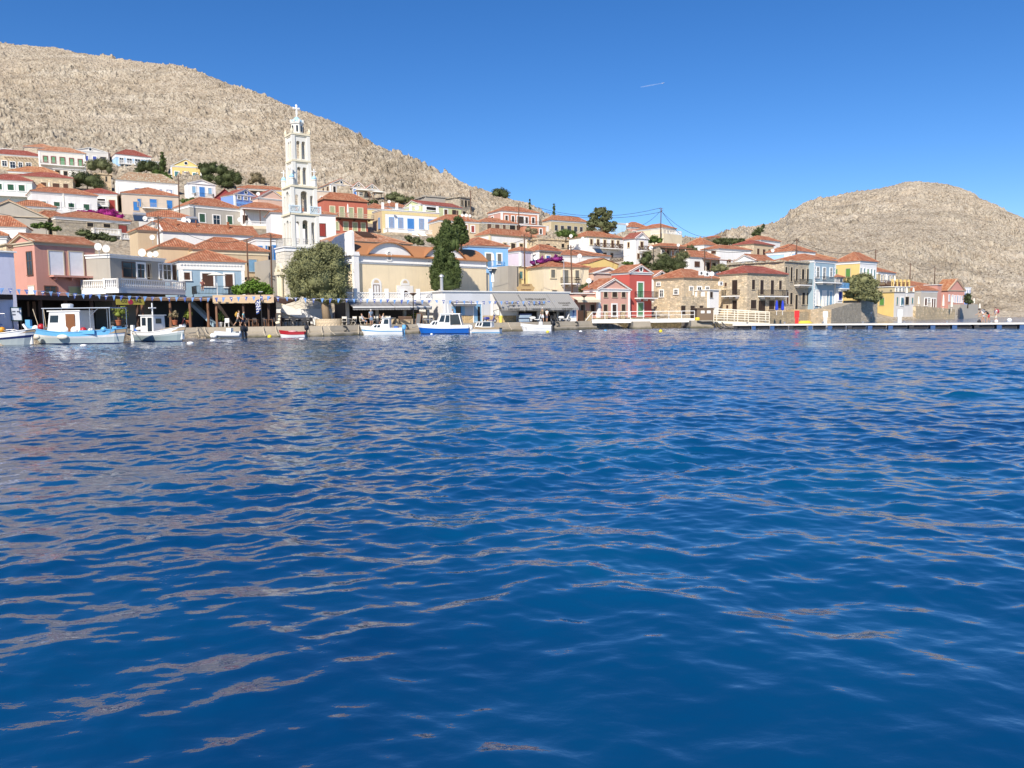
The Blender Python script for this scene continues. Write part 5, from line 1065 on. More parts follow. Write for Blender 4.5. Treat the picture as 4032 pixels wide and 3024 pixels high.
# ---- shop with striped awnings
def build_shop():
    h = house(8, 'shop', 'shop', 'low white shop with stone clad base and three big grey striped awnings', C=(570,1398), e=892, L=330, R=2530, th=33, D=97, roof='flat', wc='white', sidec='white', corn=.22, cat='shop', d=8)
    E = h.root; L_ = lambda V, x, y, o=0: local(h, on('shop', V, x, y, o)); w = h.w
    crazy = stone('crazy_paving', (.50,.38,.22), .75, .6, 1.55, .6)
    def panel(name, V, x0, x1, y0, y1, o0, o1, mat, par=None):
        a, b = L_(V, x0, (y0+y1)/2)[0], L_(V, x1, (y0+y1)/2)[0]; z1, z0 = L_(V, (x0+x1)/2, y0)[2], L_(V, (x0+x1)/2, y1)[2]; m = MB(); face_box(m, 'F', a, b, z0, z1, o0, o1); return m.build(name, mat, par or E)
    lb = plaster('pale_blue_wall', (.58,.60,.63), .25); panel('front_panel', 8, 605, 1300, 935, 1270, .003, .03, lb)
    panel('stone_base', 8, 640, 1038, 1275, 1400, .003, .08, crazy); panel('stone_base', 8, 1170, 1325, 1275, 1400, .003, .08, crazy); panel('stone_base', 8, 1325, 1705, 1275, 1400, .003, .08, crazy)
    def win(V, x0, x1, y0, y1, p, f, D_=False):
        a, b = L_(V, x0, (y0+y1)/2)[0], L_(V, x1, (y0+y1)/2)[0]; window_o(h, a, b, L_(V, x0, y1)[2], L_(V, x0, y0)[2], p, f, D_, .04)
    win(8, 1045, 1165, 1095, 1385, 'a', 'w', True); win(8, 760, 845, 1130, 1265, 'd', 'u'); win(8, 1350, 1425, 1085, 1265, 'w', 'w'); win(8, 1740, 2020, 1210, 1390, 'n', 'g', True); win(8, 2120, 2330, 1215, 1390, 'n', 'g', True); win(8, 2370, 2450, 1220, 1330, 'd', 'g')
    panel('shutter', 8, 700, 757, 1130, 1265, .05, .09, PANES['a'](), None); panel('shutter', 8, 850, 905, 1130, 1265, .05, .09, PANES['a'](), None)
    panel('gap_dark_strip', 8, 1105, 1140, 1135, 1385, .09, .11, PANES['n']())  # near-black strip on the leaf, painting the shade behind the opening
    a, b = L_(8, 672, 1080)[0], L_(8, 1020, 1080)[0]; zt = L_(8, 850, 1050)[2]; m = MB(); m.face([(a,-1.1,zt-.35), (b,-1.1,zt-.35), (b,-.04,zt), (a,-.04,zt)]); n = 10
    for i in range(n): u0, u1 = a+(b-a)*i/n, a+(b-a)*(i+1)/n; m.face([(u0,-1.11,zt-.6), ((u0+u1)/2,-1.11,zt-.66), (u1,-1.11,zt-.6), (u1,-1.11,zt-.36), (u0,-1.11,zt-.36)])
    o = m.build('awning', striped('grey_awning', None, None), E); m = MB(); m.box((a,-1.2,zt-.4), (b,-1.115,zt-.28)); m.build('awning_bar', WHITE(), o)
    # three striped awnings, top edge on the wall, lower edge 2.6 m out
    dep = 2.3; st = striped('striped_awning', (.25,.245,.23), (.34,.33,.31), .33); ink = plain('dark_lettering', (.06,.055,.05), .8)
    zt = h.ze-.25
    tops = [(8, 1330, 1712), (8, 1722, 2165), (8, 2172, 2520)]; 
    for i, (V, x0, x1) in enumerate(tops):
        a, b = L_(V, x0, 930)[0], L_(V, x1, 930)[0]; zf = zt-1.95; m = MB()
        m.face([(a,-dep,zf), (b,-dep,zf), (b,-.05,zt), (a,-.05,zt)]); m.face([(a,-.05,zt-.04), (b,-.05,zt-.04), (b,-dep,zf-.04), (a,-dep,zf-.04)]); m.face([(a,-dep-.01,zf-.3), (b,-dep-.01,zf-.3), (b,-dep-.01,zf), (a,-dep-.01,zf)]); m.face([(b,-dep+.02,zf-.3), (a,-dep+.02,zf-.3), (a,-dep+.02,zf), (b,-dep+.02,zf)])
        o = m.build('awning', st, E); up = Vector((0, dep-.05, zt-zf)).normalized(); c = (a+b)/2
        def put(txt, t, size): 
            p = Vector((c, -dep, zf))+up*t+Vector((0, -up.z, up.y))*.03; lettering(txt, axes(p, (1, 0, 0), up), size, ink, o)
        if i == 1:
            put('SUPER MARKET', 1.75, .5); put('22460 45233', 1.2, .48); put('DELIVERY', .65, .48); lettering('FREE DELIVERY TEL. 22460 45233', axes((c, -dep-.03, zf-.15), (1,0,0), (0,0,1)), .21, ink, o)
        else:
            put("CHALKI'S", .95, .5); put('GROCERY', .52, .24); lettering('SUPER MARKET', axes((c, -dep-.03, zf-.15), (1,0,0), (0,0,1)), .27, ink, o)
        for u in (a+.05, b-.05):
            m = MB(); m.bar((u, -dep+.05, zf-.02), (u, -.1, zt-2.3), .05); m.build('awning_arm', IRON(), o)
    # ice chest by the right end
    p = np.array(h.C)+h.dF*(w-1.1)+h.nF*1.6
    E2 = empty('ice_chest', (p[0], p[1], QZ), h.th, 'white ice chest with a blue figure under the awning beside the pink annex', 'freezer')
    m = MB(); m.box((0,0,0), (1.15,.8,1.75)); m.build('cabinet', FRAMES['w'](), E2); m = MB(); m.box((.06,-.03,.5), (1.09,-.003,1.68)); p_ = m.build('door', plain('ice_blue_panel', (.45,.58,.72), .5), E2)
    m = MB(); m.ball((.6,-.05,1.35), (.13,.02,.15)); m.bar((.58,-.05,1.2), (.52,-.05,.8), .14, .03); m.bar((.58,-.05,1.12), (.9,-.05,1.28), .07, .03); m.bar((.52,-.05,.8), (.42,-.05,.58), .07, .03); m.bar((.54,-.05,.8), (.66,-.05,.58), .07, .03); m.build('emblem', PANES['u'](), p_)
    m = MB(); m.box((-.5,.1,0), (-.06,.7,1.7)); s_ = m.build('side_panel', plain('ice_grey', (.3,.3,.32), .5), E2)
    for i, ch in enumerate('ICE'): lettering(ch, axes((-.28,.085,1.4-.5*i), (1,0,0), (0,0,1)), .42, ink, s_)
    # wooden shield sign on the roof
    q = np.array(h.C)+h.dF*(L_(8, 1910, 890)[0])+h.dS*.8; z = h.C[2]+h.ze
    E3 = empty('roof_sign', (q[0], q[1], z+.05), h.th, 'carved wooden board reading CHALKI standing on the flat shop roof', 'sign')
    m = MB(); pr = [(-1.2,0),(1.15,0),(1.45,.55),(1.1,.75),(.95,1.05),(-.95,1.05),(-1.1,.75),(-1.5,.5)]
    m.face([(x,-.06,y) for x, y in pr]); m.face([(x,.06,y) for x, y in pr[::-1]])
    for (a_, b_) in zip(pr, pr[1:]+pr[:1]): m.face([(a_[0],.06,a_[1]), (b_[0],.06,b_[1]), (b_[0],-.06,b_[1]), (a_[0],-.06,a_[1])][::-1])
    bo = m.build('board', plain('sign_wood', (.46,.31,.14), .7, vs=6), E3); lettering('CHALKI', axes((0,-.075,.85), (1,0,0), (0,0,1)), .36, FRAMES['b'](), bo); lettering('SUPER MARKET', axes((0,-.075,.22), (1,0,0), (0,0,1)), .24, FRAMES['b'](), bo)
    # vent chimney and air conditioner on the roof
    q = np.array(h.C)+h.dF*1.5+h.dS*3; E4 = empty('roof_chimney', (q[0], q[1], z), h.th, 'grey metal chimney pipe with cap on the shop roof', 'chimney'); m = MB(); m.tube([(0,0,0), (0,0,1.9)], .2, 10); m.build('pipe', plain('galvanised', (.5,.5,.5), .45, .6), E4); m = MB(); m.lathe([(.36,1.95), (.3,2.1), (.05,2.3)], (0,0,0), 10); m.build('cap', plain('galvanised', None), E4)
def window_o(h, u0, u1, z0, z1, p, f, D_, o):
    m = MB(); face_box(m, 'F', u0, u1, z0, z1, o-.06, o+.03); q = m.build('door' if D_ else 'window', PANES[p](), h.root); m = MB(); t = .13
    face_box(m, 'F', u0-t, u0, z0, z1, .0, o+.08); face_box(m, 'F', u1, u1+t, z0, z1, .0, o+.08); face_box(m, 'F', u0-t, u1+t, z1, z1+t, .0, o+.08); m.build('frame', FRAMES[f](), q)
build_shop()
# cream awning and stone fence by the pink annex
_h = HS['pinkannex']; _a = local(_h, on('pinkannex', 10, 690, 780, 1.5)); _b = local(_h, on('pinkannex', 10, 1045, 780, 1.5)); _zt = local(_h, on('pinkannex', 10, 860, 745))[2]
m = MB(); m.face([(_a[0],-1.5,_zt-.55), (_b[0],-1.5,_zt-.55), (_b[0],-.05,_zt), (_a[0],-.05,_zt)]); m.face([(_a[0],-.05,_zt-.03), (_b[0],-.05,_zt-.03), (_b[0],-1.5,_zt-.58), (_a[0],-1.5,_zt-.58)]); 
for i in range(14): u0, u1 = _a[0]+(_b[0]-_a[0])*i/14, _a[0]+(_b[0]-_a[0])*(i+1)/14; m.face([(u0,-1.52,_zt-.8), ((u0+u1)/2,-1.52,_zt-.86), (u1,-1.52,_zt-.8), (u1,-1.52,_zt-.5), (u0,-1.52,_zt-.5)])
m.build('awning', plain('cream_canvas', (.70,.62,.46), .9), _h.root)
# ---- tavernas on the left: canopies, posts, back walls coloured dark to hold the canopy shade
def build_taverna():
    E = empty('taverna', shp(250, 6, QZ), 0, 'long dark timber canopied taverna along the left quay', 'taverna'); o = np.array(E.location)
    m = MB(); ps = list(range(-700, 561, 70)); zt = 4.3
    for a, b in zip(ps[:-1], ps[1:]):
        A, B, A2, B2 = (shp(a,2.2)-o, shp(b,2.2)-o, shp(a,9)-o, shp(b,9)-o); z0, z1 = zt-QZ-.14, zt-QZ
        m.face([(A[0],A[1],z1), (B[0],B[1],z1), (B2[0],B2[1],z1), (A2[0],A2[1],z1)]); m.face([(A2[0],A2[1],z0), (B2[0],B2[1],z0), (B[0],B[1],z0), (A[0],A[1],z0)]); m.face([(A[0],A[1],z0-.3), (B[0],B[1],z0-.3), (B[0],B[1],z1), (A[0],A[1],z1)])
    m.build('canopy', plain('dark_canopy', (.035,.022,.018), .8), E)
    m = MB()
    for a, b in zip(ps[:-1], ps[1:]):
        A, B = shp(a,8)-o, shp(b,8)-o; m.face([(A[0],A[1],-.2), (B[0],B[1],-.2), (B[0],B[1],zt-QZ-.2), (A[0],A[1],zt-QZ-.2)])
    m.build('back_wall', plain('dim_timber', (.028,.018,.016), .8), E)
    for x in (-200, -60, 53, 164, 263, 365, 470, 545):
        p = shp(x, 2.5)-o; m = MB(); m.box((p[0]-.12, p[1]-.12, -.1), (p[0]+.12, p[1]+.12, zt-QZ-.3)); m.build('post', DWOOD(), E)
    for x0, x1, y0 in ((112, 128, .0), (133, 160, .0)):
        a, b = shp(x0, 6)-o, shp(x1, 6)-o; m = MB(); m.box((a[0], a[1], 1.3), (b[0], a[1]+.06, 2.7)); m.build('awning_blind', plain('tan_canvas', (.42,.25,.17), .9), E)
    E2 = empty('taverna', shp(760, 6, QZ), 0, 'brown canopied taverna with round timber posts below the slate blue house', 'taverna'); o = np.array(E2.location)
    m = MB(); ps = list(range(562, 861, 30))
    for a, b in zip(ps[:-1], ps[1:]):
        A, B, A2, B2 = (shp(a,2.0)-o, shp(b,2.0)-o, shp(a,9)-o, shp(b,9)-o); z0, z1 = 3.05, 3.2
        m.face([(A[0],A[1],z1), (B[0],B[1],z1), (B2[0],B2[1],z1+.1), (A2[0],A2[1],z1+.1)]); m.face([(A2[0],A2[1],z0), (B2[0],B2[1],z0), (B[0],B[1],z0), (A[0],A[1],z0)]); m.face([(A[0],A[1],z0-.22), (B[0],B[1],z0-.22), (B[0],B[1],z1), (A[0],A[1],z1)])
    m.build('canopy', plain('brown_canopy', (.19,.115,.07), .85), E2)
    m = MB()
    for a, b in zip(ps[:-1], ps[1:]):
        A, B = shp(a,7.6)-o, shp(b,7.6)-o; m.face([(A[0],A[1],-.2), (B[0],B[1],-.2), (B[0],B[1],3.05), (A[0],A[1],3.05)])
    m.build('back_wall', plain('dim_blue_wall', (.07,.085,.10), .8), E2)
    for x in (563, 673, 750, 821):
        p = shp(x, 2.3)-o; m = MB(); m.tube([(p[0], p[1], -.1), (p[0]+.03, p[1], 1.5), (p[0], p[1], 3.0)], [.16,.14,.13], 8); m.build('post', WOOD(), E2)
    m = MB(); a, b = shp(750, 5)-o, shp(800, 4)-o; m.bar((a[0], a[1], 2.9), (b[0]+1.5, b[1], .0), .9, .35); m.build('stair_flank', wall_mat('slateblue'), E2)
    E3 = empty('taverna', shp(980, 6, QZ), 0, 'taverna under a sloping tan canvas awning left of the church steps', 'taverna'); o = np.array(E3.location)
    m = MB(); ps = list(range(842, 1091, 24))
    for a, b in zip(ps[:-1], ps[1:]):
        A, B, A2, B2 = (shp(a,1.6)-o, shp(b,1.6)-o, shp(a,5)-o, shp(b,5)-o); zf, zb_ = 2.85, 3.5
        m.face([(A[0],A[1],zf), (B[0],B[1],zf), (B2[0],B2[1],zb_), (A2[0],A2[1],zb_)]); m.face([(A2[0],A2[1],zb_-.05), (B2[0],B2[1],zb_-.05), (B[0],B[1],zf-.05), (A[0],A[1],zf-.05)]); m.face([(A[0],A[1]-.01,zf-.33), (B[0],B[1]-.01,zf-.33), (B[0],B[1]-.01,zf+.02), (A[0],A[1]-.01,zf+.02)])
        A3, B3 = shp(a,6.8)-o, shp(b,6.8)-o; m.face([(A2[0],A2[1],zb_), (B2[0],B2[1],zb_), (B3[0],B3[1],zb_), (A3[0],A3[1],zb_)])  # flat strip added behind the slope to block sun from the wall
    m.build('awning', plain('tan_awning', (.58,.43,.27), .9, var=.06), E3)
    m = MB()
    ps = list(range(802, 1091, 24))
    for a, b in zip(ps[:-1], ps[1:]):
        A, B = shp(a,6.6)-o, shp(b,6.6)-o; m.face([(A[0],A[1],-.2), (B[0],B[1],-.2), (B[0],B[1],3.4), (A[0],A[1],3.4)])
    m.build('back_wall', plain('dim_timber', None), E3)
    for x in (855, 961, 1060):
        p = shp(x, 2.0)-o; m = MB(); m.box((p[0]-.1, p[1]-.1, -.1), (p[0]+.1, p[1]+.1, 2.85)); m.build('post', WOOD() if x < 900 else DWOOD(), E3)
    p, q = shp(1060, 2.2)-o, shp(1128, 3.2)-o; m = MB(); m.face([(p[0],p[1],3.05), (q[0],q[1],2.5), (q[0]+.3,q[1]+3,2.9), (p[0],p[1]+3,3.4)]); m.face([(p[0],p[1]+3,3.3), (q[0]+.3,q[1]+3,2.8), (q[0],q[1],2.4), (p[0],p[1],2.95)]); m.face([(p[0],p[1],2.9),(q[0],q[1],2.35),(q[0],q[1],2.5),(p[0],p[1],3.05)]); m.build('end_eave', DWOOD(), E3)
    # bar sign
    A, B = shp(464, 2.0), shp(574, 2.0); z = at(519, 1188, float(A[1]))[2]; d = (B-A); L = np.linalg.norm(d[:2])
    S = empty('bar_sign', (A[0], A[1]-.12, z), math.atan2(d[1], d[0]), 'yellow board sign with a red disc hanging under the taverna canopy', 'sign')
    m = MB(); m.box((0, -.05, -.28), (L, 0, .28)); bo = m.build('board', plain('sign_yellow', (.46,.38,.06), .6), S); ink = plain('sign_ink', (.05,.04,.03), .7); re = plain('sign_red', (.45,.03,.07), .6)
    lettering('CO', axes((L*.27,-.06,.07), (1,0,0), (0,0,1)), .42, ink, bo); lettering('TAIL', axes((L*.76,-.06,.07), (1,0,0), (0,0,1)), .42, ink, bo)
    m = MB(); m.lathe([(.26,-.075), (.26,-.055)], (L*.5, 0, .0), 18, ax=1); m.build('disc', re, bo)
build_taverna()
# ---- right of the shop: gangway, blocks, ramp, pontoon, sea walls
rough = stone('sea_wall_stone', (.40,.32,.21), .5, .3, .5, 1.2); darkrock = stone('wet_rock', (.13,.105,.06), .5, .35, .5, 1.4)
P_ = lambda px, D: at(px, 1240, D)
wall_strip('sea_wall', 'dark wet stone sea wall under the white gangway', [P_(2330,107.5), P_(2600,109.5), P_(2840,111)], .95, 4, darkrock)
def block(label, px0, px1, D, ztop, dep, mat=None, name='concrete_block', cat='concrete block'):
    A, B = P_(px0, D), P_(px1, D); E = MB(); L = abs(B[0]-A[0]); E.box((0, 0, -2), (L, dep, ztop)); E.box((-.12, -.12, -2), (L+.12, dep, .28)); o = E.build(name, mat or QM, None, loc=(A[0], D, 0)); return tag(o, label, cat)
block('concrete gangway pier standing in the water below the crimson house', 2494, 2562, 103.5, 1.0, 6)
block('larger concrete pier holding a brown hut and a black hose', 2722, 2806, 104, 1.05, 8)
def gangway():
    A, B = P_(2332, 105.5), P_(2735, 105.5); L = B[0]-A[0]; E = empty('gangway', (A[0], A[1], 1.08), 0, 'long white steel footbridge with rails along the sea wall', 'footbridge'); wm = WHITE()
    m = MB(); m.box((0,0,0), (L,1.6,.2)); m.bar((0,0,-.02), (L,0,-.02), .12, .5); m.build('deck', wm, E)
    m = MB(); zs = 1.35
    m.bar((0,.1,1.25), (L,.1,1.25), .07); m.bar((0,.1,.75), (L,.1,.75), .05)
    for i in range(9): m.bar((L*i/8,.1,.1), (L*i/8,.1,1.28), .06)
    m.bar((-.9,.1,.1),(0,.1,1.2),.08); m.build('railing', wm, E)
    A, B = P_(2822, 96.0), P_(3040, 95.0); L = B[0]-A[0]; E = empty('boarding_ramp', (A[0], 96, 0), 0, 'cream railed boarding ramp leading down to the floating pontoon', 'ramp'); z0, z1 = at(2822, 1268, 96)[2], at(3040, 1276, 96)[2]; cm = plain('cream_steel', (.78,.72,.58), .5)
    m = MB(); m.bar((0,0,z0), (L,0,z1), .35, .3); m.bar((0,1.4,z0), (L,1.4,z1), .35, .3); m.bar((0,.7,z0+.05), (L,.7,z1+.05), 1.2, .06); m.build('deck', cm, E)
    m = MB()
    for s in (0, 1.4):
        for k in (.45, .75, 1.05, 1.35): m.bar((0,s,z0+k), (L,s,z1+k), .07)
        for i in range(6): m.bar((L*i/5,s,z0+(z1-z0)*i/5), (L*i/5,s,z0+(z1-z0)*i/5+1.5), .08)
        m.bar((0,s,z0+1.65), (L,s,z1+1.5), .09)
    m.build('railing', cm, E)
gangway()
def hut():
    A = P_(2745, 106); E = empty('equipment_hut', (A[0], 106, 1.05), 0, 'low brown timber box with two white notices on the larger pier', 'hut'); L = P_(2812,106)[0]-A[0]
    m = MB(); m.box((0,0,0), (L,1.6,1.55)); m.build('body', plain('brown_boards', (.17,.12,.08), .8, vs=6), E); m = MB(); m.box((-.1,-.1,1.55), (L+.1,1.7,1.68)); m.build('lid', plain('brown_lid', (.13,.09,.06), .8), E)
    for u in (.5, L-1.0): m = MB(); m.box((u,-.03,.95), (u+.5,-.003,1.3)); m.build('notice', WHITE(), E)
    m = MB(); c = MB(); p = P_(2746, 104.6); c.lathe([(.32,1.06), (.34,1.3), (.26,1.45)], (p[0],p[1],0), 12); o = c.build('mooring_bollard', plain('bollard_yellow', (.7,.55,.04), .5)); tag(o, 'squat yellow bollard at the left edge of the larger pier', 'bollard')
    pts = [at(2745,1264,103.9), at(2765,1268,103.8), at(2800,1267,103.7), at(2812,1275,103.6), at(2816,1290,103.5)]; c = MB(); c.tube(pts, .12, 6); tag(c.build('hose', plain('black_rubber', (.02,.02,.02), .5)), 'thick black hose draped over the larger pier', 'hose')
    for k, (x0, x1) in enumerate(((2818, 2845), (2824, 2880), (2842, 2905))):
        a, b = at(x0, 1268, 95.8), at(x1, 1292, 94.6); mid = (a+b)/2-np.array([0,0,.35]); c = MB(); c.tube([a, (a+mid)/2-np.array([0,0,.15]), mid, (b+mid)/2-np.array([0,0,.05]), b], .07, 5); tag(c.build('mooring_chain', plain('black_rubber', None)), ['short steep black chain hanging at the corner of the larger pier','middle black chain between the larger pier and the pontoon','longest black chain, reaching the left end of the pontoon'][k], 'chain', 'mooring chains by the pontoon')
hut()
def pontoon():
    A = P_(2885, 93.6); B = P_(4200, 81.2); d = (B-A)[:2]; L = np.linalg.norm(d); ang = math.atan2(d[1], d[0]); E = empty('pontoon', (A[0], A[1], 0), ang, 'long floating pontoon with white edge and blue floats', 'pontoon')
    m = MB(); m.box((0,.06,.5), (L,2.4,.62)); m.build('deck', plain('grey_planks', (.42,.36,.29), .8, vs=2), E); m = MB(); m.box((0,0,.46), (L,.058,.64)); m.build('edge_beam', plain('pontoon_white', (.72,.69,.62), .6), E)
    bl = plain('float_blue', (.03,.085,.22), .5); bk = plain('float_black', (.025,.025,.03), .6); u = 0; k = 0
    for i in range(16):
        u0 = L*i/16; m = MB(); w_ = L/16*.27; m.box((u0+.1,.12,-.4), (u0+w_,2.3,.40)); m.build('float', bl if i % 3 else bk, E); m = MB(); m.box((u0+w_+.05,.35,-.4), (u0+L/16-.1,2.2,.38)); 
        for j in range(7): m.box((u0+w_+.3+j*(L/16-w_-.5)/7,.28,.0), (u0+w_+.55+j*(L/16-w_-.5)/7,.349,.3))
        m.build('float', bk, E)
    for i in range(8): m = MB(); m.lathe([(.1,.66),(.1,.8),(.16,.83),(.16,.88)], (L*(i+.4)/8,.25,0), 8); m.build('cleat', plain('galvanised', None), E)
    def loc(px, off=1.0): # point on deck behind a pixel column
        r = ray(px, 1280); u = r[0]/r[1]; dv = np.array([math.cos(ang), math.sin(ang)]); nv = np.array([-dv[1], dv[0]]); b = A[:2]+nv*off; t = (u*b[1]-b[0])/(dv[0]-u*dv[1]); return np.array([*(b+dv*t), .62])
    return loc, ang
PLOC, PANG = pontoon()
def pedestal(px, col, label, tall=1.35):
    p = PLOC(px, 1.5); E = empty('service_pedestal', p, PANG, label, 'pedestal'); m = MB(); m.box((-.2,-.2,0), (.2,.2,.72)); m.build('post', col, E); m = MB(); m.box((-.27,-.24,.74), (.27,.24,tall)); m.bar((-.27,0,tall+.02), (.27,0,tall+.02), .4, .1); m.build('head', col, E)
pedestal(3137, plain('hydrant_red', (.68,.02,.02), .4), 'bright red fire cabinet standing on the pontoon', 1.5)
pedestal(3249, plain('pedestal_grey', (.60,.62,.62), .4), 'light grey service pedestal on the pontoon in front of the pale stone wall', 1.4)
pedestal(3541, plain('pedestal_grey', None), 'light grey service pedestal on the pontoon in front of the rendered grey base', 1.5)
p = PLOC(3165, 1.9); c = MB(); 
for k in range(5): c.tube([(p[0]+.9*math.cos(t*.5)*(1-.1*k)+.1, p[1]+.35*math.sin(t*.5)*(1-.1*k), .68+.06*k) for t in range(13)], .06, 5)
tag(c.build('coiled_hose', plain('hose_yellow', (.62,.48,.05), .6)), 'coiled yellow hose lying beside the red fire cabinet', 'hose')
# sea walls on the right
sw = [P_(2822,116), P_(2945,118.5), P_(3045,122)]
wall_strip('sea_wall', 'stone sea wall below the two iron balconies, under the boarding ramp', sw, [at(2822,1240,116)[2], at(2945,1238,118.5)[2], at(3045,1230,122)[2]], 3.0, rough)
wall_strip('sea_wall', 'brownish stone sea wall behind the red fire cabinet', [P_(3030,124), P_(3193,128)], [at(3030,1227,124)[2], at(3193,1227,128)[2]], 6, rough)
wall_strip('sea_wall', 'pale sunlit stone wall below the grey blue house', [P_(3193,127.5), P_(3273,129)], at(3200,1218,127.5)[2], 8, stone('pale_sea_wall', (.60,.47,.31), .5, .3, .75, 1.0))
wall_strip('sea_wall', 'long grey stone garden wall left of the shore rocks', [P_(3273,129), P_(3360,139), P_(3390,143)], [at(3273,1218,129)[2], at(3345,1192,138)[2], at(3390,1192,143)[2]], 3, stone('grey_garden_wall', (.42,.37,.29), .5, .3, .6, 1.2))
wall_strip('sea_wall', 'rough retaining wall below the brown doored grey house', [P_(3605,166), P_(3700,176), P_(3760,182)], [at(3605,1205,166)[2], at(3700,1212,176)[2], at(3760,1218,182)[2]], 4, stone('rough_retaining', (.52,.42,.28), .9, .6, .6, 1.4))
wall_strip('sea_wall', 'grey plastered terrace wall with faint blue stripes at the end of the houses', [P_(3780,188), P_(3850,194)], at(3815,1198,190)[2], 4, wall_mat('concrete'))
# low terrace wall and pillars in front of the pink pedimented house
wall_strip('garden_wall', 'low stone terrace wall in front of the pink pedimented house', [P_(2300,109.2), P_(2490,111.8)], at(2390,1251,110)[2], .4, rough, zb=.5)
for i, px in enumerate((2319, 2383, 2450)):
    p = P_(px, 109+ i*.9); m = MB(); m.box((-.32,-.32,0), (.32,.32,1.35)); m.box((-.38,-.38,1.35), (.38,.38,1.45)); tag(m.build('gate_pillar', rough, None, loc=(p[0], p[1]-.5, 1.0)), ['square stone pillar nearest the ice chest, on the terrace wall','square stone pillar between the pink house window and its door','square stone pillar at the right corner of the pink house terrace'][i], 'pillar', None, 'thing')
wall_strip('garden_wall', 'short rubble wall in front of the green doors of the crimson house', [P_(2495,112), P_(2600,114)], at(2550,1250,112)[2], .5, rough, zb=.5)
wall_strip('garden_wall', 'dark slatted gate and stone plinth between shop and pink annex', [P_(2278,109), P_(2312,109.6)], at(2300,1222,109)[2], .2, DWOOD(), zb=.8)
# ---------------------------------------------------------------- trees and plants
def leaf_mat(key, c, c2=None):
    if key in _M: return _M[key]
    m, nt, b, N, L = _new(key); v = _world_vec(nt); n = _noise(nt, v, 1.3, 3, .6); f = _noise(nt, v, 11, 2)
    c2 = c2 or mul((c[0]*1.25, c[1]*1.15, c[2]), 1.5)
    col = _mix(nt, _ramp(nt, n, [(.35, 0), (.68, 1)]), mul(c, .75), c2); col = _mix(nt, .35, col, _mix(nt, f, mul(c, .5), mul(c2, 1.3)))
    L.new(col, b.inputs['Base Color']); b.inputs['Roughness'].default_value = .7; b.inputs['Specular IOR Level'].default_value = .25
    _M[key] = m; return m
LEAF = dict(olive=((.15,.16,.07),(.27,.275,.13)), cypress=((.04,.062,.018),(.10,.135,.04)), dark=((.045,.062,.025),(.10,.12,.045)), green=((.05,.09,.02),(.13,.19,.045)), bright=((.06,.13,.015),(.16,.27,.04)),
    dry=((.17,.14,.08),(.30,.25,.15)), magenta=((.22,.012,.12),(.42,.03,.25)), purple=((.10,.02,.10),(.28,.03,.22)), grey=((.085,.10,.045),(.17,.185,.085)), pot=((.10,.14,.02),(.28,.33,.06)))
def LM(k): return leaf_mat('leaves_'+k, *LEAF[k])
def crown(blobs, n, leaf, clump=.35, core=.72):
    "leaf quads spread through a union of ellipsoids (x,y,z,rx,ry,rz), gathered in clumps"
    B = np.array(blobs, float); vol = B[:,3]*B[:,4]*B[:,5]; pr = vol**.67; pr /= pr.sum()
    nc = max(12, n//26); i = rng.choice(len(B), nc, p=pr); d = rng.normal(size=(nc,3)); d /= np.linalg.norm(d, axis=1)[:,None]; d[:,2] = np.where(d[:,2] < -.5, -d[:,2], d[:,2])
    rad = rng.uniform(.55, 1.02, nc)**.6; C = B[i,:3]+d*B[i,3:]*rad[:,None]
    k = rng.integers(0, nc, n); csz = clump*np.mean(B[i[k],3:], axis=1)[:,None]
    off = rng.normal(size=(n,3))*.5; P = C[k]+off*csz*np.array([1,1,.75])
    u = rng.normal(size=(n,3)); u /= np.linalg.norm(u, axis=1)[:,None]; w = rng.normal(size=(n,3)); w = np.cross(u, w); w /= np.linalg.norm(w, axis=1)[:,None]
    s = leaf*rng.uniform(.6, 1.4, n)[:,None]
    V = np.stack([P-u*s, P+w*s*.55, P+u*s, P-w*s*.55], 1).reshape(-1,3); F = np.arange(4*n).reshape(-1,4)
    # shaded inner mass of twigs and leaves, lumpy
    for b in B:
        a, c = np.meshgrid(np.linspace(0, 2*np.pi, 13), np.linspace(.02, np.pi-.02, 8)); r = core*(1+rng.uniform(-.18, .18, a.shape)); r[:,-1] = r[:,0]
        Q = np.stack([b[0]+b[3]*r*np.sin(c)*np.cos(a), b[1]+b[4]*r*np.sin(c)*np.sin(a), b[2]+b[5]*r*np.cos(c)], -1).reshape(-1,3); i = (np.arange(7)[:,None]*13+np.arange(12)[None]).ravel()+len(V)
        F = np.concatenate([F, np.stack([i, i+13, i+14, i+1], -1)]); V = np.concatenate([V, Q])
    return V, F
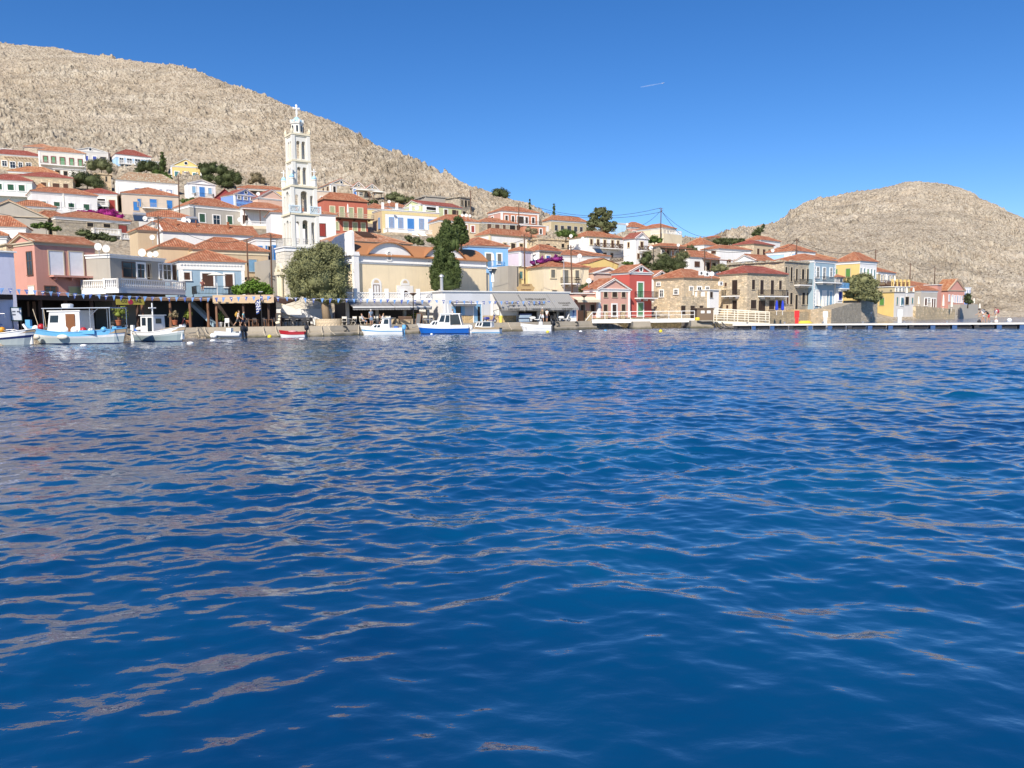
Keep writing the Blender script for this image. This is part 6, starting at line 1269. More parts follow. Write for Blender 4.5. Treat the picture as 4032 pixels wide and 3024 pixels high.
def tree(name, label, V, blobs, D, kind, n=2500, leaf=None, trunk=None, cat='tree', tr=.12, clump=.35, group=None, bark=(.10,.075,.05), depth=1.0, core=.72):
    "crown blobs traced as (x, y, rx, ry) in a photo view at distance D; trunk = (x, y) of its foot"
    bl = []; k = D/FPX
    for j, (x, y, rx, ry) in enumerate(blobs):
        s = 1/VIEWS[V][2]; c = at(nx(V, x), ny(V, y), D+((j*37) % 11-5)*.06*rx*s*k); bl.append((*c, rx*s*k, (rx+ry)/2*s*k*depth, ry*s*k))
    B = np.array(bl); lo = (B[:,2]-B[:,5]).min(); cx = B[:,0].mean()
    if trunk: f = at(nx(V, trunk[0]), ny(V, trunk[1]), D); base = np.array([f[0], D, f[2]])
    else: base = np.array([cx, D, min(lo, float(ground(cx, D)))]); base[2] = max(base[2], lo-3) if cat in ('tree', 'shrub') else lo-.15; base[2] = min(base[2], lo)
    E = empty(name, base, 0, label, cat, group)
    if leaf is None: leaf = max(.10, .55*D/FPX*4)
    Vv, F = crown(bl, n, leaf, clump, core); np_mesh('crown', Vv-base, F, LM(kind), E)
    tr = .02 if cat in ('vine', 'bougainvillea') else tr
    m = MB(); top = np.array([cx, D, B[:,2].mean()])-base; m.tube([(0,0,-.6), top*.35+np.array([.05,0,0]), top*.75, top], [tr*1.35, tr, tr*.7, tr*.35], 7)
    rr = np.random.default_rng(len(name)+n)
    for b in B[:7]:
        q = b[:3]-base; s = top*rr.uniform(.35, .75); m.tube([s, s*.4+q*.6+np.array([0,0,-.1]), q], [tr*.55, tr*.35, tr*.15], 5)
    m.build('trunk', plain('bark_%d' % int(bark[0]*100), bark, .9, vs=7), E, smooth=True)
    return E
tree('tamarisk', 'big feathery tamarisk in a round stone planter beside the bell tower', 6, [(640,470,260,250),(860,320,220,170),(430,620,190,240),(780,680,270,250),(1010,420,130,240),(1060,720,150,270),(880,940,230,140),(400,880,110,180),(1010,970,140,120),(530,800,190,190),(680,900,160,140),(850,200,120,60),(430,340,80,80)], 88.5, 'olive', 26000, .10, (880,1290), tr=.42, clump=.3, bark=(.30,.22,.14))
tree('cypress', 'broad old cypress in front of the cream church', 8, [(625,-130,70,85),(640,-10,120,140),(610,140,150,170),(550,290,105,170),(520,430,100,150),(550,560,160,150),(610,690,200,160),(610,800,225,90),(765,520,70,120),(775,690,75,160),(455,780,85,110),(690,420,70,120),(720,150,80,140),(775,20,40,130),(795,170,32,120),(430,640,55,140)], 104.5, 'cypress', 30000, .11, (690,890), tr=.3, clump=.3, bark=(.36,.33,.29), core=.9)
tree('cypress', 'slimmer dark cypress behind the broad one, below the beige house', 7, [(1890,645,55,65),(1905,730,80,90),(1930,830,90,90),(1945,890,75,60)], 112, 'cypress', 7000, .14, (1930,960), clump=.3, core=.88)
# hillside trees upper left
H = lambda V, x, y: hit(nx(V, x), ny(V, y))
tree('bush', 'grey olive bush between the colonnaded house and the blue veranda house', 1, [(1440,450,110,90),(1600,440,120,90),(1520,400,90,60),(1700,500,60,80)], H(1,1500,640)-3, 'grey', 2600, cat='bush')
tree('bush', 'big round dark bush left of the roofless beige ruin', 1, [(1250,640,140,100),(1420,680,170,110),(1200,720,80,80),(1500,740,110,80)], H(1,1400,820)-2, 'dark', 3500, cat='bush')
tree('bush', 'small green bush left of the colonnaded house', 1, [(450,250,70,50),(520,290,50,70)], H(1,480,330)+6, 'green', 700, cat='bush')
tree('tree', 'dark tree directly below the blue veranda house', 3, [(80,230,90,80),(180,220,110,90),(270,250,90,90),(20,290,60,60)], H(3,150,380)-3, 'dark', 3200)
tree('cypress', 'pointed slim cypress left of the yellow pedimented house', 3, [(395,60,22,70),(395,150,40,90),(398,240,55,90)], H(3,395,330)-2, 'cypress', 1500)
tree('bush', 'rounded green bush in front of the slim cypress', 3, [(320,360,80,80),(420,380,70,70),(500,400,60,50)], H(3,400,470)-2, 'green', 1800, cat='bush')
tree('tree', 'dense dark tree directly right of the yellow pedimented house', 3, [(1060,290,110,120),(1000,230,70,60),(1180,250,110,90),(1100,410,110,90)], H(3,1080,520), 'dark', 3400)
tree('tree', 'dark spreading tree at the hill foot, rightmost of the pair by the yellow house', 3, [(1320,280,110,90),(1430,380,150,110),(1290,430,120,100),(1560,420,90,110),(1400,500,140,50)], H(3,1400,560), 'dark', 4200)
tree('bush', 'dry brown bush on the scree above the blue gabled house', 3, [(1850,400,100,80),(1950,450,60,60),(1780,460,60,40)], H(3,1850,520), 'dry', 1500, cat='bush')
tree('bush', 'olive shrub beneath the hillside between the pedimented row and the ruins', 7, [(1010,330,80,50),(1130,350,110,60),(1250,370,90,50),(1060,280,50,35)], H(7,1150,440), 'grey', 2400, cat='bush')
for i, (x, l) in enumerate(((700,'leftmost'),(752,'middle'),(802,'rightmost'))):
    tree('topiary', 'clipped round shrub, %s of three under the stone terrace wall' % l, 7, [(x,385,26,28)], H(7,x,440)-1, 'dark', 260, cat='shrub', group='clipped shrubs under the terrace')
tree('bougainvillea', 'magenta bougainvillea spilling over the wall below the cream veranda house', 1, [(1290,1160,100,26),(1430,1180,120,34),(1600,1170,90,50),(1700,1200,130,70),(1850,1240,80,50)], H(1,1550,1290)-1.5, 'magenta', 2600, .12, cat='bougainvillea', tr=.05)
tree('vine', 'bright green vine on the roof edge above the pink house', 1, [(560,1385,100,45),(700,1380,110,50),(860,1430,90,28)], 92, 'green', 1500, .12, cat='vine', tr=.04)
tree('vine', 'green and brown creeper below the row of yellowish balusters', 1, [(1300,1500,110,50),(1450,1560,120,55),(1600,1560,110,60),(1750,1600,90,40)], 98, 'dark', 2000, .12, cat='vine', tr=.04)
tree('tree', 'bright green leafy tree above the tan taverna awning', 4, [(1650,800,150,80),(1800,740,150,80),(1950,800,140,90),(1580,840,90,50),(2050,850,60,40)], 90, 'bright', 4200, .12, (1820,1100), tr=.12)
tree('vine', 'thin dry climber on the plaster wall beside the utility pole', 4, [(1750,650,80,50),(1850,640,60,40),(1700,620,50,30)], 97, 'dry', 500, .1, cat='vine', tr=.04)
tree('shrub', 'pale green shrub beside the steps of the white gabled house', 3, [(720,760,50,40),(800,760,50,35),(860,720,40,25)], H(3,790,800)-1, 'green', 700, .12, cat='shrub', tr=.04)
tree('shrub', 'dark shrub left of the stairs below the white and yellow house', 7, [(1230,870,50,40),(1290,920,50,30)], 128, 'dark', 800, .12, cat='shrub', tr=.05)
tree('shrub', 'silvery shrub between the two white stair walls', 7, [(1340,900,55,45),(1400,930,60,35)], 126, 'grey', 900, .12, cat='shrub', tr=.05)
tree('shrub', 'grey green shrub right of the white stairs, against the cypress', 7, [(1530,890,50,40),(1590,920,50,40)], 126, 'green', 800, .12, cat='shrub', tr=.05)
# middle and right
tree('bush', 'lone dark bush on the ridge line of the left hill', 0, [(1953,764,20,17),(1985,766,22,19),(1968,754,20,14)], 243, 'dark', 1300, cat='bush')
tree('cypress', 'short pencil cypress against the rocky slope above the salmon house', 9, [(670,110,7,32),(670,165,12,40),(670,210,14,26)], 212, 'cypress', 500)
tree('cypress', 'tall pencil cypress against the sky beside the weathered beige house', 9, [(980,165,9,40),(980,225,14,46),(980,285,17,40)], 206, 'cypress', 700)
tree('eucalyptus', 'large loose eucalyptus on the skyline', 9, [(1560,250,80,55),(1600,230,60,45),(1500,320,80,60),(1640,310,80,65),(1460,400,60,60),(1580,400,100,70),(1720,420,80,50),(1660,470,90,50),(1450,460,55,45),(1690,260,40,35)], 176, 'grey', 5200, .2, (1590,560), tr=.3, clump=.3)
tree('bush', 'leafy green bush below the weathered beige house', 9, [(1050,530,60,45),(1130,520,75,55),(1210,540,70,50)], 168, 'green', 2200, cat='bush')
tree('bush', 'reddish creeper by the corner of the salmon annex', 9, [(650,470,45,35),(720,500,60,40)], 172, 'dry', 900, cat='bush')
tree('bougainvillea', 'purple bougainvillea with upright shoots above the cream house roof', 9, [(720,900,50,30),(800,880,70,35),(900,870,90,30),(1010,850,80,40),(1070,850,30,35),(1000,810,20,25),(830,830,15,25)], 125, 'purple', 1900, .12, cat='bougainvillea', tr=.05)
tree('bush', 'light green bush below the cream skyline house', 11, [(250,550,70,50),(320,570,50,40),(210,570,40,35)], 175, 'green', 1700, cat='bush')
tree('tree', 'dark green tree beside the narrow white gabled house', 11, [(120,830,60,60),(180,780,60,80),(150,900,80,50)], 145, 'dark', 2200)
tree('tree', 'big leafy tree above the stone house with white framed windows', 11, [(330,880,90,80),(440,860,110,90),(540,900,100,80),(380,960,110,50),(270,920,60,60)], 141, 'dark', 5200)
tree('tree', 'loose grey green tree left of the timber porch house', 11, [(600,780,70,80),(660,760,55,60),(620,880,70,70),(370,770,70,50)], 148, 'grey', 2600)
tree('tree', 'wide dark round tree in front of the distant red roof', 11, [(1090,575,60,45),(1200,580,90,50),(1320,580,90,45),(1400,570,50,40)], 195, 'dark', 3200)
tree('tree', 'dark wind bent tree leaning on the slope of the right hill', 11, [(1600,470,55,45),(1640,430,50,40),(1680,395,30,25),(1700,355,24,16)], 262, 'dark', 1500)
tree('bush', 'soft olive bush right of the timber porch house', 11, [(1060,940,60,50),(1150,930,80,55),(1200,960,50,40)], 137, 'olive', 2400, cat='bush')
tree('bush', 'small green tree behind the long brown porch roof', 11, [(720,660,60,35),(780,680,50,30)], 172, 'grey', 1000, cat='bush')
tree('tamarisk', 'wide round tamarisk at the shore left of the yellow shore house', 13, [(1240,780,120,90),(1400,760,150,100),(1530,830,120,120),(1250,900,150,120),(1420,930,160,120),(1180,990,90,90),(1610,1040,80,140),(1330,1040,130,60),(1130,860,50,90),(1480,1050,130,70)], 146, 'olive', 9000, .16, (1330,1130), tr=.25, clump=.3)
tree('tree', 'dark green palm like tree at the right end of the houses', 14, [(1440,740,50,60),(1420,790,45,45),(1465,800,40,45)], 184, 'dark', 1200, cat='palm bush')
tree('shrub', 'glossy green shrub beside the pale pink gabled house', 10, [(770,610,55,50),(840,580,55,45),(740,660,40,30)], 117, 'grey', 1200, .12, cat='shrub', tr=.05)
tree('shrub', 'low green shrub below the lattice terrace of the white house', 9, [(1900,900,50,25),(1960,910,50,25)], 158, 'green', 700, cat='shrub', tr=.05)
# ---------------------------------------------------------------- boats
def paint(k, c): return plain('paint_'+k, c, .35, vs=1.2, var=.08)
BW = lambda: paint('white', (.80,.80,.78)); BB = lambda: paint('sky', (.13,.40,.68)); BN = lambda: paint('navy', (.02,.035,.13)); BR = lambda: paint('red', (.42,.02,.03)); BG = lambda: paint('sea_grey', (.44,.50,.50)); BLU = lambda: paint('strong_blue', (.01,.12,.48))
def hull(E, L, B, sheer, cols, transom=False, rake=.5, full=.5, deck=None, dz=.22):
    "hull along x, bow at +L/2. sheer=(bow, mid, stern); cols=(bottom, side, stripe, rail)"
    N = 18; rings = []
    for i in range(N+1):
        t = i/N; x = -L/2+L*t
        e = (1-t)/full if t > 1-full else 1.0
        b = B/2*(max(0, 1-(1-min(1, e))**2.0))**.6
        if not transom: e2 = t/.42 if t < .42 else 1; b = min(b, B/2*(max(0, 1-(1-e2)**2.0))**.6)
        else: b = min(b, B/2*(.82+.18*min(1, t/.4)))
        b = max(b, .03)
        s = sheer[1]+(sheer[0]-sheer[1])*max(0, (t-.45)/.55)**2+(sheer[2]-sheer[1])*max(0, (.45-t)/.45)**2
        xr = rake*max(0, (t-.7)/.3)**2; xs = -(.0 if transom else rake*.6)*max(0, (.2-t)/.2)**2
        lv = [(.02*b, -.35), (.62*b, -.18), (.80*b, .09), (.93*b, s*.5), (1.0*b, s*.66), (1.02*b, s)]
        rings.append([(x+(xr+xs)*((z+.35)/(s+.35))**1.0-(xr+xs)*.0, y, z) for y, z in lv])
    m = MB(); mi = [0, 0, 1, 2, 3] if len(cols) > 3 else [0, 0, 1, 1, 2]
    for i in range(N):
        for sgn in (1, -1):
            for j in range(5):
                a, b_, c, d = rings[i][j], rings[i+1][j], rings[i+1][j+1], rings[i][j+1]; q = [(p[0], p[1]*sgn, p[2]) for p in (a, b_, c, d)]
                m.face(q if sgn < 0 else q[::-1], mi[j])
    if transom:
        r = rings[0]
        for j in range(5): m.face([(r[j][0], r[j][1], r[j][2]), (r[j][0], -r[j][1], r[j][2]), (r[j+1][0], -r[j+1][1], r[j+1][2]), (r[j+1][0], r[j+1][1], r[j+1][2])][::-1], mi[j])
    h = m.build('hull', list(cols), E, smooth=False)
    d = MB()
    for i in range(N):
        a, b_ = rings[i][5], rings[i+1][5]; d.face([(a[0], -a[1]*.97, a[2]-dz), (b_[0], -b_[1]*.97, b_[2]-dz), (b_[0], b_[1]*.97, b_[2]-dz), (a[0], a[1]*.97, a[2]-dz)])
        for s in (1, -1): q = [(a[0], a[1]*s*.97, a[2]-dz), (b_[0], b_[1]*s*.97, b_[2]-dz), (b_[0], b_[1]*s*.98, b_[2]), (a[0], a[1]*s*.98, a[2])]; d.face(q)
    d.build('deck', deck or BW(), E)
    g = MB()
    for s in (1, -1): g.tube([(r[5][0], r[5][1]*s, r[5][2]+.01) for r in rings], .045, 5)
    g.build('gunwale', cols[-1], E); return rings
def boat(name, label, px, py, D, heading, cat='boat'):
    p = at(px, py, D); p[2] = 0; return empty(name, p, R_(heading), label, cat)
def boxpart(E, name, a, b, mat): m = MB(); m.box(a, b); return m.build(name, mat, E)
def tubes(E, name, segs, r, mat, n=6): 
    m = MB()
    for s in segs: m.tube(s, r, n)
    return m.build(name, mat, E)
def outboard(E, x, y, z, mat=None):
    mat = mat or plain('outboard_black', (.02,.02,.022), .35); m = MB(); m.lathe([(.05,z+.15),(.2,z+.2),(.24,z+.42),(.2,z+.66),(.06,z+.72)], (x,y,0), 10); m.bar((x,y,z+.2),(x-.05,y,-.5),.14,.12); o = m.build('outboard_motor', mat, E, smooth=False); return o
def cabin(E, x0, x1, hw, z0, z1, mat, rakef=.25, roof=.12, wins=(), side=None):
    "trapezoid cabin; wins: (face 'S' side or 'F' front, u0,u1,v0,v1)"
    m = MB(); lo = [(x0,-hw,z0),(x1,-hw,z0),(x1,hw,z0),(x0,hw,z0)]; t = .92; hi = [(x0+.02,-hw*t,z1),(x1-rakef,-hw*t,z1),(x1-rakef,hw*t,z1),(x0+.02,hw*t,z1)]
    for i in range(4): j = (i+1)%4; m.face([lo[i], lo[j], hi[j], hi[i]])
    m.face(hi); c = m.build('cabin', mat, E)
    if roof: m = MB(); m.box((x0-.12,-hw*t-.1,z1+.003),(x1-rakef+.15,hw*t+.1,z1+.003+roof*.6)); m.build('cabin_roof', mat, E)
    g = PANES['d']()
    for f, u0, u1, v0, v1 in wins:
        m = MB()
        if f == 'S':
            for s in (1, -1):
                q = []
                for u, v in ((u0,v0),(u1,v0),(u1,v1),(u0,v1)):
                    xl = x0+(x1-x0)*u; xh = x0+.02+(x1-rakef-x0-.02)*u; y = hw*(1-(1-t)*v)+.012; q.append((xl+(xh-xl)*v, y*s, z0+(z1-z0)*v))
                mm = MB(); mm.face(q if s < 0 else q[::-1]); mm.build('window', g, c)
        else:
            q = [(x1-rakef*v+.012 if f == 'F' else x0-.012+.02*v, -hw*(1-(1-t)*v)*(1-2*u), z0+(z1-z0)*v) for u, v in ((u0,v0),(u1,v0),(u1,v1),(u0,v1))]; m.face(q); m.build('window', g, c)
    return c
def build_boats():
    # b1 blue and white caique, prow to the left
    E = boat('fishing_boat', 'white and sky blue wooden fishing boat with cabin and long sunshade', 306, 1352, 66, 172)
    hull(E, 8.3, 2.7, (1.55,1.0,1.3), (BN(), BG(), BW(), BB()), rake=.7, deck=plain('deck_wood', (.35,.27,.18), .7), dz=.35)  # grey side band paints the shade lying on the hull
    boxpart(E, 'stem_post', (4.3,-.12,1.2), (4.75,.12,2.1), BB()); m = MB(); m.box((3.6,-.5,1.25),(4.25,.5,1.55)); m.build('bow_locker', BB(), E)
    c = cabin(E, -1.0, 2.1, .95, .7, 2.75, BW(), .3, .15, (('S',.68,.95,.55,.85),('F',.15,.85,.55,.85)))
    boxpart(E, 'door', (-.6,.955,.9), (.25,.975,2.55), plain('varnish', (.20,.08,.03), .4)); boxpart(E, 'door', (-.6,-.975,.9), (.25,-.955,2.55), plain('varnish', None)); 
    m = MB(); m.box((-4.0,-1.15,3.0),(2.3,1.15,3.06)); m.build('sunshade', paint('canvas', (.42,.47,.55)), E)
    m = MB(); m.lathe([(.42,3.07),(.46,3.2),(.46,3.38),(.3,3.42)], (.75,0,0), 14); m.build('radar_dome', BW(), E)
    st = plain('stainless', (.6,.6,.6), .3, .8)
    for x in (-3.9,-2.1,2.2): tubes(E, 'stanchion', [[(x,-1.1,.9),(x,-1.1,3.0)],[(x,1.1,.9),(x,1.1,3.0)],[(x,-1.1,3.0),(x,1.1,3.0)]], .03, st)
    tubes(E, 'brace', [[(-2.1,1.1,2.3),(-2.9,1.1,3.0)]], .03, st)
    for x, dx in ((3.2,.5),(2.6,.1)): tubes(E, 'flag_pole', [[(x,.3,1.0),(x+dx,.4,3.0)]], .03, plain('pole_cream', (.6,.5,.35), .6))
    boxpart(E, 'winch', (-3.9,-.4,1.0), (-3.5,.3,1.45), BB()); boxpart(E, 'side_cloth', (-1.2,1.2,.85), (-2.6,1.34,1.16), BB())
    for i,(x,y,z,r,col) in enumerate(((2.9,.55,1.45,.3,BR()),(3.25,.75,1.35,.28,BW()),(.4,.75,1.2,.42,BW()),(-.5,.85,1.15,.36,BW()),(-1.3,.9,1.15,.28,BR()),(-1.9,.8,1.1,.25,BW()),(-3.1,.8,1.2,.25,BB()))): m = MB(); m.ball((x,y,z),r,0,10,7); m.build('net_float' if r<.35 else 'net_bag', col, E, smooth=True)
    for x in (.3,2.7): m = MB(); m.ball((x,1.42,.62),(.55 if x<1 else .35,.2,.22),0,10,6); m.build('side_fender', paint('cream',(.66,.62,.52)), E, smooth=True)
    # b2 grey white caique, bow to the right toward us
    E = boat('fishing_boat', 'small grey and white fishing boat with upright cabin and cross shaped mast', 622, 1342, 70.5, -22)
    hull(E, 5.6, 2.0, (1.35,.85,1.0), (BN(), paint('hull_shade_grey',(.27,.34,.35)), BG(), BW()), rake=.5, deck=plain('deck_wood', None), dz=.3)  # side greyed: the shade on the hull is put into its paint
    cabin(E, -1.3, .25, .7, .55, 2.35, BW(), .0, .12, (('S',.1,.42,.5,.9),('S',.55,.9,.2,.9),('F',.2,.7,.6,.85)))
    boxpart(E, 'stem_board', (2.75,-.13,.2), (3.05,.13,1.5), BW()); tubes(E, 'mast', [[(-.5,0,2.4),(-.5,0,3.5)],[(-.5,-.4,3.05),(-.5,.4,3.05)]], .06, BW())
    m = MB(); m.ball((-1.9,-.2,1.0),(.5,.6,.3),0,10,6); m.build('tarpaulin', BLU(), E, smooth=True); m = MB(); m.ball((-1.6,-.55,1.15),(.35,.3,.2),0,8,6); m.build('net_bag', BW(), E, smooth=True); boxpart(E, 'rudder_board', (-3.2,-.1,.0), (-2.85,.1,1.5), BW())
    tubes(E, 'bow_rail', [[(1.1,-.7,1.05),(2.5,-.15,1.4),(2.5,.15,1.4),(1.1,.7,1.05)]], .04, plain('deck_wood', None))
    # b0 partial boat at left edge
    E = boat('fishing_boat', 'white fishing boat with navy stripe cut off by the left edge', -60, 1366, 62.5, 8)
    hull(E, 6.8, 2.3, (1.35,.9,1.1), (BG(), BG(), BN(), BW()), rake=.5, deck=plain('deck_wood', None)); cabin(E, -2.6, 1.2, .8, .6, 1.7, BLU(), .3, .1, (('S',.2,.6,.4,.8),))
    boxpart(E, 'rudder_board', (3.3,-.1,.1), (3.65,.1,1.1), BW()); m = MB(); m.bar((3.5,0,.9),(3.0,0,1.75),.16); m.build('tiller_post', BW(), E)
    tubes(E, 'railing', [[(-2,.9,1.2),(1.9,.9,1.3),(2.6,.7,1.05)],[(-2,-.9,1.2),(1.9,-.9,1.3),(2.6,-.7,1.05)],[(0,-.9,.9),(-.1,-.9,2.6),(2.0,-.7,2.6),(2.0,-.7,2.3)]], .035, plain('stainless', None))
    for x,y,z,r,c_ in ((1.75,-.75,1.3,.25,paint('orange',(.7,.3,.02))),(1.2,-.8,1.15,.3,BW()),(2.4,-.5,1.05,.2,BW())): m = MB(); m.ball((x,y,z),r,0,10,7); m.build('net_float', c_, E, smooth=True)
    # b3 rib
    E = boat('inflatable_boat', 'white inflatable boat with grey tubes and two black outboards', 905, 1330, 77.5, 168)
    tb = paint('hypalon', (.70,.71,.72)); m = MB(); pts = [(-1.5,.62,.38),(.6,.62,.42),(1.3,.4,.52),(1.6,0,.6),(1.3,-.4,.52),(.6,-.62,.42),(-1.5,-.62,.38)]; m.tube(pts, [.2,.23,.22,.2,.22,.23,.2], 9); m.build('hull_tube', tb, E, smooth=True); boxpart(E, 'floor', (-1.4,-.5,.1), (1.2,.5,.25), BG()); boxpart(E, 'transom', (-1.5,-.5,.1), (-1.4,.5,.75), BW()); outboard(E, -1.6,.25,.55); outboard(E, -1.62,-.3,.5); cabin(E, -.3, .3, .25, .25, 1.05, BW(), .1, .0); boxpart(E, 'seat', (-.9,-.35,.25), (-.5,.35,.7), BG())
    for x,y in ((1.55,.55),(1.2,.75)): m = MB(); m.ball((x,y,.3),.27,0,10,7); m.build('side_fender', BW(), E, smooth=True)
    # b4 red dinghy
    E = boat('dinghy', 'tiny white dinghy with red rim and black outboard', 1157, 1322, 79.5, 178)
    hull(E, 2.5, 1.25, (.72,.52,.55), (BW(), BW(), BR(), BR()), transom=True, rake=.25, deck=BR(), dz=.2); outboard(E, -1.35, 0, .55); m = MB(); m.ball((.1,0,.6),(.5,.35,.12),0,8,5); m.build('cover', paint('rose_cloth',(.6,.35,.35)), E, smooth=True)
    # b5 white cabin boat
    E = boat('cabin_boat', 'small white cabin boat with pale blue stripe, bow pointing left', 1512, 1317, 85, 178)
    hull(E, 4.3, 1.75, (1.0,.75,.72), (BW(), BW(), BB(), BW()), transom=True, rake=.45, dz=.12); cabin(E, .1, 1.5, .62, .7, 1.18, BW(), .45, .0, (('S',.12,.42,.3,.85),('S',.5,.75,.3,.85))); cabin(E, -.75, .35, .66, .7, 1.85, BW(), .35, .08, (('S',.1,.7,.45,.9),('F',.1,.9,.5,.9))); outboard(E, -2.25, 0, .4, BB()); boxpart(E, 'seat', (-1.6,-.5,.6), (-1.2,.5,.95), BLU())
    # b6 blue cruiser
    E = boat('cabin_cruiser', 'deep blue and white cabin cruiser with glazed wheelhouse', 1756, 1315, 87.5, 177)
    hull(E, 5.35, 2.1, (1.15,.92,.95), (BN(), BLU(), BLU(), BW()), transom=True, rake=.6, dz=.1); cabin(E, .55, 1.9, .7, .9, 1.5, BW(), .5, .0, (('S',.2,.48,.25,.85),('S',.55,.8,.25,.85)))
    cabin(E, -.6, 1.0, .78, .9, 2.2, BW(), .55, .0, (('S',.05,.42,.3,.92),('S',.5,.9,.35,.92),('F',.06,.94,.4,.92)))
    m = MB(); m.box((-1.75,-.8,2.2),(.55,.8,2.3)); m.build('hardtop', BW(), E)
    for s in (.74,-.74): m = MB(); m.bar((-1.9,s,.9),(-1.6,s,2.2),.1); m.build('pillar', BW(), E)
    m = MB()
    for s in (.76,-.76): m.face([(-1.75,s,1.05),(-.62,s,1.05),(-.62,s,2.15),(-1.62,s,2.15)])
    m.build('side_window', PANES['d'](), E); tubes(E, 'mast', [[(-.3,0,2.3),(-.25,0,3.4)]], .05, BW()); tubes(E, 'bow_rail', [[(1.5,.7,1.05),(1.6,.65,1.6),(2.5,.25,1.7),(2.7,0,1.7),(2.5,-.25,1.7),(1.6,-.65,1.6),(1.5,-.7,1.05)]], .03, plain('stainless', None)); outboard(E, -2.85, .2, .25, BW())
    # b7 white cabin boat stern to us
    E = boat('cabin_boat', 'small white cabin boat with dark open cockpit behind the blue cruiser', 1912, 1311, 90.5, 165)
    hull(E, 3.7, 1.5, (.85,.6,.6), (BB(), BW(), BW(), plain('deck_wood', None)), transom=True, rake=.4, dz=.1); cabin(E, -.9, 1.2, .6, .58, 1.3, BW(), .3, .06, (('S',.05,.55,.2,.9),('S',.62,.75,.35,.85),('S',.8,.92,.35,.85))); boxpart(E, 'rudder_board', (1.75,-.1,.0), (2.0,.1,.95), BG())
    # b8 open motor boat
    E = boat('motor_boat', 'white open motor boat with console and black outboards at the quay end', 2118, 1305, 95.5, 172)
    hull(E, 3.4, 1.5, (.95,.72,.7), (BW(), BW(), BW(), BW()), transom=True, rake=.45, dz=.3); cabin(E, -.6, -.1, .35, .5, 1.2, BW(), .1, .0); outboard(E, -1.85,.2,.6); outboard(E, -1.95,-.35,.5)
    # floats and buoys
    def buoy(name, label, V, x, y, r, mat, sq=1.0, group=None):
        px, py = nx(V,x), ny(V,y); d = ray(px, py); Y = min(140, -CAMH/d[2]*d[1]*1.0) if d[2] < 0 else 140; p = at(px, py, Y); m = MB(); m.ball((0,0,r*.35*sq),(r,r*.8,r*sq),0,10,7); o = m.build(name, mat, None, True, loc=(p[0],p[1],0)); tag(o, label, 'buoy', group)
    yl = plain('buoy_yellow', (.72,.58,.02), .4); wf = BW()
    buoy('buoy','round yellow buoy nearest the inflatable boat',4,1865,1530,.19,yl); buoy('buoy','round yellow buoy between the flagpole and the red dinghy',4,2060,1535,.22,yl); buoy('buoy','small yellow buoy beside the second concrete pier shadow',10,1980,1290,.2,yl); buoy('buoy','yellow buoy at the stern of the open motor boat',10,222,1300,.18,yl)
    buoy('float','white oblong float below the bow of the grey fishing boat',4,828,1630,.3,wf,.4); buoy('float','white oblong float left of the inflatable boat',4,1178,1592,.28,wf,.4); buoy('float','white float below the tiny red dinghy',6,488,1588,.26,wf,.4); buoy('float','small white float at the bow of the blue cruiser',8,392,1568,.16,wf,.6); buoy('float','white float under the left blue caique hull',2,1190,1525,.28,wf,.4)
    buoy('float','white square float near the quay end',10,735,1290,.2,wf,.6); buoy('float','pale blue plastic float in front of the wet wall',10,1120,1272,.24,BB(),.4); buoy('buoy','distant white buoy beyond the pontoon at the right',14,2010,1036,.45,wf,.8)
build_boats()
# ---------------------------------------------------------------- poles, wires, dishes, street furniture
PB = lambda: plain('pole_brown', (.095,.05,.03), .8, vs=3)
POLES = {}
def pole(key, V, top, base, D, label, r=.12, arms=True, mat=None, name='utility_pole', cat='utility pole'):
    a = at(nx(V, top[0]), ny(V, top[1]), D); b = at(nx(V, base[0]), ny(V, base[1]), D); b[2] = min(b[2], max(0.5, float(ground(b[0], b[1]))+.0)); E = empty(name, b, 0, label, cat)
    m = MB(); d = a-b; m.tube([(0,0,-.3), d*.5, d], [r*1.15, r, r*.8], 8); m.build('pole', mat or PB(), E, smooth=True)
    if arms:
        for s, z in ((1, .35), (-1, .35), (1, .75)):
            m = MB(); m.tube([(d[0], d[1], d[2]-z), (d[0]+s*.4, d[1], d[2]-z+.12)], .04, 5); m.ball((d[0]+s*.42, d[1], d[2]-z+.17), .08, 0, 6, 4); m.build('insulator', plain('insulator', (.12,.08,.06), .4), E)
    POLES[key] = a; return E
for i, q in enumerate(((1,(1685,192),(1690,640),None,'dark utility pole beside the olive bush high on the left slope'),(3,(640,358),(655,950),158,'tall utility pole left of the white gabled house with blue shutters'),
    (3,(325,985),(345,1600),103,'big leaning utility pole with many insulators in front of the white hall'),(4,(1706,5),(1735,900),96.5,'utility pole in front of the tall weathered plaster house'),(4,(2075,-80),(2098,1000),98.5,'utility pole between the blue double doors and the bell tower'),
    (9,(600,532),(608,1190),113,'tall brown utility pole right of the bright sky blue house'),(9,(1195,672),(1222,1300),117,'pale weathered utility pole in front of the cream house'),(9,(530,128),(525,400),188,'utility pole in front of the salmon house'),
    (11,(346,128),(336,545),190,'tallest skyline utility pole beside the cream skyline house'),(11,(920,660),(926,990),149,'utility pole in front of the timber porch house'),(13,(322,86),(322,400),168,'utility pole in front of the light blue house roof'),
    (13,(1611,258),(1611,560),176,'utility pole behind the tall yellow house'),(14,(645,268),(640,600),205,'thin utility pole above the yellow terrace house'),(14,(985,318),(980,560),225,'thin utility pole behind the long terracotta roof'),(7,(2052,238),(2062,600),196,'utility pole beside the tall roofless ruin'),(11,(1198,480),(1198,560),225,'small pole on the skyline above the wide dark round tree'))):
    V, t, b, D, l = q; pole(i, V, t, b, D or H(V, b[0], b[1])-4, l, .11 if i < 7 else .13)
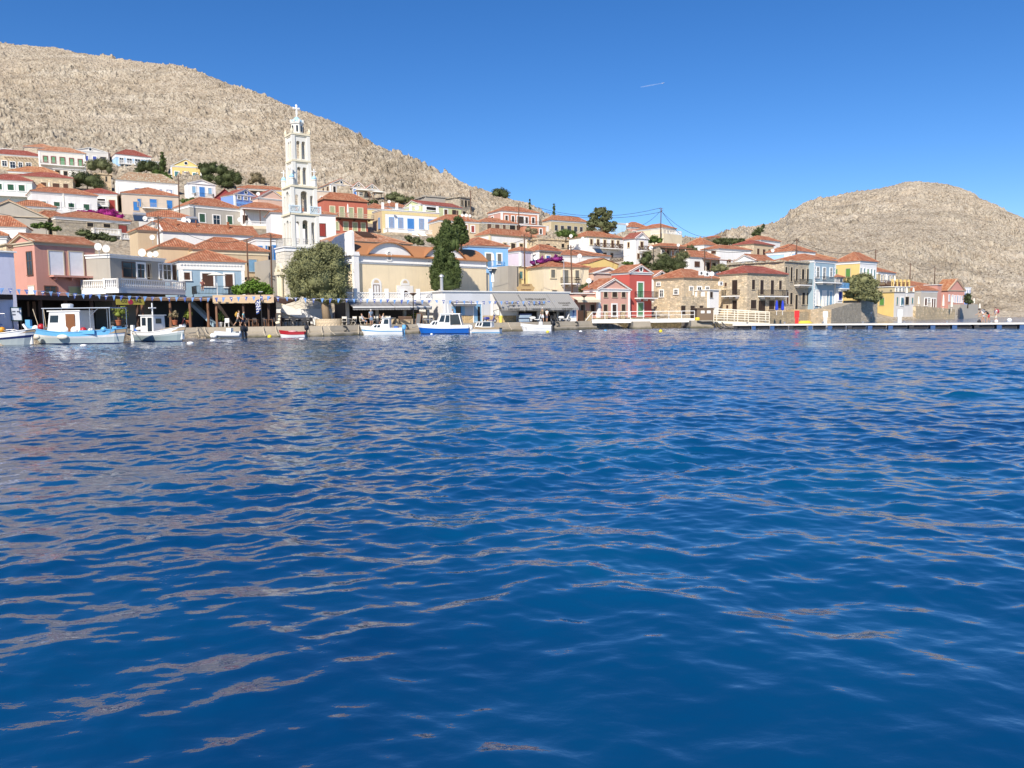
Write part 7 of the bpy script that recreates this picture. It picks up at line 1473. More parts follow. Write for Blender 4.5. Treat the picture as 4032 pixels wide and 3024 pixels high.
pole('steel', 9, (1106,862), (1111,1300), 116, 'slim steel pipe mast in front of the cream house', .06, False, plain('galvanised', None), 'mast', 'mast')
def wire(a, b, sag, key):
    a, b = np.array(a), np.array(b); n = 10; P = [a+(b-a)*t+np.array([0,0,-sag*4*t*(1-t)]) for t in np.linspace(0,1,n+1)]; m = MB(); m.tube(P, .028 if np.mean([a[1], b[1]]) < 140 else .045, 4, cap=False)
    tag(m.build('overhead_wire', plain('wire_black', (.035,.035,.04), .6)), key, 'wire')
W_ = lambda V, x, y, D: at(nx(V, x), ny(V, y), D)
wire(W_(9,760,180,215), POLES[8], 2.2, 'upper overhead wire from the hill to the tallest skyline pole'); wire(W_(9,880,240,212), POLES[8]-np.array([0,0,1.0]), 1.6, 'lower overhead wire from the hill to the tallest skyline pole')
wire(POLES[8]-np.array([0,0,.8]), POLES[15], 3.0, 'long sagging wire from the tallest skyline pole down to the dark round tree')
wire(POLES[8]-np.array([0,0,.6]), W_(11,100,355,195), .4, 'guy wire running left from the tallest skyline pole'); wire(POLES[8]-np.array([0,0,.6]), W_(11,590,470,190), .3, 'guy wire running right from the tallest skyline pole')
wire(POLES[2], POLES[3], 1.6, 'sagging wire between the leaning pole and the plaster house pole'); wire(POLES[4]-np.array([0,0,.5]), W_(6,2000,165,112), 1.0, 'wire from the pole by the bell tower across the church front'); wire(POLES[4]-np.array([0,0,.9]), W_(8,0,130,110), 1.0, 'lower wire from the pole by the bell tower to the church cypress')
wire(W_(1,0,1190,98), POLES[2]-np.array([0,0,.2]), 1.0, 'thick cable crossing the concrete gable at the left'); wire(POLES[5]-np.array([0,0,.4]), POLES[6]-np.array([0,0,.3]), .8, 'wire between the brown pole and the pale pole by the cream house'); wire(W_(9,0,660,118), POLES[5]-np.array([0,0,.7]), .5, 'wire from the sky blue house to the brown pole'); wire(POLES[6]-np.array([0,0,.2]), W_(9,1880,770,150), .8, 'upper wire in front of the lattice balcony house'); wire(POLES[6]-np.array([0,0,.7]), W_(9,1940,800,150), .8, 'lower wire in front of the lattice balcony house')
wire(POLES[9]-np.array([0,0,.2]), W_(11,1560,690,160), .5, 'wire from the timber porch pole across the long white house'); wire(POLES[10]-np.array([0,0,.3]), POLES[11], 1.8, 'wire crossing the right hill behind the light blue house roof'); wire(W_(11,1870,650,170), POLES[10], .9, 'wire joining the light blue house to its pole'); wire(POLES[12], POLES[13], 1.2, 'faint wire between the two thin poles on the right hill')
def dish(V, x, y, r, D, label, sup=.5):
    c = at(nx(V, x), ny(V, y), D); R0 = r/VIEWS[V][2]*D/FPX; E = empty('satellite_dish', (c[0], c[1], c[2]-R0-sup), 0, label, 'satellite dish', 'satellite dishes on the roofs'); m = MB(); n = 14; h = R0+sup
    for i in range(n):
        a, b = 2*math.pi*i/n, 2*math.pi*(i+1)/n
        for r0, r1 in ((0, .55), (.55, 1)):
            q = [(R0*r0*math.cos(a), -.06+.22*R0*-(r0*r0), h+R0*r0*math.sin(a)), (R0*r1*math.cos(a), -.06-.22*R0*r1*r1, h+R0*r1*math.sin(a)), (R0*r1*math.cos(b), -.06-.22*R0*r1*r1, h+R0*r1*math.sin(b)), (R0*r0*math.cos(b), -.06-.22*R0*r0*r0, h+R0*r0*math.sin(b))]
            m.face(q if r0 else [q[0], q[1], q[2]]); m.face([(x_, y_+.02, z_) for x_, y_, z_ in (q if r0 else q[:3])[::-1]])
    m.build('reflector', WHITE(), E); m = MB(); m.tube([(0,.02,-.1), (0,.02,h)], .03, 5); m.bar((0,-.1,h-R0*.8), (0,-R0*.9,h), .03); m.build('mount', plain('galvanised', None), E)
hz = lambda k, o=1.0: HS[k].D-o
for q in ((2,1402,113,52,78,'large satellite dish, left one of the pair on the grey block house corner'),(2,1515,140,54,79,'satellite dish with dark dot, right one of the pair on the grey block house'),(4,85,215,60,88,'large satellite dish left of the leaning pole'),(4,205,245,45,89,'low satellite dish right behind the leaning pole, nearer the pole'),(4,295,235,45,90,'satellite dish leaning back beside the low one behind the leaning pole'),
    (3,128,1028,36,112,'satellite dish on the left roof behind the leaning pole'),(3,238,1040,28,113,'small dish next to the left roof dish behind the leaning pole'),(3,730,1045,38,118,'satellite dish in front of the grey house with green windows'),(3,800,1065,38,118.5,'half turned satellite dish by the solar panel of the grey house'),(3,240,1320,40,104,'satellite dish on the white gable end of the long hall'),(3,1600,1045,35,150,'satellite dish right of the rightmost green window'),(3,495,625,30,186,'satellite dish on the white pilastered house'),(3,1885,645,28,187,'satellite dish between the blue and pink gables'),
    (7,980,382,20,176,'satellite dish above the parapet of the blue doored house'),(7,1345,465,28,176,'cream satellite dish beside the green house gable'),(7,1945,560,18,170,'satellite dish, left of three behind the cypress'),(7,1995,563,22,170,'satellite dish, middle of three behind the cypress'),(7,2045,568,18,170,'satellite dish, right of three behind the cypress'),
    (9,742,830,28,122,'satellite dish among the purple bougainvillea'),(9,1196,550,22,150,'satellite dish at the left eave of the white lattice balcony house'),(9,1348,580,20,155,'satellite dish on the side wall of the white lattice balcony house'),(9,1306,806,28,128,'satellite dish on the red roof behind the cream house'),(10,862,495,40,112,'square looking satellite dish on the pale pink gabled house'),
    (11,570,620,20,150,'satellite dish beside the brown porch roof'),(11,210,655,26,152,'satellite dish left of the solar lamp'),(12,878,308,36,121,'cream satellite dish behind the stone house roof'),(12,770,290,30,121.5,'tilted satellite dish left of the cream one, behind the stone house roof'),(11,1815,690,22,170,'satellite dish in front of the beige house with brown shutters'),(9,1916,400,16,200,'satellite dish on the rose skyline house')):
    dish(*q)
# lamps and flag
def lamp(px, yt, yb, D, label, kind=0):
    a, b = at(px, yt, D), at(px, yb, D); h = a[2]-b[2]; E = empty('street_lamp', b, 0, label, 'street lamp'); m = MB(); m.tube([(0,0,0),(0,0,h*.5),(0,0,h)], [.09,.07,.05], 8); m.build('pole', IRON(), E); m = MB()
    if kind == 0: m.lathe([(.06,h),(.42,h+.28),(.42,h+.34),(.06,h+.38)], (0,0,0), 10); m.build('lamp_head', plain('lamp_brown', (.16,.09,.06), .5), E)
    elif kind == 1: m.bar((-.1,0,h),(.6,-.2,h+.15),.3,.06); m.build('lamp_head', IRON(), E)
    else: m.box((-.5,-.5,h),(.5,.4,h+.08)); m.build('solar_panel', plain('solar_blue', (.03,.05,.09), .25), E); m = MB(); m.tube([(0,0,h-.5),(.35,-.2,h-.45)], .04, 5); m.build('lamp_arm', IRON(), E)
lamp(1629, 1165, 1276, 92.5, 'dark street lamp with a bowl head in front of the cafe'); lamp(2300, 1172, 1267, 109, 'dark street lamp in front of the pink annex'); lamp(2039, 1052, 1146, 111, 'thin lamp post with a flat angled head behind the shop roof', 1); lamp(2573, 980, 1045, 143, 'lamp post with a small solar panel above the leafy tree', 2)
def flagpole():
    p = shp(1031, 1.2, QZ); t = at(1031, 1150, float(p[1])); E = empty('flagpole', p, 0, 'dark flagpole with small lamp on the quay edge', 'flagpole'); h = t[2]-p[2]; m = MB(); m.tube([(0,0,0),(0,0,h)], .06, 8); m.build('pole', IRON(), E); m = MB(); m.box((-.2,-.1,h),(.25,.1,h+.08)); m.build('lamp_head', plain('galvanised', None), E)
    F = empty('flag', (p[0]-.05, p[1]-.02, QZ+h*.63), 0, 'blue and white striped flag with cross hanging from the flagpole', 'flag'); bl, wh = plain('flag_blue', (.025,.07,.30), .8), FRAMES['w'](); m = MB()
    f = lambda u, v: (-(u*.62)*(1-.35*v)+.05*math.sin(u*7+v*3), .12*math.sin(u*9+v*2), .75-v*1.3-u*.45)
    for i in range(9):
        for j in range(10): m.face([f(j/10,i/9), f(j/10,(i+1)/9), f((j+1)/10,(i+1)/9), f((j+1)/10,i/9)], (0 if (i % 2 == 0) else 1) if not (i < 5 and j < 4) else (1 if i == 2 or j in (1,2) and j == 2 else 0))
    m.build('cloth', [bl, wh], F)
flagpole()
def bunting(label, pts, n):
    P = [at(nx(V,x), ny(V,y), float(tab(SHORE, nx(V,x)))+off) for V, x, y, off in pts]; P = np.array(P); o = P[0].copy(); E = empty('bunting', o, 0, label, 'bunting'); s = np.r_[0, np.cumsum(np.linalg.norm(np.diff(P, axis=0), axis=1))]
    g = lambda t: np.array([np.interp(t, s, P[:,k]) for k in range(3)])-o
    m = MB(); m.tube([g(t)-np.array([0,0,.12*abs(math.sin(t*1.3))]) for t in np.linspace(0, s[-1], n*2)], .012, 4, cap=False); m.build('string', WHITE(), E); bl, wh, lb = plain('flag_blue', None), WHITE(), plain('flag_light_blue', (.12,.25,.52), .8); rr = random.Random(n)
    for i in range(n):
        c = g(s[-1]*(i+.5)/n); w = .18; h = rr.uniform(.42,.58); tw = rr.uniform(-.25,.25); m = MB(); dx, dy = w*math.cos(tw), w*math.sin(tw)
        m.face([(c[0]-dx,c[1]-dy,c[2]), (c[0]+rr.uniform(-.12,.12),c[1]+rr.uniform(-.15,.05),c[2]-h), (c[0]+dx,c[1]+dy,c[2])], 0)
        if i % 2 == 0: m.bar((c[0],c[1]-.012,c[2]), (c[0],c[1]-.03,c[2]-h*.8), .05, .004, 1); m.bar((c[0]-w*.6,c[1]-.016,c[2]-h*.3), (c[0]+w*.6,c[1]-.016,c[2]-h*.3), .004, .06, 1)
        m.build('pennant', [bl if i % 2 == 0 else lb, wh], E)
bunting('string of blue and white pennants along the taverna fronts on the left', [(2,-150,690,2),(2,360,722,1.9),(2,800,756,1.8),(2,1260,785,1.6),(2,1680,806,1.5),(4,300,905,1.5),(4,900,915,1.4),(4,1200,916,1.2),(4,1600,903,.9),(4,2050,892,.9),(6,50,942,1.0)], 36)
bunting('string of blue pennants from the bell tower past the tamarisk to the supermarket awnings', [(6,60,942,1.0),(6,400,960,1.0),(6,700,972,1.0),(6,1170,976,1.2),(6,1650,985,1.3),(6,2160,995,1.3),(8,560,1035,1.4),(8,1000,1045,1.6),(8,1260,1050,1.8),(10,0,815,3.5),(10,350,812,3.8),(10,640,800,4.0)], 46)
# umbrellas
def parasol(V, x, y0, y1, D, label, col=None, open_=False, w=0, zb=None, group=None):
    a, b = at(nx(V,x), ny(V,y0), D), at(nx(V,x), ny(V,y1), D); h = a[2]-b[2]; E = empty('parasol', b, 0, label, 'parasol', group); col = col or plain('parasol_cream', (.78,.74,.64), .9); m = MB()
    m.tube([(0,0,-.6),(0,0,h)], .04, 6); m.build('pole', WHITE(), E); m = MB()
    if open_:
        r = w/VIEWS[V][2]*D/FPX; 
        for i in range(8):
            p, q = i*math.pi/4, (i+1)*math.pi/4; m.face([(0,0,h),(r*math.cos(p),r*math.sin(p),h-r*.32),(r*math.cos(q),r*math.sin(q),h-r*.32)]); m.face([(r*math.cos(q),r*math.sin(q),h-r*.32),(r*math.cos(p),r*math.sin(p),h-r*.32),(0,0,h-.06)])
    else: m.lathe([(.05,h),(.16,h*.8),(.22,h*.45),(.26,h*.14),(.12,h*.1)], (0,0,0), 9)
    m.build('canopy', col, E)
parasol(4,1248,520,840,90.5,'open white parasol on the terrace of the slate blue house',None,True,150)
parasol(1,997,870,1115,H(1,997,1180)-3,'closed cream parasol in front of the long white house'); parasol(1,770,695,800,H(1,770,830)-3,'closed cream parasol in front of the beige stone house with brown shutters'); parasol(7,437,410,545,168,'closed white parasol on the brick red house balcony')
parasol(8,1347,308,430,110.5,'closed white parasol on the upper balcony of the sky blue house'); parasol(8,1345,610,770,109,'closed white parasol beside the lower door of the sky blue house'); ub = plain('parasol_blue', (.02,.05,.5), .8)
parasol(12,1888,718,890,121,'closed bright blue parasol, left of two in front of the stone house',ub); parasol(12,1980,722,890,121.5,'closed bright blue parasol, right of two in front of the stone house',ub); parasol(13,682,1050,1200,132,'closed white parasol, left of two in front of the grey blue house'); parasol(13,735,1050,1200,132.5,'closed white parasol, right of two in front of the grey blue house')
for x, y0, y1, D, l in ((312,418,505,166,'closed cream parasol on the brown balcony, left'),(428,440,515,165,'closed cream parasol on the brown balcony, right'),(594,598,690,162,'closed cream parasol before the yellow terrace house'),(688,602,690,167,'closed cream parasol left of the brown doored grey house'),(756,722,850,170,'closed cream parasol in front of the brown doored grey house, lower terrace'),(1097,698,880,177,'tall closed cream parasol left of the twin gabled pink house'),(1212,705,895,178,'tall closed cream parasol in front of the twin gabled pink house'),(1520,745,830,200,'closed cream parasol right of the dark palm like tree'),(1600,820,900,200,'closed cream parasol last in the row on the terrace end')): parasol(14,x,y0,y1,D,l)
def gazebo(x, y, w, l):
    D = H(7, x, y+70)-6; a = at(nx(7,x), ny(7,y), D); r = w/VIEWS[7][2]*D/FPX; E = empty('gazebo', (a[0],a[1],a[2]-2.6), R_(25), l, 'gazebo'); m = MB(); c = [(-r,-r,2.2),(r,-r,2.2),(r,r,2.2),(-r,r,2.2)]
    for i in range(4): m.face([c[i], c[(i+1)%4], (0,0,2.75)])
    for i in range(4): p, q = c[i], c[(i+1)%4]; m.face([(p[0],p[1],2.0),(q[0],q[1],2.0),q,p])
    m.build('canopy', plain('parasol_cream', None), E)
    for p in c: m = MB(); m.box((p[0]*.95-.05,p[1]*.95-.05,-1.5),(p[0]*.95+.05,p[1]*.95+.05,2.2)); m.build('post', WOOD(), E)
gazebo(615, 215, 80, 'square cream canopy on posts in front of the second stone gable'); gazebo(825, 240, 75, 'square cream canopy on posts at the right end of the stone terrace')
# furniture on the quay
def gpt(px, off): return shp(px, off, QZ)
def chair_dir(E, seat, frame):
    for s in (-1,1):
        m = MB(); m.bar((-.24,s*.24,.02),(.22,s*.24,.46),.05); m.build('leg', frame, E); m = MB(); m.bar((.24,s*.24,.02),(-.2,s*.24,.46),.05); m.build('leg', frame, E); m = MB(); m.bar((-.24,s*.26,.66),(.26,s*.26,.66),.06); m.build('armrest', frame, E); m = MB(); m.bar((-.22,s*.24,.46),(-.30,s*.24,1.0),.045); m.build('backrest_post', frame, E)
    m = MB(); m.box((-.24,-.24,.44),(.24,.24,.475)); m.build('seat', seat, E); m = MB(); m.bar((-.265,-.24,.86),(-.265,.24,.86),.03,.24); m.build('backrest', seat, E)
def chair_std(E, mat, low=False):
    for sx in (-.2,.2):
        for sy in (-.2,.2): m = MB(); m.box((sx-.02,sy-.02,0),(sx+.02,sy+.02,.44)); m.build('leg', mat, E)
    m = MB(); m.box((-.23,-.23,.44),(.23,.23,.48)); m.build('seat', mat, E); m = MB(); m.bar((-.22,-.22,.72),(-.22,.22,.72),.05,.42); m.bar((-.22,-.2,.46),(-.22,-.2,.9),.04); m.bar((-.22,.2,.46),(-.22,.2,.9),.04); m.build('backrest', mat, E)
def table(E, top, leg, w=.4):
    m = MB(); m.box((-w,-w,.72),(w,w,.76)); m.build('tabletop', top, E)
    for sx in (-w+.06,w-.06):
        for sy in (-w+.06,w-.06): m = MB(); m.box((sx-.025,sy-.025,0),(sx+.025,sy+.025,.72)); m.build('leg', leg, E)
def row(proto, items, label_fn=None):
    for i, (px, off, rz, l) in enumerate(items):
        o = proto if i == 0 else copy_tree(proto); o.location = [float(c) for c in gpt(px, off)]; o.rotation_euler = (0,0,R_(rz)); o['label'] = l
E = empty('folding_chair', (0,0,0), 0, 'x', 'chair', 'folding chairs at the cafe'); chair_dir(E, plain('canvas_pale', (.66,.62,.54), .9), plain('pale_frame', (.55,.50,.40), .6))
row(E, [(1356,1.5,-80,'pale folding chair right beside the stone planter'),(1392,1.4,-110,'pale folding chair second from the stone planter'),(1427,1.6,-60,'folding chair holding the seated man in pale blue'),(1478,2.2,-100,'folding chair behind the standing man with the rucksack'),(1530,2.0,-80,'pale folding chair between the seated woman and the bench'),(1507,2.4,200,'folding chair holding the woman with raised hand'),(1672,2.2,-100,'pale folding chair right of the leaning chalkboard'),(1700,2.4,-70,'pale folding chair behind the blue cruiser wheelhouse')])
E = empty('dining_chair', (0,0,0), 0, 'x', 'chair', 'black chairs on the quay'); chair_std(E, plain('chair_black', (.025,.024,.026), .5))
row(E, [(1110+14.5*i, 1.6+(i % 3)*.5, -90+(i*37 % 50)-20, l) for i, l in enumerate(('black chair beside the plate board, first of the row','black chair second from the plate board','black chair third from the plate board','black chair fourth from the plate board, mid row','black chair fifth from the plate board','black chair sixth from the plate board','black chair seventh from the plate board','black chair eighth from the plate board','black chair last of the row, next to the stone planter'))])
E = empty('cafe_table', (0,0,0), 0, 'x', 'table', 'cafe tables on the quay'); table(E, plain('table_grey', (.42,.40,.36), .5), plain('chair_black', None))
row(E, [(1125,2.4,5,'grey cafe table near the plate board among black chairs'),(1165,2.5,-4,'grey cafe table in the middle of the black chairs'),(1205,2.6,8,'grey cafe table near the planter among black chairs'),(1372,2.0,0,'grey cafe table between the first two folding chairs'),(1448,2.0,0,'grey cafe table between the seated man and the standing man'),(1518,2.2,0,'grey cafe table next to the seated woman'),(1545,2.4,10,'grey cafe table left of the bench')])
E = empty('wooden_stool', (0,0,0), 0, 'x', 'stool', 'wooden stools and low tables at the flagpole'); table(E, WOOD(), WOOD(), .26)
row(E, [(988,1.6,10,'low wooden table just right of the two walkers'),(1008,1.7,-5,'low wooden table left of the flagpole'),(1046,1.6,0,'low wooden table right of the flagpole'),(1066,1.8,15,'low wooden table nearest the plate board')])
E = empty('wicker_armchair', (0,0,0), 0, 'x', 'chair', 'dark armchairs in the tan taverna'); chair_std(E, plain('wicker_dark', (.06,.055,.06), .8))
row(E, [(1000,2.6,-90,'dark armchair behind the low wooden table left of the flagpole'),(1040,2.5,-90,'dark armchair directly behind the flagpole'),(1072,2.4,-100,'dark armchair left of the plate board'),(975,3.0,-60,'dark armchair deep in the tan taverna')])
E = empty('plastic_armchair', gpt(893, 1.0), R_(-80), 'white plastic armchair at the quay edge behind the inflatable boat', 'chair'); chair_std(E, WHITE())
def board_sign(px, off, label, mat, frame, rz=0, plates=False, h=1.35, w=.6):
    E = empty('menu_board', gpt(px, off), R_(rz), label, 'menu board'); m = MB(); m.face([(-w/2,-.3,0),(w/2,-.3,0),(w/2,-.02,h),(-w/2,-.02,h)]); m.face([(w/2,.3,0),(-w/2,.3,0),(-w/2,.02,h),(w/2,.02,h)]); b = m.build('panel', mat, E); m = MB()
    for s in (-1,1): m.bar((s*w/2,-.31,0),(s*w/2,-.03,h),.05); m.bar((s*w/2,.31,0),(s*w/2,.03,h),.05)
    m.bar((-w/2,-.02,h),(w/2,-.02,h),.06); m.build('frame', frame, E)
    if plates:
        for z, x in ((.45,.02),(.75,.08),(1.08,.12),(.4,-.17)): m = MB(); yy = -.3+.28*z/h-.03; m.lathe([(.14,yy),(.11,yy-.02),(.01,yy-.02)], (x,0,z), 12, ax=1); m.build('plate', plain('plate_cream', (.75,.70,.5), .4), b)
board_sign(1098, 1.3, 'dark board hung with pale plates at the end of the black chairs', plain('board_dark', (.03,.03,.03), .6), DWOOD(), 5, True, 1.4, .5); board_sign(1652, 1.3, 'leaning A frame chalkboard menu beside the cafe street lamp', plain('chalk_grey', (.14,.15,.16), .7), WOOD(), -40, False, 1.25, .75)
E = empty('notice_board', gpt(68, 2.0), R_(35), 'white notice sheet on a dark board at the left taverna', 'notice board'); m = MB(); m.box((-.42,-.04,.9),(.42,.04,2.1)); b = m.build('board', plain('board_green', (.02,.07,.06), .6), E); m = MB(); m.box((-.36,-.06,.98),(.36,-.043,2.02)); s_ = m.build('sheet', plain('paper', (.62,.66,.72), .8), b)
for x, z in ((-.18,1.72),(.16,1.72),(-.18,1.45)): m = MB(); m.box((x-.12,-.07,z-.06),(x+.12,-.063,z+.06)); m.build('picture', plain('print_ink', (.1,.12,.16), .8), s_)
for s in (-.3,.3): m = MB(); m.box((s-.03,-.03,0),(s+.03,.03,.9)); m.build('leg', IRON(), E)
def bench(px, off, rz, label):
    E = empty('park_bench', gpt(px, off), R_(rz), label, 'bench'); wd = plain('bench_wood', (.12,.065,.035), .6); m = MB()
    for i in range(3): m.box((-.8,-.05-.15*i-.12,.42),(.8,-.05-.15*i,.455))
    m.build('seat', wd, E); m = MB()
    for i in range(3): m.box((-.8,.02,.55+.14*i),(.8,.05,.66+.14*i))
    m.build('backrest', wd, E)
    for s in (-.7,.7): m = MB(); m.bar((s,-.42,0),(s,-.38,.42),.05); m.bar((s,.06,0),(s,.05,.95),.05); m.bar((s,-.45,.6),(s,.05,.6),.05); m.bar((s,-.4,.3),(s,.05,.3),.05); m.build('leg', IRON(), E)
bench(1595, 1.5, 0, 'dark wooden bench in front of the stone flower bed'); 
def planter(px0, px1, off, label, plants):
    a, b = gpt(px0, off), gpt(px1, off); L = np.linalg.norm(b-a); E = empty('stone_planter', a, math.atan2(b[1]-a[1], b[0]-a[0]), label, 'planter'); m = MB(); m.box((0,0,-.1),(L,1.2,.62)); m.build('wall', stone('planter_stone', (.60,.50,.36), .3, .22, 1.2, 1.0), E); m = MB(); m.box((.12,.12,.62),(L-.12,1.08,.66)); m.build('soil', plain('soil', (.07,.05,.035), .95), E)
planter(1560, 1640, 2.3, 'low stone flower bed behind the wooden bench', 0)
tree('flower_bed_plant', 'bright green leafy plants growing in the flower bed behind the bench', 8, [(60,1300,70,26),(120,1250,30,40),(10,1310,40,20)], 94.5, 'pot', 900, .12, cat='plant', tr=.03)
p = gpt(1297, 3.8); E = empty('round_planter', p, 0, 'round rubble stone planter holding the tamarisk', 'planter'); m = MB(); m.lathe([(1.55,-.1),(1.55,.72),(1.3,.74),(1.3,.66)], (0,0,0), 24); m.build('wall', stone('planter_stone', None), E, smooth=False); m = MB(); m.lathe([(1.29,.5),(1.29,.66)], (0,0,0), 20); m.build('soil', plain('soil', None), E)
def potted(V, x, ytop, ybase, D, potcol, label, kind='pot', w=.35):
    b = at(nx(V,x), ny(V,ybase), D); b[2] = max(b[2], QZ); t = at(nx(V,x), ny(V,ytop), D); h = t[2]-b[2]; E = empty('potted_plant', b, 0, label, 'potted plant'); m = MB(); ph = .5; m.lathe([(.2,0),(.28,ph*.8),(.31,ph*.82),(.31,ph),(.24,ph)], (0,0,0), 12); m.build('pot', potcol, E)
    Vv, F = crown([(0,0,ph+(h-ph)*.4,w,w,(h-ph)*.45),(.08,.05,ph+(h-ph)*.75,w*.6,w*.6,(h-ph)*.3)], 260, .09, .4, .4); np_mesh('foliage', Vv, F, LM(kind), E); m = MB(); m.tube([(0,0,ph*.9),(0,0,h*.85)], .025, 5); m.build('stem', WOOD(), E)
ter = plain('terracotta', (.38,.12,.055), .8)
potted(2,1690,965,1230,73.5,ter,'leafy lime plant in a terracotta trough behind the blue caique',w=.7); potted(4,800,1080,1340,82.5,ter,'tall leafy plant in a big terracotta pot left of the round post'); potted(4,590,1090,1340,81,ter,'reddish leafy plant behind the parked motorbike','dry',.5); potted(4,1290,1125,1370,83.3,WHITE(),'palm like plant in a tall white pot by the plastic armchair','green',.4); potted(4,130,1180,1330,78.5,ter,'small dark plant at the foot of the bar sign post','dark',.3)
def scooter(px, off, rz, label, body, seat=None, front=None):
    E = empty('scooter', gpt(px, off), R_(rz), label, 'scooter'); bk = plain('tyre_black', (.02,.02,.02), .7); front = front or body; seat = seat or bk
    for x in (-.62,.62):
        m = MB()
        for i in range(14): a, b = 2*math.pi*i/14, 2*math.pi*(i+1)/14; m.bar((x+.22*math.cos(a),0,.26+.22*math.sin(a)),(x+.22*math.cos(b),0,.26+.22*math.sin(b)),.1,.1)
        w = m.build('wheel', bk, E); m = MB(); m.lathe([(.15,-.035),(.15,.035)], (x,0,.26), 10, ax=1); m.build('rim', plain('galvanised', None), w)
    m = MB(); m.ball((-.42,0,.56),(.42,.17,.2),0,10,6); m.box((-.2,-.16,.28),(.42,.16,.36)); m.build('body', body, E, smooth=False); m = MB(); m.ball((-.4,0,.76),(.4,.15,.08),0,10,5); m.build('seat', seat, E); m = MB(); m.bar((.40,0,.34),(.62,0,1.0),.34,.08); m.build('front_shield', front, E); m = MB(); m.tube([(.62,0,.3),(.52,0,1.02)], .035, 6); m.tube([(.5,-.32,1.08),(.54,0,1.02),(.5,.32,1.08)], .03, 6); m.build('handlebar', bk, E); m = MB(); m.ball((.66,0,.9),.08,0,8,5); m.build('headlight', WHITE(), E)
    m = MB(); m.bar((.0,.02,1.25),(.05,.02,1.25),.02); return E
scooter(1929, 1.8, 10, 'blue scooter parked by the yellow bin and the shop door', paint('scooter_blue',(.03,.04,.25)), paint('scooter_seat',(.35,.30,.24))); scooter(2110, 1.6, 0, 'white scooter with red flank in front of the shelves', BW(), None, BW()); scooter(2222, 1.8, 12, 'white and black scooter beside the ice chest', BW(), None, BW()); scooter(2178, 2.3, 60, 'dark scooter seen end on between the two white ones', paint('scooter_black',(.03,.03,.03))); scooter(700, 2.4, 30, 'dark red motorbike parked under the brown canopy', paint('scooter_red',(.12,.02,.02))); scooter(470, 2.3, 40, 'dark motorbike with pale wheel parked under the bar sign', paint('scooter_black', None))
E = empty('waste_bin', gpt(1972, 1.7), 0, 'yellow plastic waste bin by the shop wall', 'bin'); m = MB(); m.lathe([(.2,0),(.26,.7),(.28,.72),(.28,.8)], (0,0,0), 12); m.build('bucket', plain('bin_yellow', (.75,.62,.12), .5), E); m = MB(); m.lathe([(.29,.803),(.26,.86),(.05,.9)], (0,0,0), 12); m.build('lid', plain('bin_yellow', None), E)
E = empty('bottle_rack', gpt(2068, 3.6), R_(30), 'blue rack of bottled water packs under the middle awning', 'rack'); m = MB()
for z in (0,.5,1.0): m.box((-.9,-.2,z),(.9,.3,z+.06))
m.build('shelf', plain('rack_blue', (.03,.06,.2), .5), E)
for z in (.06,.56):
    for i in range(6): m = MB(); m.box((-.85+.29*i,-.18,z),(-.6+.29*i,.2,z+.36)); m.build('water_pack', plain('water_pack', (.35,.45,.55), .3), E)
def ac(V, x, y, D, label, rz=0):
    c = at(nx(V,x), ny(V,y), D); E = empty('air_conditioner', c, R_(rz), label, 'air conditioner'); m = MB(); m.box((-.42,-.16,-.32),(.42,.16,.32)); m.build('case', WHITE(), E); m = MB(); m.lathe([(.22,-.175),(.22,-.163)], (-.1,0,0), 14, ax=1); m.build('fan_grille', plain('grille_dark', (.08,.08,.08), .6), E)
ac(12,1018,460,123.5,'white air conditioner on the corner of the square stone house',38); ac(8,350,980,96.5,'white air conditioner on the left wall of the shop',-10); ac(12,715,300,121,'white air conditioner behind the stone house roof, left',30); ac(12,805,315,121,'white air conditioner behind the stone house roof, right',30); ac(1,1510,1600,0.0001+97,'white air conditioner below the row of balusters',40) if 0 else None
# pergola over the far left stone house
h = HS['pergola']; a = local(h, on('pergola',1,95,330)); b = local(h, on('pergola',1,520,370)); E = h.root
for i in range(9): u = a[0]+(b[0]-a[0])*i/8; m = MB(); m.box((u-.06,-2.2,a[2]),(u+.06,-.02,a[2]+.12)); m.build('pergola_slat', WOOD(), E)
m = MB(); m.box((a[0]-.2,-2.1,a[2]-.15),(b[0]+.2,-1.98,a[2]-.005)); m.build('pergola_beam', WOOD(), E)
h = HS['bluegable']; m = MB(); a = local(h, on('bluegable',3,1540,790)); b = local(h, on('bluegable',3,1845,775))
for i in range(7): u = a[0]+(b[0]-a[0])*i/6; m = MB(); m.box((u-.05,-1.8,a[2]),(u+.05,-.02,a[2]+.1)); m.build('pergola_slat', FRAMES['u'](), h.root)
# shelf, vent and lamps: small aircraft and its trail
def aircraft():
    D = 9000; a = at(2614, 326.5, D); b = at(2522, 343, D); d = (b-a); L = np.linalg.norm(d); d /= L; E = empty('aircraft', a, 0, 'tiny distant aircraft drawing a short white trail', 'aircraft'); m = MB(); m.tube([-d*6, d*4, d*22, d*26], [.5,2.2,2,.5], 8); m.build('fuselage', WHITE(), E); m = MB(); n = np.cross(d, [0,0,1]); m.bar(d*8-n*15, d*8+n*15, 4, .8); m.build('wing', WHITE(), E)
    T = MB(); s = 20; 
    M_, nt, bb, N, L_ = _new('contrail_vapour'); 
    g = N.new('ShaderNodeNewGeometry'); bb.inputs['Base Color'].default_value = (.9,.92,.95,1); bb.inputs['Roughness'].default_value = 1; bb.inputs['Alpha'].default_value = .08
    for (t0, t1, r0, r1) in ((.08,.45,3,6),(.45,.75,6,7),(.75,1.0,7,3)): T.tube([d*L*t0, d*L*t1], [r0, r1], 8, cap=False)
    o = T.build('vapour_trail', M_, None, loc=a); tag(o, 'short thin vapour trail behind the aircraft', kind='stuff')
aircraft()
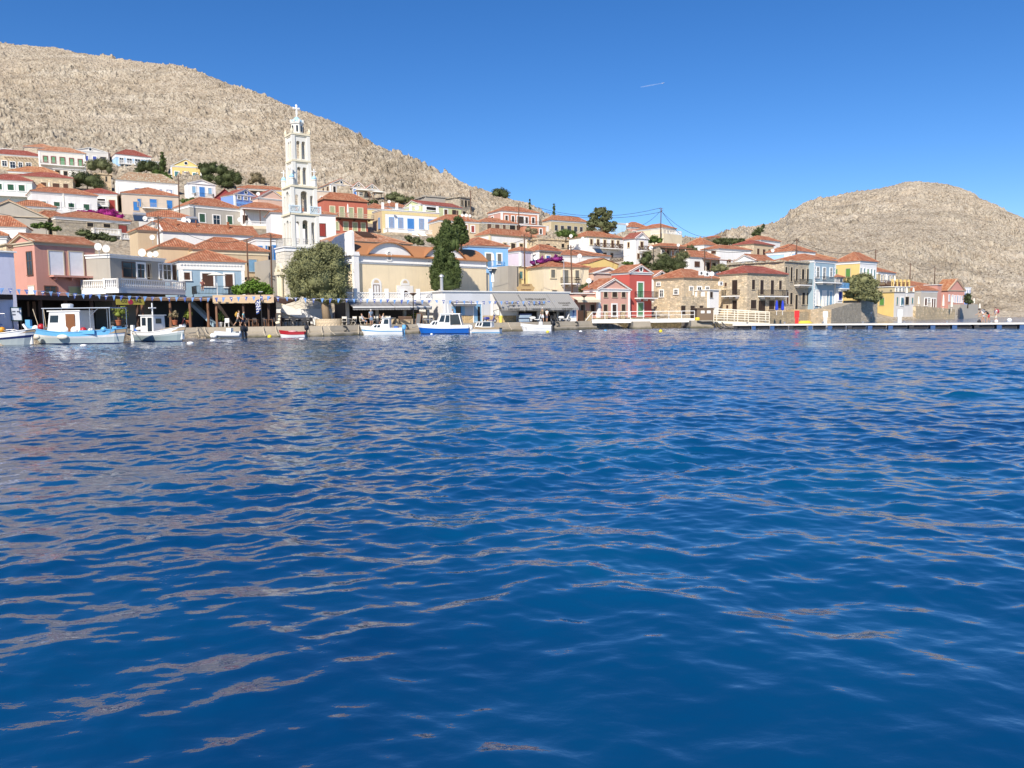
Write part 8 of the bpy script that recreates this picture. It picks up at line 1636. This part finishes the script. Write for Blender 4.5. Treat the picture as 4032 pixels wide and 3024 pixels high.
# mooring ropes on the quay wall
for i, (px, dx, l) in enumerate(((776,6,'pair of pale ropes hanging on the quay left of the inflatable boat'),(803,24,'pale rope slanting down the quay left of the inflatable boat'),(1036,8,'rope hanging on the quay under the flagpole'),(1085,10,'rope hanging on the quay left of the red dinghy'),(1266,4,'dark wet rope hanging on the quay below the tamarisk'),(1290,28,'thin rope slanting over the quay below the stone planter'),(1413,-3,'rope hanging on the quay left of the white cabin boat'),(1660,-40,'pale mooring rope from the quay to the blue cruiser bow'),(2000,16,'rope slanting on the quay right of the yellow bin'))):
    a = shp(px, -.03, QZ+.03); b = shp(px+dx, -1.0 if abs(dx) < 30 else -2.5, .15 if abs(dx) < 30 else .75); m = MB(); m.tube([a, (a+b)/2+np.array([0,-.25,-.12]), b], .045, 5); tag(m.build('mooring_rope', plain('rope_pale', (.50,.43,.32), .9)), l, 'rope', 'mooring ropes on the quay')
for px, l in ((1357,'old tyre ring fender on the quay right of the tamarisk'),(1597,'old tyre ring fender right of the white cabin boat'),(2194,'old tyre ring fender under the scooters'),(2269,'old tyre ring fender near the end of the quay')):
    p = shp(px, -.14, .78); m = MB(); m.tube([(p[0]+.26*math.cos(t), p[1]-.02, p[2]+.26*math.sin(t)) for t in np.linspace(0, 6.2832, 15)], .07, 6, cap=False); tag(m.build('tyre_fender', plain('tyre_black', None)), l, 'tyre', 'tyre fenders on the quay wall')
for i, (px, y, D, qx, qo, l) in enumerate(((505,1300,66.5,560,.2,'mooring line from the blue caique stern to the quay'),(745,1312,70,790,.2,'mooring line from the grey fishing boat to the quay'),(1190,1308,79,1215,.1,'mooring line from the red dinghy to the quay'),(1437,1298,84.5,1425,.1,'mooring line from the white cabin boat bow to the quay'),(2072,1290,95,2050,.2,'mooring line from the open motor boat to the quay'))):
    a = at(px, y, D); b = shp(qx, qo, QZ+.05); m = MB(); m.tube([a, (a+b)/2-np.array([0,0,.25]), b], .03, 5); tag(m.build('mooring_rope', plain('rope_pale', None)), l, 'rope', 'mooring ropes on the quay')
# solar water heaters
for V, x, y, D, l in ((3,50,1020,113,'solar water heater with grey tank left of the leaning pole'),(3,860,1075,119,'tilted solar panel in front of the grey house wall'),(9,1545,735,158,'small solar panel under the lattice balcony')):
    c = at(nx(V,x), ny(V,y), D); E = empty('solar_heater', c, R_(35), l, 'solar heater'); m = MB(); m.face([(-.9,-.6,-.5),(.9,-.6,-.5),(.9,.4,.45),(-.9,.4,.45)]); m.face([(.9,-.55,-.55),(-.9,-.55,-.55),(-.9,.45,.4),(.9,.45,.4)]); m.build('panel', plain('solar_blue', None), E); m = MB(); m.lathe([(.2,-.85),(.28,-.8),(.28,.8),(.2,.85)], (0,.55,.55), 12, ax=0); m.build('tank', plain('galvanised', None), E)
# ---------------------------------------------------------------- people
def skin_mesh(name, verts, edges, radii, mat, parent, root=0, sub=1):
    me = bpy.data.meshes.new(name); me.from_pydata([tuple(map(float, v)) for v in verts], edges, []); me.materials.append(mat); o = bpy.data.objects.new(name, me); COL.objects.link(o); o.parent = parent
    md = o.modifiers.new('skin', 'SKIN'); md.use_smooth_shade = True
    if not me.skin_vertices:
        bm = bmesh.new(); bm.from_mesh(me); bm.verts.layers.skin.verify(); bm.to_mesh(me); bm.free()
    for i, r in enumerate(radii): me.skin_vertices[0].data[i].radius = r if hasattr(r, '__len__') else (r, r)
    me.skin_vertices[0].data[root].use_root = True
    s = o.modifiers.new('sub', 'SUBSURF'); s.levels = sub; s.render_levels = sub
    return o
def rotx(v, a): c, s = math.cos(a), math.sin(a); return np.array([v[0], v[1]*c-v[2]*s, v[1]*s+v[2]*c])
def person(loc, rz, label, shirt, pants, hair, h=1.72, torso=0, legs=((0,0),(0,0)), arms=((5,10),(5,10)), hipz=None, sleeve=.5, leglen=.5, hat=None, skirt=False, head=0, skin=(.50,.29,.19)):
    "faces +Y locally. torso pitch forward; legs (thigh forward, knee bend); arms (forward, elbow bend), degrees"
    k = h/1.75; E = empty('person', loc, R_(rz), label, 'person'); A = lambda d: math.radians(d)
    hz = (hipz if hipz is not None else .93*k); P = {}; T = A(torso)
    P['pel'] = np.array([0,0,hz]); up = rotx(np.array([0,0,1.]), -T); 
    for n, d in (('spine',.22),('chest',.42),('neck',.56),('jaw',.64)): P[n] = P['pel']+up*d*k
    hu = rotx(np.array([0,0,1.]), -T*.6-A(head)); P['head'] = P['jaw']+hu*.09*k; P['top'] = P['head']+hu*.09*k; fw = rotx(np.array([0,1.,0]), -T*.6-A(head)); P['nose'] = P['jaw']+hu*.06*k+fw*.115*k
    for i, s in enumerate((-1,1)):
        th, kn = A(legs[i][0]), A(legs[i][1]); P['hip%d'%i] = P['pel']+np.array([s*.095*k,0,-.03]); P['knee%d'%i] = P['hip%d'%i]+rotx(np.array([0,0,-.44*k]), th); P['ank%d'%i] = P['knee%d'%i]+rotx(np.array([0,0,-.42*k]), th-kn); P['toe%d'%i] = P['ank%d'%i]+np.array([0,.15*k,-.04])
        ar, el = A(arms[i][0]), A(arms[i][1]); P['sh%d'%i] = P['chest']+np.array([s*.19*k,0,0])+up*.07*k; P['elb%d'%i] = P['sh%d'%i]+rotx(np.array([s*.06,0,-.29*k]), ar-T*.3); P['wri%d'%i] = P['elb%d'%i]+rotx(np.array([s*.01,0,-.25*k]), ar+el-T*.3); P['palm%d'%i] = P['wri%d'%i]+rotx(np.array([0,0,-.07*k]), ar+el-T*.3)
        for f in range(4): P['f%d%d'%(i,f)] = P['palm%d'%i]+rotx(np.array([0,(f-1.5)*.02,-.085+.008*abs(f-1.4)]), ar+el+.25)
        P['t%d'%i] = P['wri%d'%i]+rotx(np.array([0,.055,-.06]), ar+el)
    names = list(P); ix = {n: i for i, n in enumerate(names)}; ed = [('pel','spine'),('spine','chest'),('chest','neck'),('neck','jaw'),('jaw','head'),('head','top'),('jaw','nose')]
    for i in '01': ed += [('pel','hip'+i),('hip'+i,'knee'+i),('knee'+i,'ank'+i),('ank'+i,'toe'+i),('chest','sh'+i),('sh'+i,'elb'+i),('elb'+i,'wri'+i),('wri'+i,'palm'+i),('wri'+i,'t'+i)]+[('palm'+i,'f'+i+str(f)) for f in range(4)]
    RD = dict(pel=(.14,.10),spine=(.13,.09),chest=(.15,.10),neck=.055,jaw=.075,head=.095,top=.06,nose=.018,hip=.085,knee=.06,ank=.04,toe=.035,sh=.06,elb=.042,wri=.03,palm=.035,t=.011)
    rad = lambda n: RD.get(n) or RD.get(n[:-1]) or .009
    mul_ = lambda r, q: tuple(x*q*k for x in (r if hasattr(r, '__len__') else (r, r)))
    sk = plain('skin_%d' % int(skin[0]*100), skin, .6)
    skin_mesh('body', [P[n] for n in names], [(ix[a], ix[b]) for a, b in ed], [mul_(rad(n), 1) for n in names], sk, E, ix['pel'])
    sv = [P['pel']-up*.02, P['spine'], P['chest'], P['neck']-up*.03]; sr = [(.165,.125),(.155,.115),(.175,.125),(.08,.08)]; se = [(0,1),(1,2),(2,3)]
    for i in '01': b = len(sv); sv += [P['sh'+i], P['sh'+i]*(1-sleeve)+P['elb'+i]*sleeve]; sr += [(.085,.085),(.068,.068)]; se += [(2,b),(b,b+1)]
    if sleeve > 0: skin_mesh('shirt', sv, se, [mul_(r,1) for r in sr], shirt, E, 0)
    pv = [P['pel']+up*.05, P['pel']-np.array([0,0,.06])]; pr = [(.16,.12),(.16,.12)]; pe = [(0,1)]
    for i in '01':
        kneef = min(1, leglen*2); b = len(pv); q = P['hip'+i]*(1-kneef)+P['knee'+i]*kneef; pv += [P['hip'+i]-np.array([0,0,.04]), q]; pr += [(.105,.105),(.085,.085)]; pe += [(1,b),(b,b+1)]
        if leglen > .5: pv += [P['ank'+i]]; pr += [(.065,.065)]; pe += [(b+1,b+2)]
    skin_mesh('trousers', pv, pe, [mul_(r,1) for r in pr], pants, E, 0)
    m = MB(); c = P['head']+hu*.03*k-fw*.015; m.ball(tuple(c), (.105*k,.115*k,.105*k), 0, 10, 7)
    o = m.build('hair', hair, E, smooth=True); me = o.data
    bm = bmesh.new(); bm.from_mesh(me); cc = Vector([float(x) for x in c]); f3 = Vector([float(x) for x in fw]); u3 = Vector([float(x) for x in hu])
    bmesh.ops.delete(bm, geom=[v for v in bm.verts if (v.co-cc).dot(f3)*.8-(v.co-cc).dot(u3) > .035*k], context='VERTS'); bm.to_mesh(me); bm.free()
    if hat:
        m = MB(); m.lathe([(.19*k,-.0),(.19*k,.012),(.11*k,.02),(.10*k,.10),(.03,.12)], (0,0,0), 12); o = m.build('hat', hat, E); o.location = [float(x) for x in (P['head']+hu*.045*k)]; o.rotation_euler = (-T*.6-A(head),0,0)
    m = MB()
    for i in '01': m.ball(tuple(P['toe'+i]*.5+P['ank'+i]*.5+np.array([0,.02,-.02])), (.05,.13,.045), 0, 8, 5); 
    for j, i in enumerate('01'): mm = MB(); mm.ball(tuple(P['toe'+i]*.5+P['ank'+i]*.5+np.array([0,.02,-.015])), (.05,.135,.05), 0, 8, 5); mm.build('shoe', plain('shoe_dark', (.05,.045,.045), .7), E)
    return E, P
def rucksack(E, P, mat, label, big=1.0):
    Mw = Matrix.Translation(E.location) @ Matrix.Rotation(E.rotation_euler[2], 4, 'Z'); c = P['chest']*.7+P['spine']*.3; up = P['chest']-P['spine']; up /= np.linalg.norm(up); bk = np.cross([1,0,0], up); bk = -bk if bk[1] > 0 else bk; c = c+bk*.2
    a = math.atan2(-up[1], up[2]); w = Mw @ Vector([float(x) for x in c]); R_o = empty('rucksack', w, E.rotation_euler[2], label, 'rucksack'); m = MB(); m.ball((0,0,0), (.16*big,.11*big,.25*big), 0, 10, 7); b = m.build('bag', mat, R_o, smooth=True); b.rotation_euler = (a,0,0); m = MB(); m.ball((0,-.1*big,-.06),(.11*big,.05,.11*big),0,8,5); q = m.build('pocket', mat, R_o, smooth=True); q.rotation_euler = (a,0,0)
    for s in (-.1,.1): m = MB(); m.tube([(s,.04,.2),(s,.2,.26),(s,.3,.12),(s,.16,-.12)], .02, 5); q = m.build('strap', mat, R_o); q.rotation_euler = (a,0,0)
def cl(k, c): return plain('cloth_'+k, c, .85, vs=4)
hb, hg, hd = plain('hair_brown', (.08,.05,.03), .7), plain('hair_grey', (.55,.53,.50), .7), plain('hair_dark', (.03,.022,.018), .7)
WK = ((24,12),(-22,18)); SIT = ((82,88),(78,84))
E, P = person(gpt(937,1.2), -80, 'man in pale shirt and dark shorts walking right along the quay', cl('pale',(.62,.60,.56)), cl('dkgrey',(.07,.08,.09)), hb, 1.76, 12, WK, ((-12,25),(20,25))); rucksack(E, P, cl('mustard',(.48,.28,.05)), 'mustard yellow rucksack on the walking man', 1.15)
person(gpt(958,1.5), -85, 'woman in turquoise shirt and navy shorts walking right behind the man with the mustard rucksack', cl('turq',(.22,.55,.60)), cl('navy',(.03,.04,.09)), hd, 1.68, 8, ((20,8),(-20,20)), ((15,20),(-10,20)))
E, P = person(gpt(1462,1.2), 25, 'white haired man in light blue clothes standing at the cafe tables', cl('ltblue',(.28,.38,.52)), cl('ltblue2',(.22,.30,.42)), hg, 1.76, 4, ((3,4),(-2,4)), ((-8,12),(6,20))); rucksack(E, P, cl('slate',(.12,.16,.22)), 'small slate coloured rucksack on the white haired man')
person(gpt(1430,1.65), -80, 'man in pale blue shirt sitting in a folding chair at the cafe', cl('pblue',(.50,.60,.72)), cl('blueshort',(.20,.26,.42)), hd, 1.74, -14, SIT, ((35,40),(50,20)), .52+0*.0)
person(gpt(1507,2.3), 80, 'woman in white top sitting at the cafe shading her eyes with a raised hand', cl('white',(.75,.72,.70)), cl('rosep',(.5,.4,.4)), plain('hair_fair',(.4,.25,.12),.7), 1.64, -8, SIT, ((60,100),(60,30)), .5)
person(gpt(1782,2.6), -60, 'bald man in white T shirt standing behind the blue cruiser', cl('white', None), cl('grey',(.2,.2,.22)), plain('hair_thin',(.42,.28,.2),.7), 1.76, 3, ((4,4),(-3,5)), ((25,50),(10,30)))
person(gpt(2137,.9), 30, 'man in white cap, olive shirt and white shorts standing by the scooters', cl('olive',(.20,.17,.11)), cl('whiteshort',(.72,.74,.78)), hd, 1.8, 3, ((3,3),(-3,4)), ((10,35),(15,40)), hat=cl('white', None))
person(gpt(2153,1.2), -30, 'person in white top and dark skirt standing close to the man in the white cap', cl('white', None), cl('purpled',(.10,.09,.13)), hd, 1.66, 6, ((3,3),(-3,4)), ((20,40),(10,30)), leglen=.5)
h = HS['bluefront']; q = at(nx(4,1020), ny(4,800), 91.2); person((q[0], q[1], q[2]-.05), 200, 'person sitting in shade on the terrace beside the white parasol', cl('darkred',(.18,.06,.05)), cl('dkgrey', None), hb, 1.7, -8, SIT, ((40,40),(40,40)), .5)
def on_pontoon(px, off): return PLOC(px, off)
E, P = person(on_pontoon(3873,1.0), 75, 'bending woman in dark hat, white top and pale shorts on the pontoon', cl('white', None), cl('denim',(.40,.48,.58)), hb, 1.70, 42, ((30,28),(4,22)), ((25,20),(50,20)), hat=cl('black',(.03,.03,.04)), sleeve=.15, leglen=.3); rucksack(E, P, cl('greybag',(.22,.23,.25)), 'grey rucksack on the bending woman', 1.1)
person(on_pontoon(3893,1.3), 80, 'stooping person in red shorts beside the bending woman on the pontoon', cl('black', None), cl('redshort',(.55,.03,.04)), hd, 1.72, 50, ((28,22),(-6,16)), ((40,30),(-40,10)), leglen=.42)
E, P = person(on_pontoon(3920,1.1), 85, 'young man in white T shirt and pale shorts walking left on the pontoon', cl('white', None), cl('paleshort',(.55,.52,.44)), hd, 1.66, 6, ((16,6),(-16,14)), ((5,20),(15,15)), head=18); rucksack(E, P, cl('crimson',(.35,.03,.06)), 'crimson rucksack on the young man on the pontoon', 1.05)
for px, mat, l in ((3855, cl('black', None), 'dark and white bag lying at the feet of the bending woman'), (3922, cl('white', None), 'small white bag on the pontoon under the young man')):
    p = on_pontoon(px, .6); m = MB(); m.ball((0,0,.16),(.22,.15,.18),0,9,6); m.tube([(-.1,0,.3),(0,0,.42),(.1,0,.3)], .02, 5); tag(m.build('beach_bag', mat, None, True, loc=p), l, 'bag')
q = at(3429, 1246, 150); person((q[0], 150, max(.5, float(ground(q[0],150)))), 160, 'person in white standing on the shore rocks below the tamarisk', cl('white', None), cl('rosep', None), hb, 1.66, 6, ((4,4),(-3,5)), ((20,60),(30,40)))
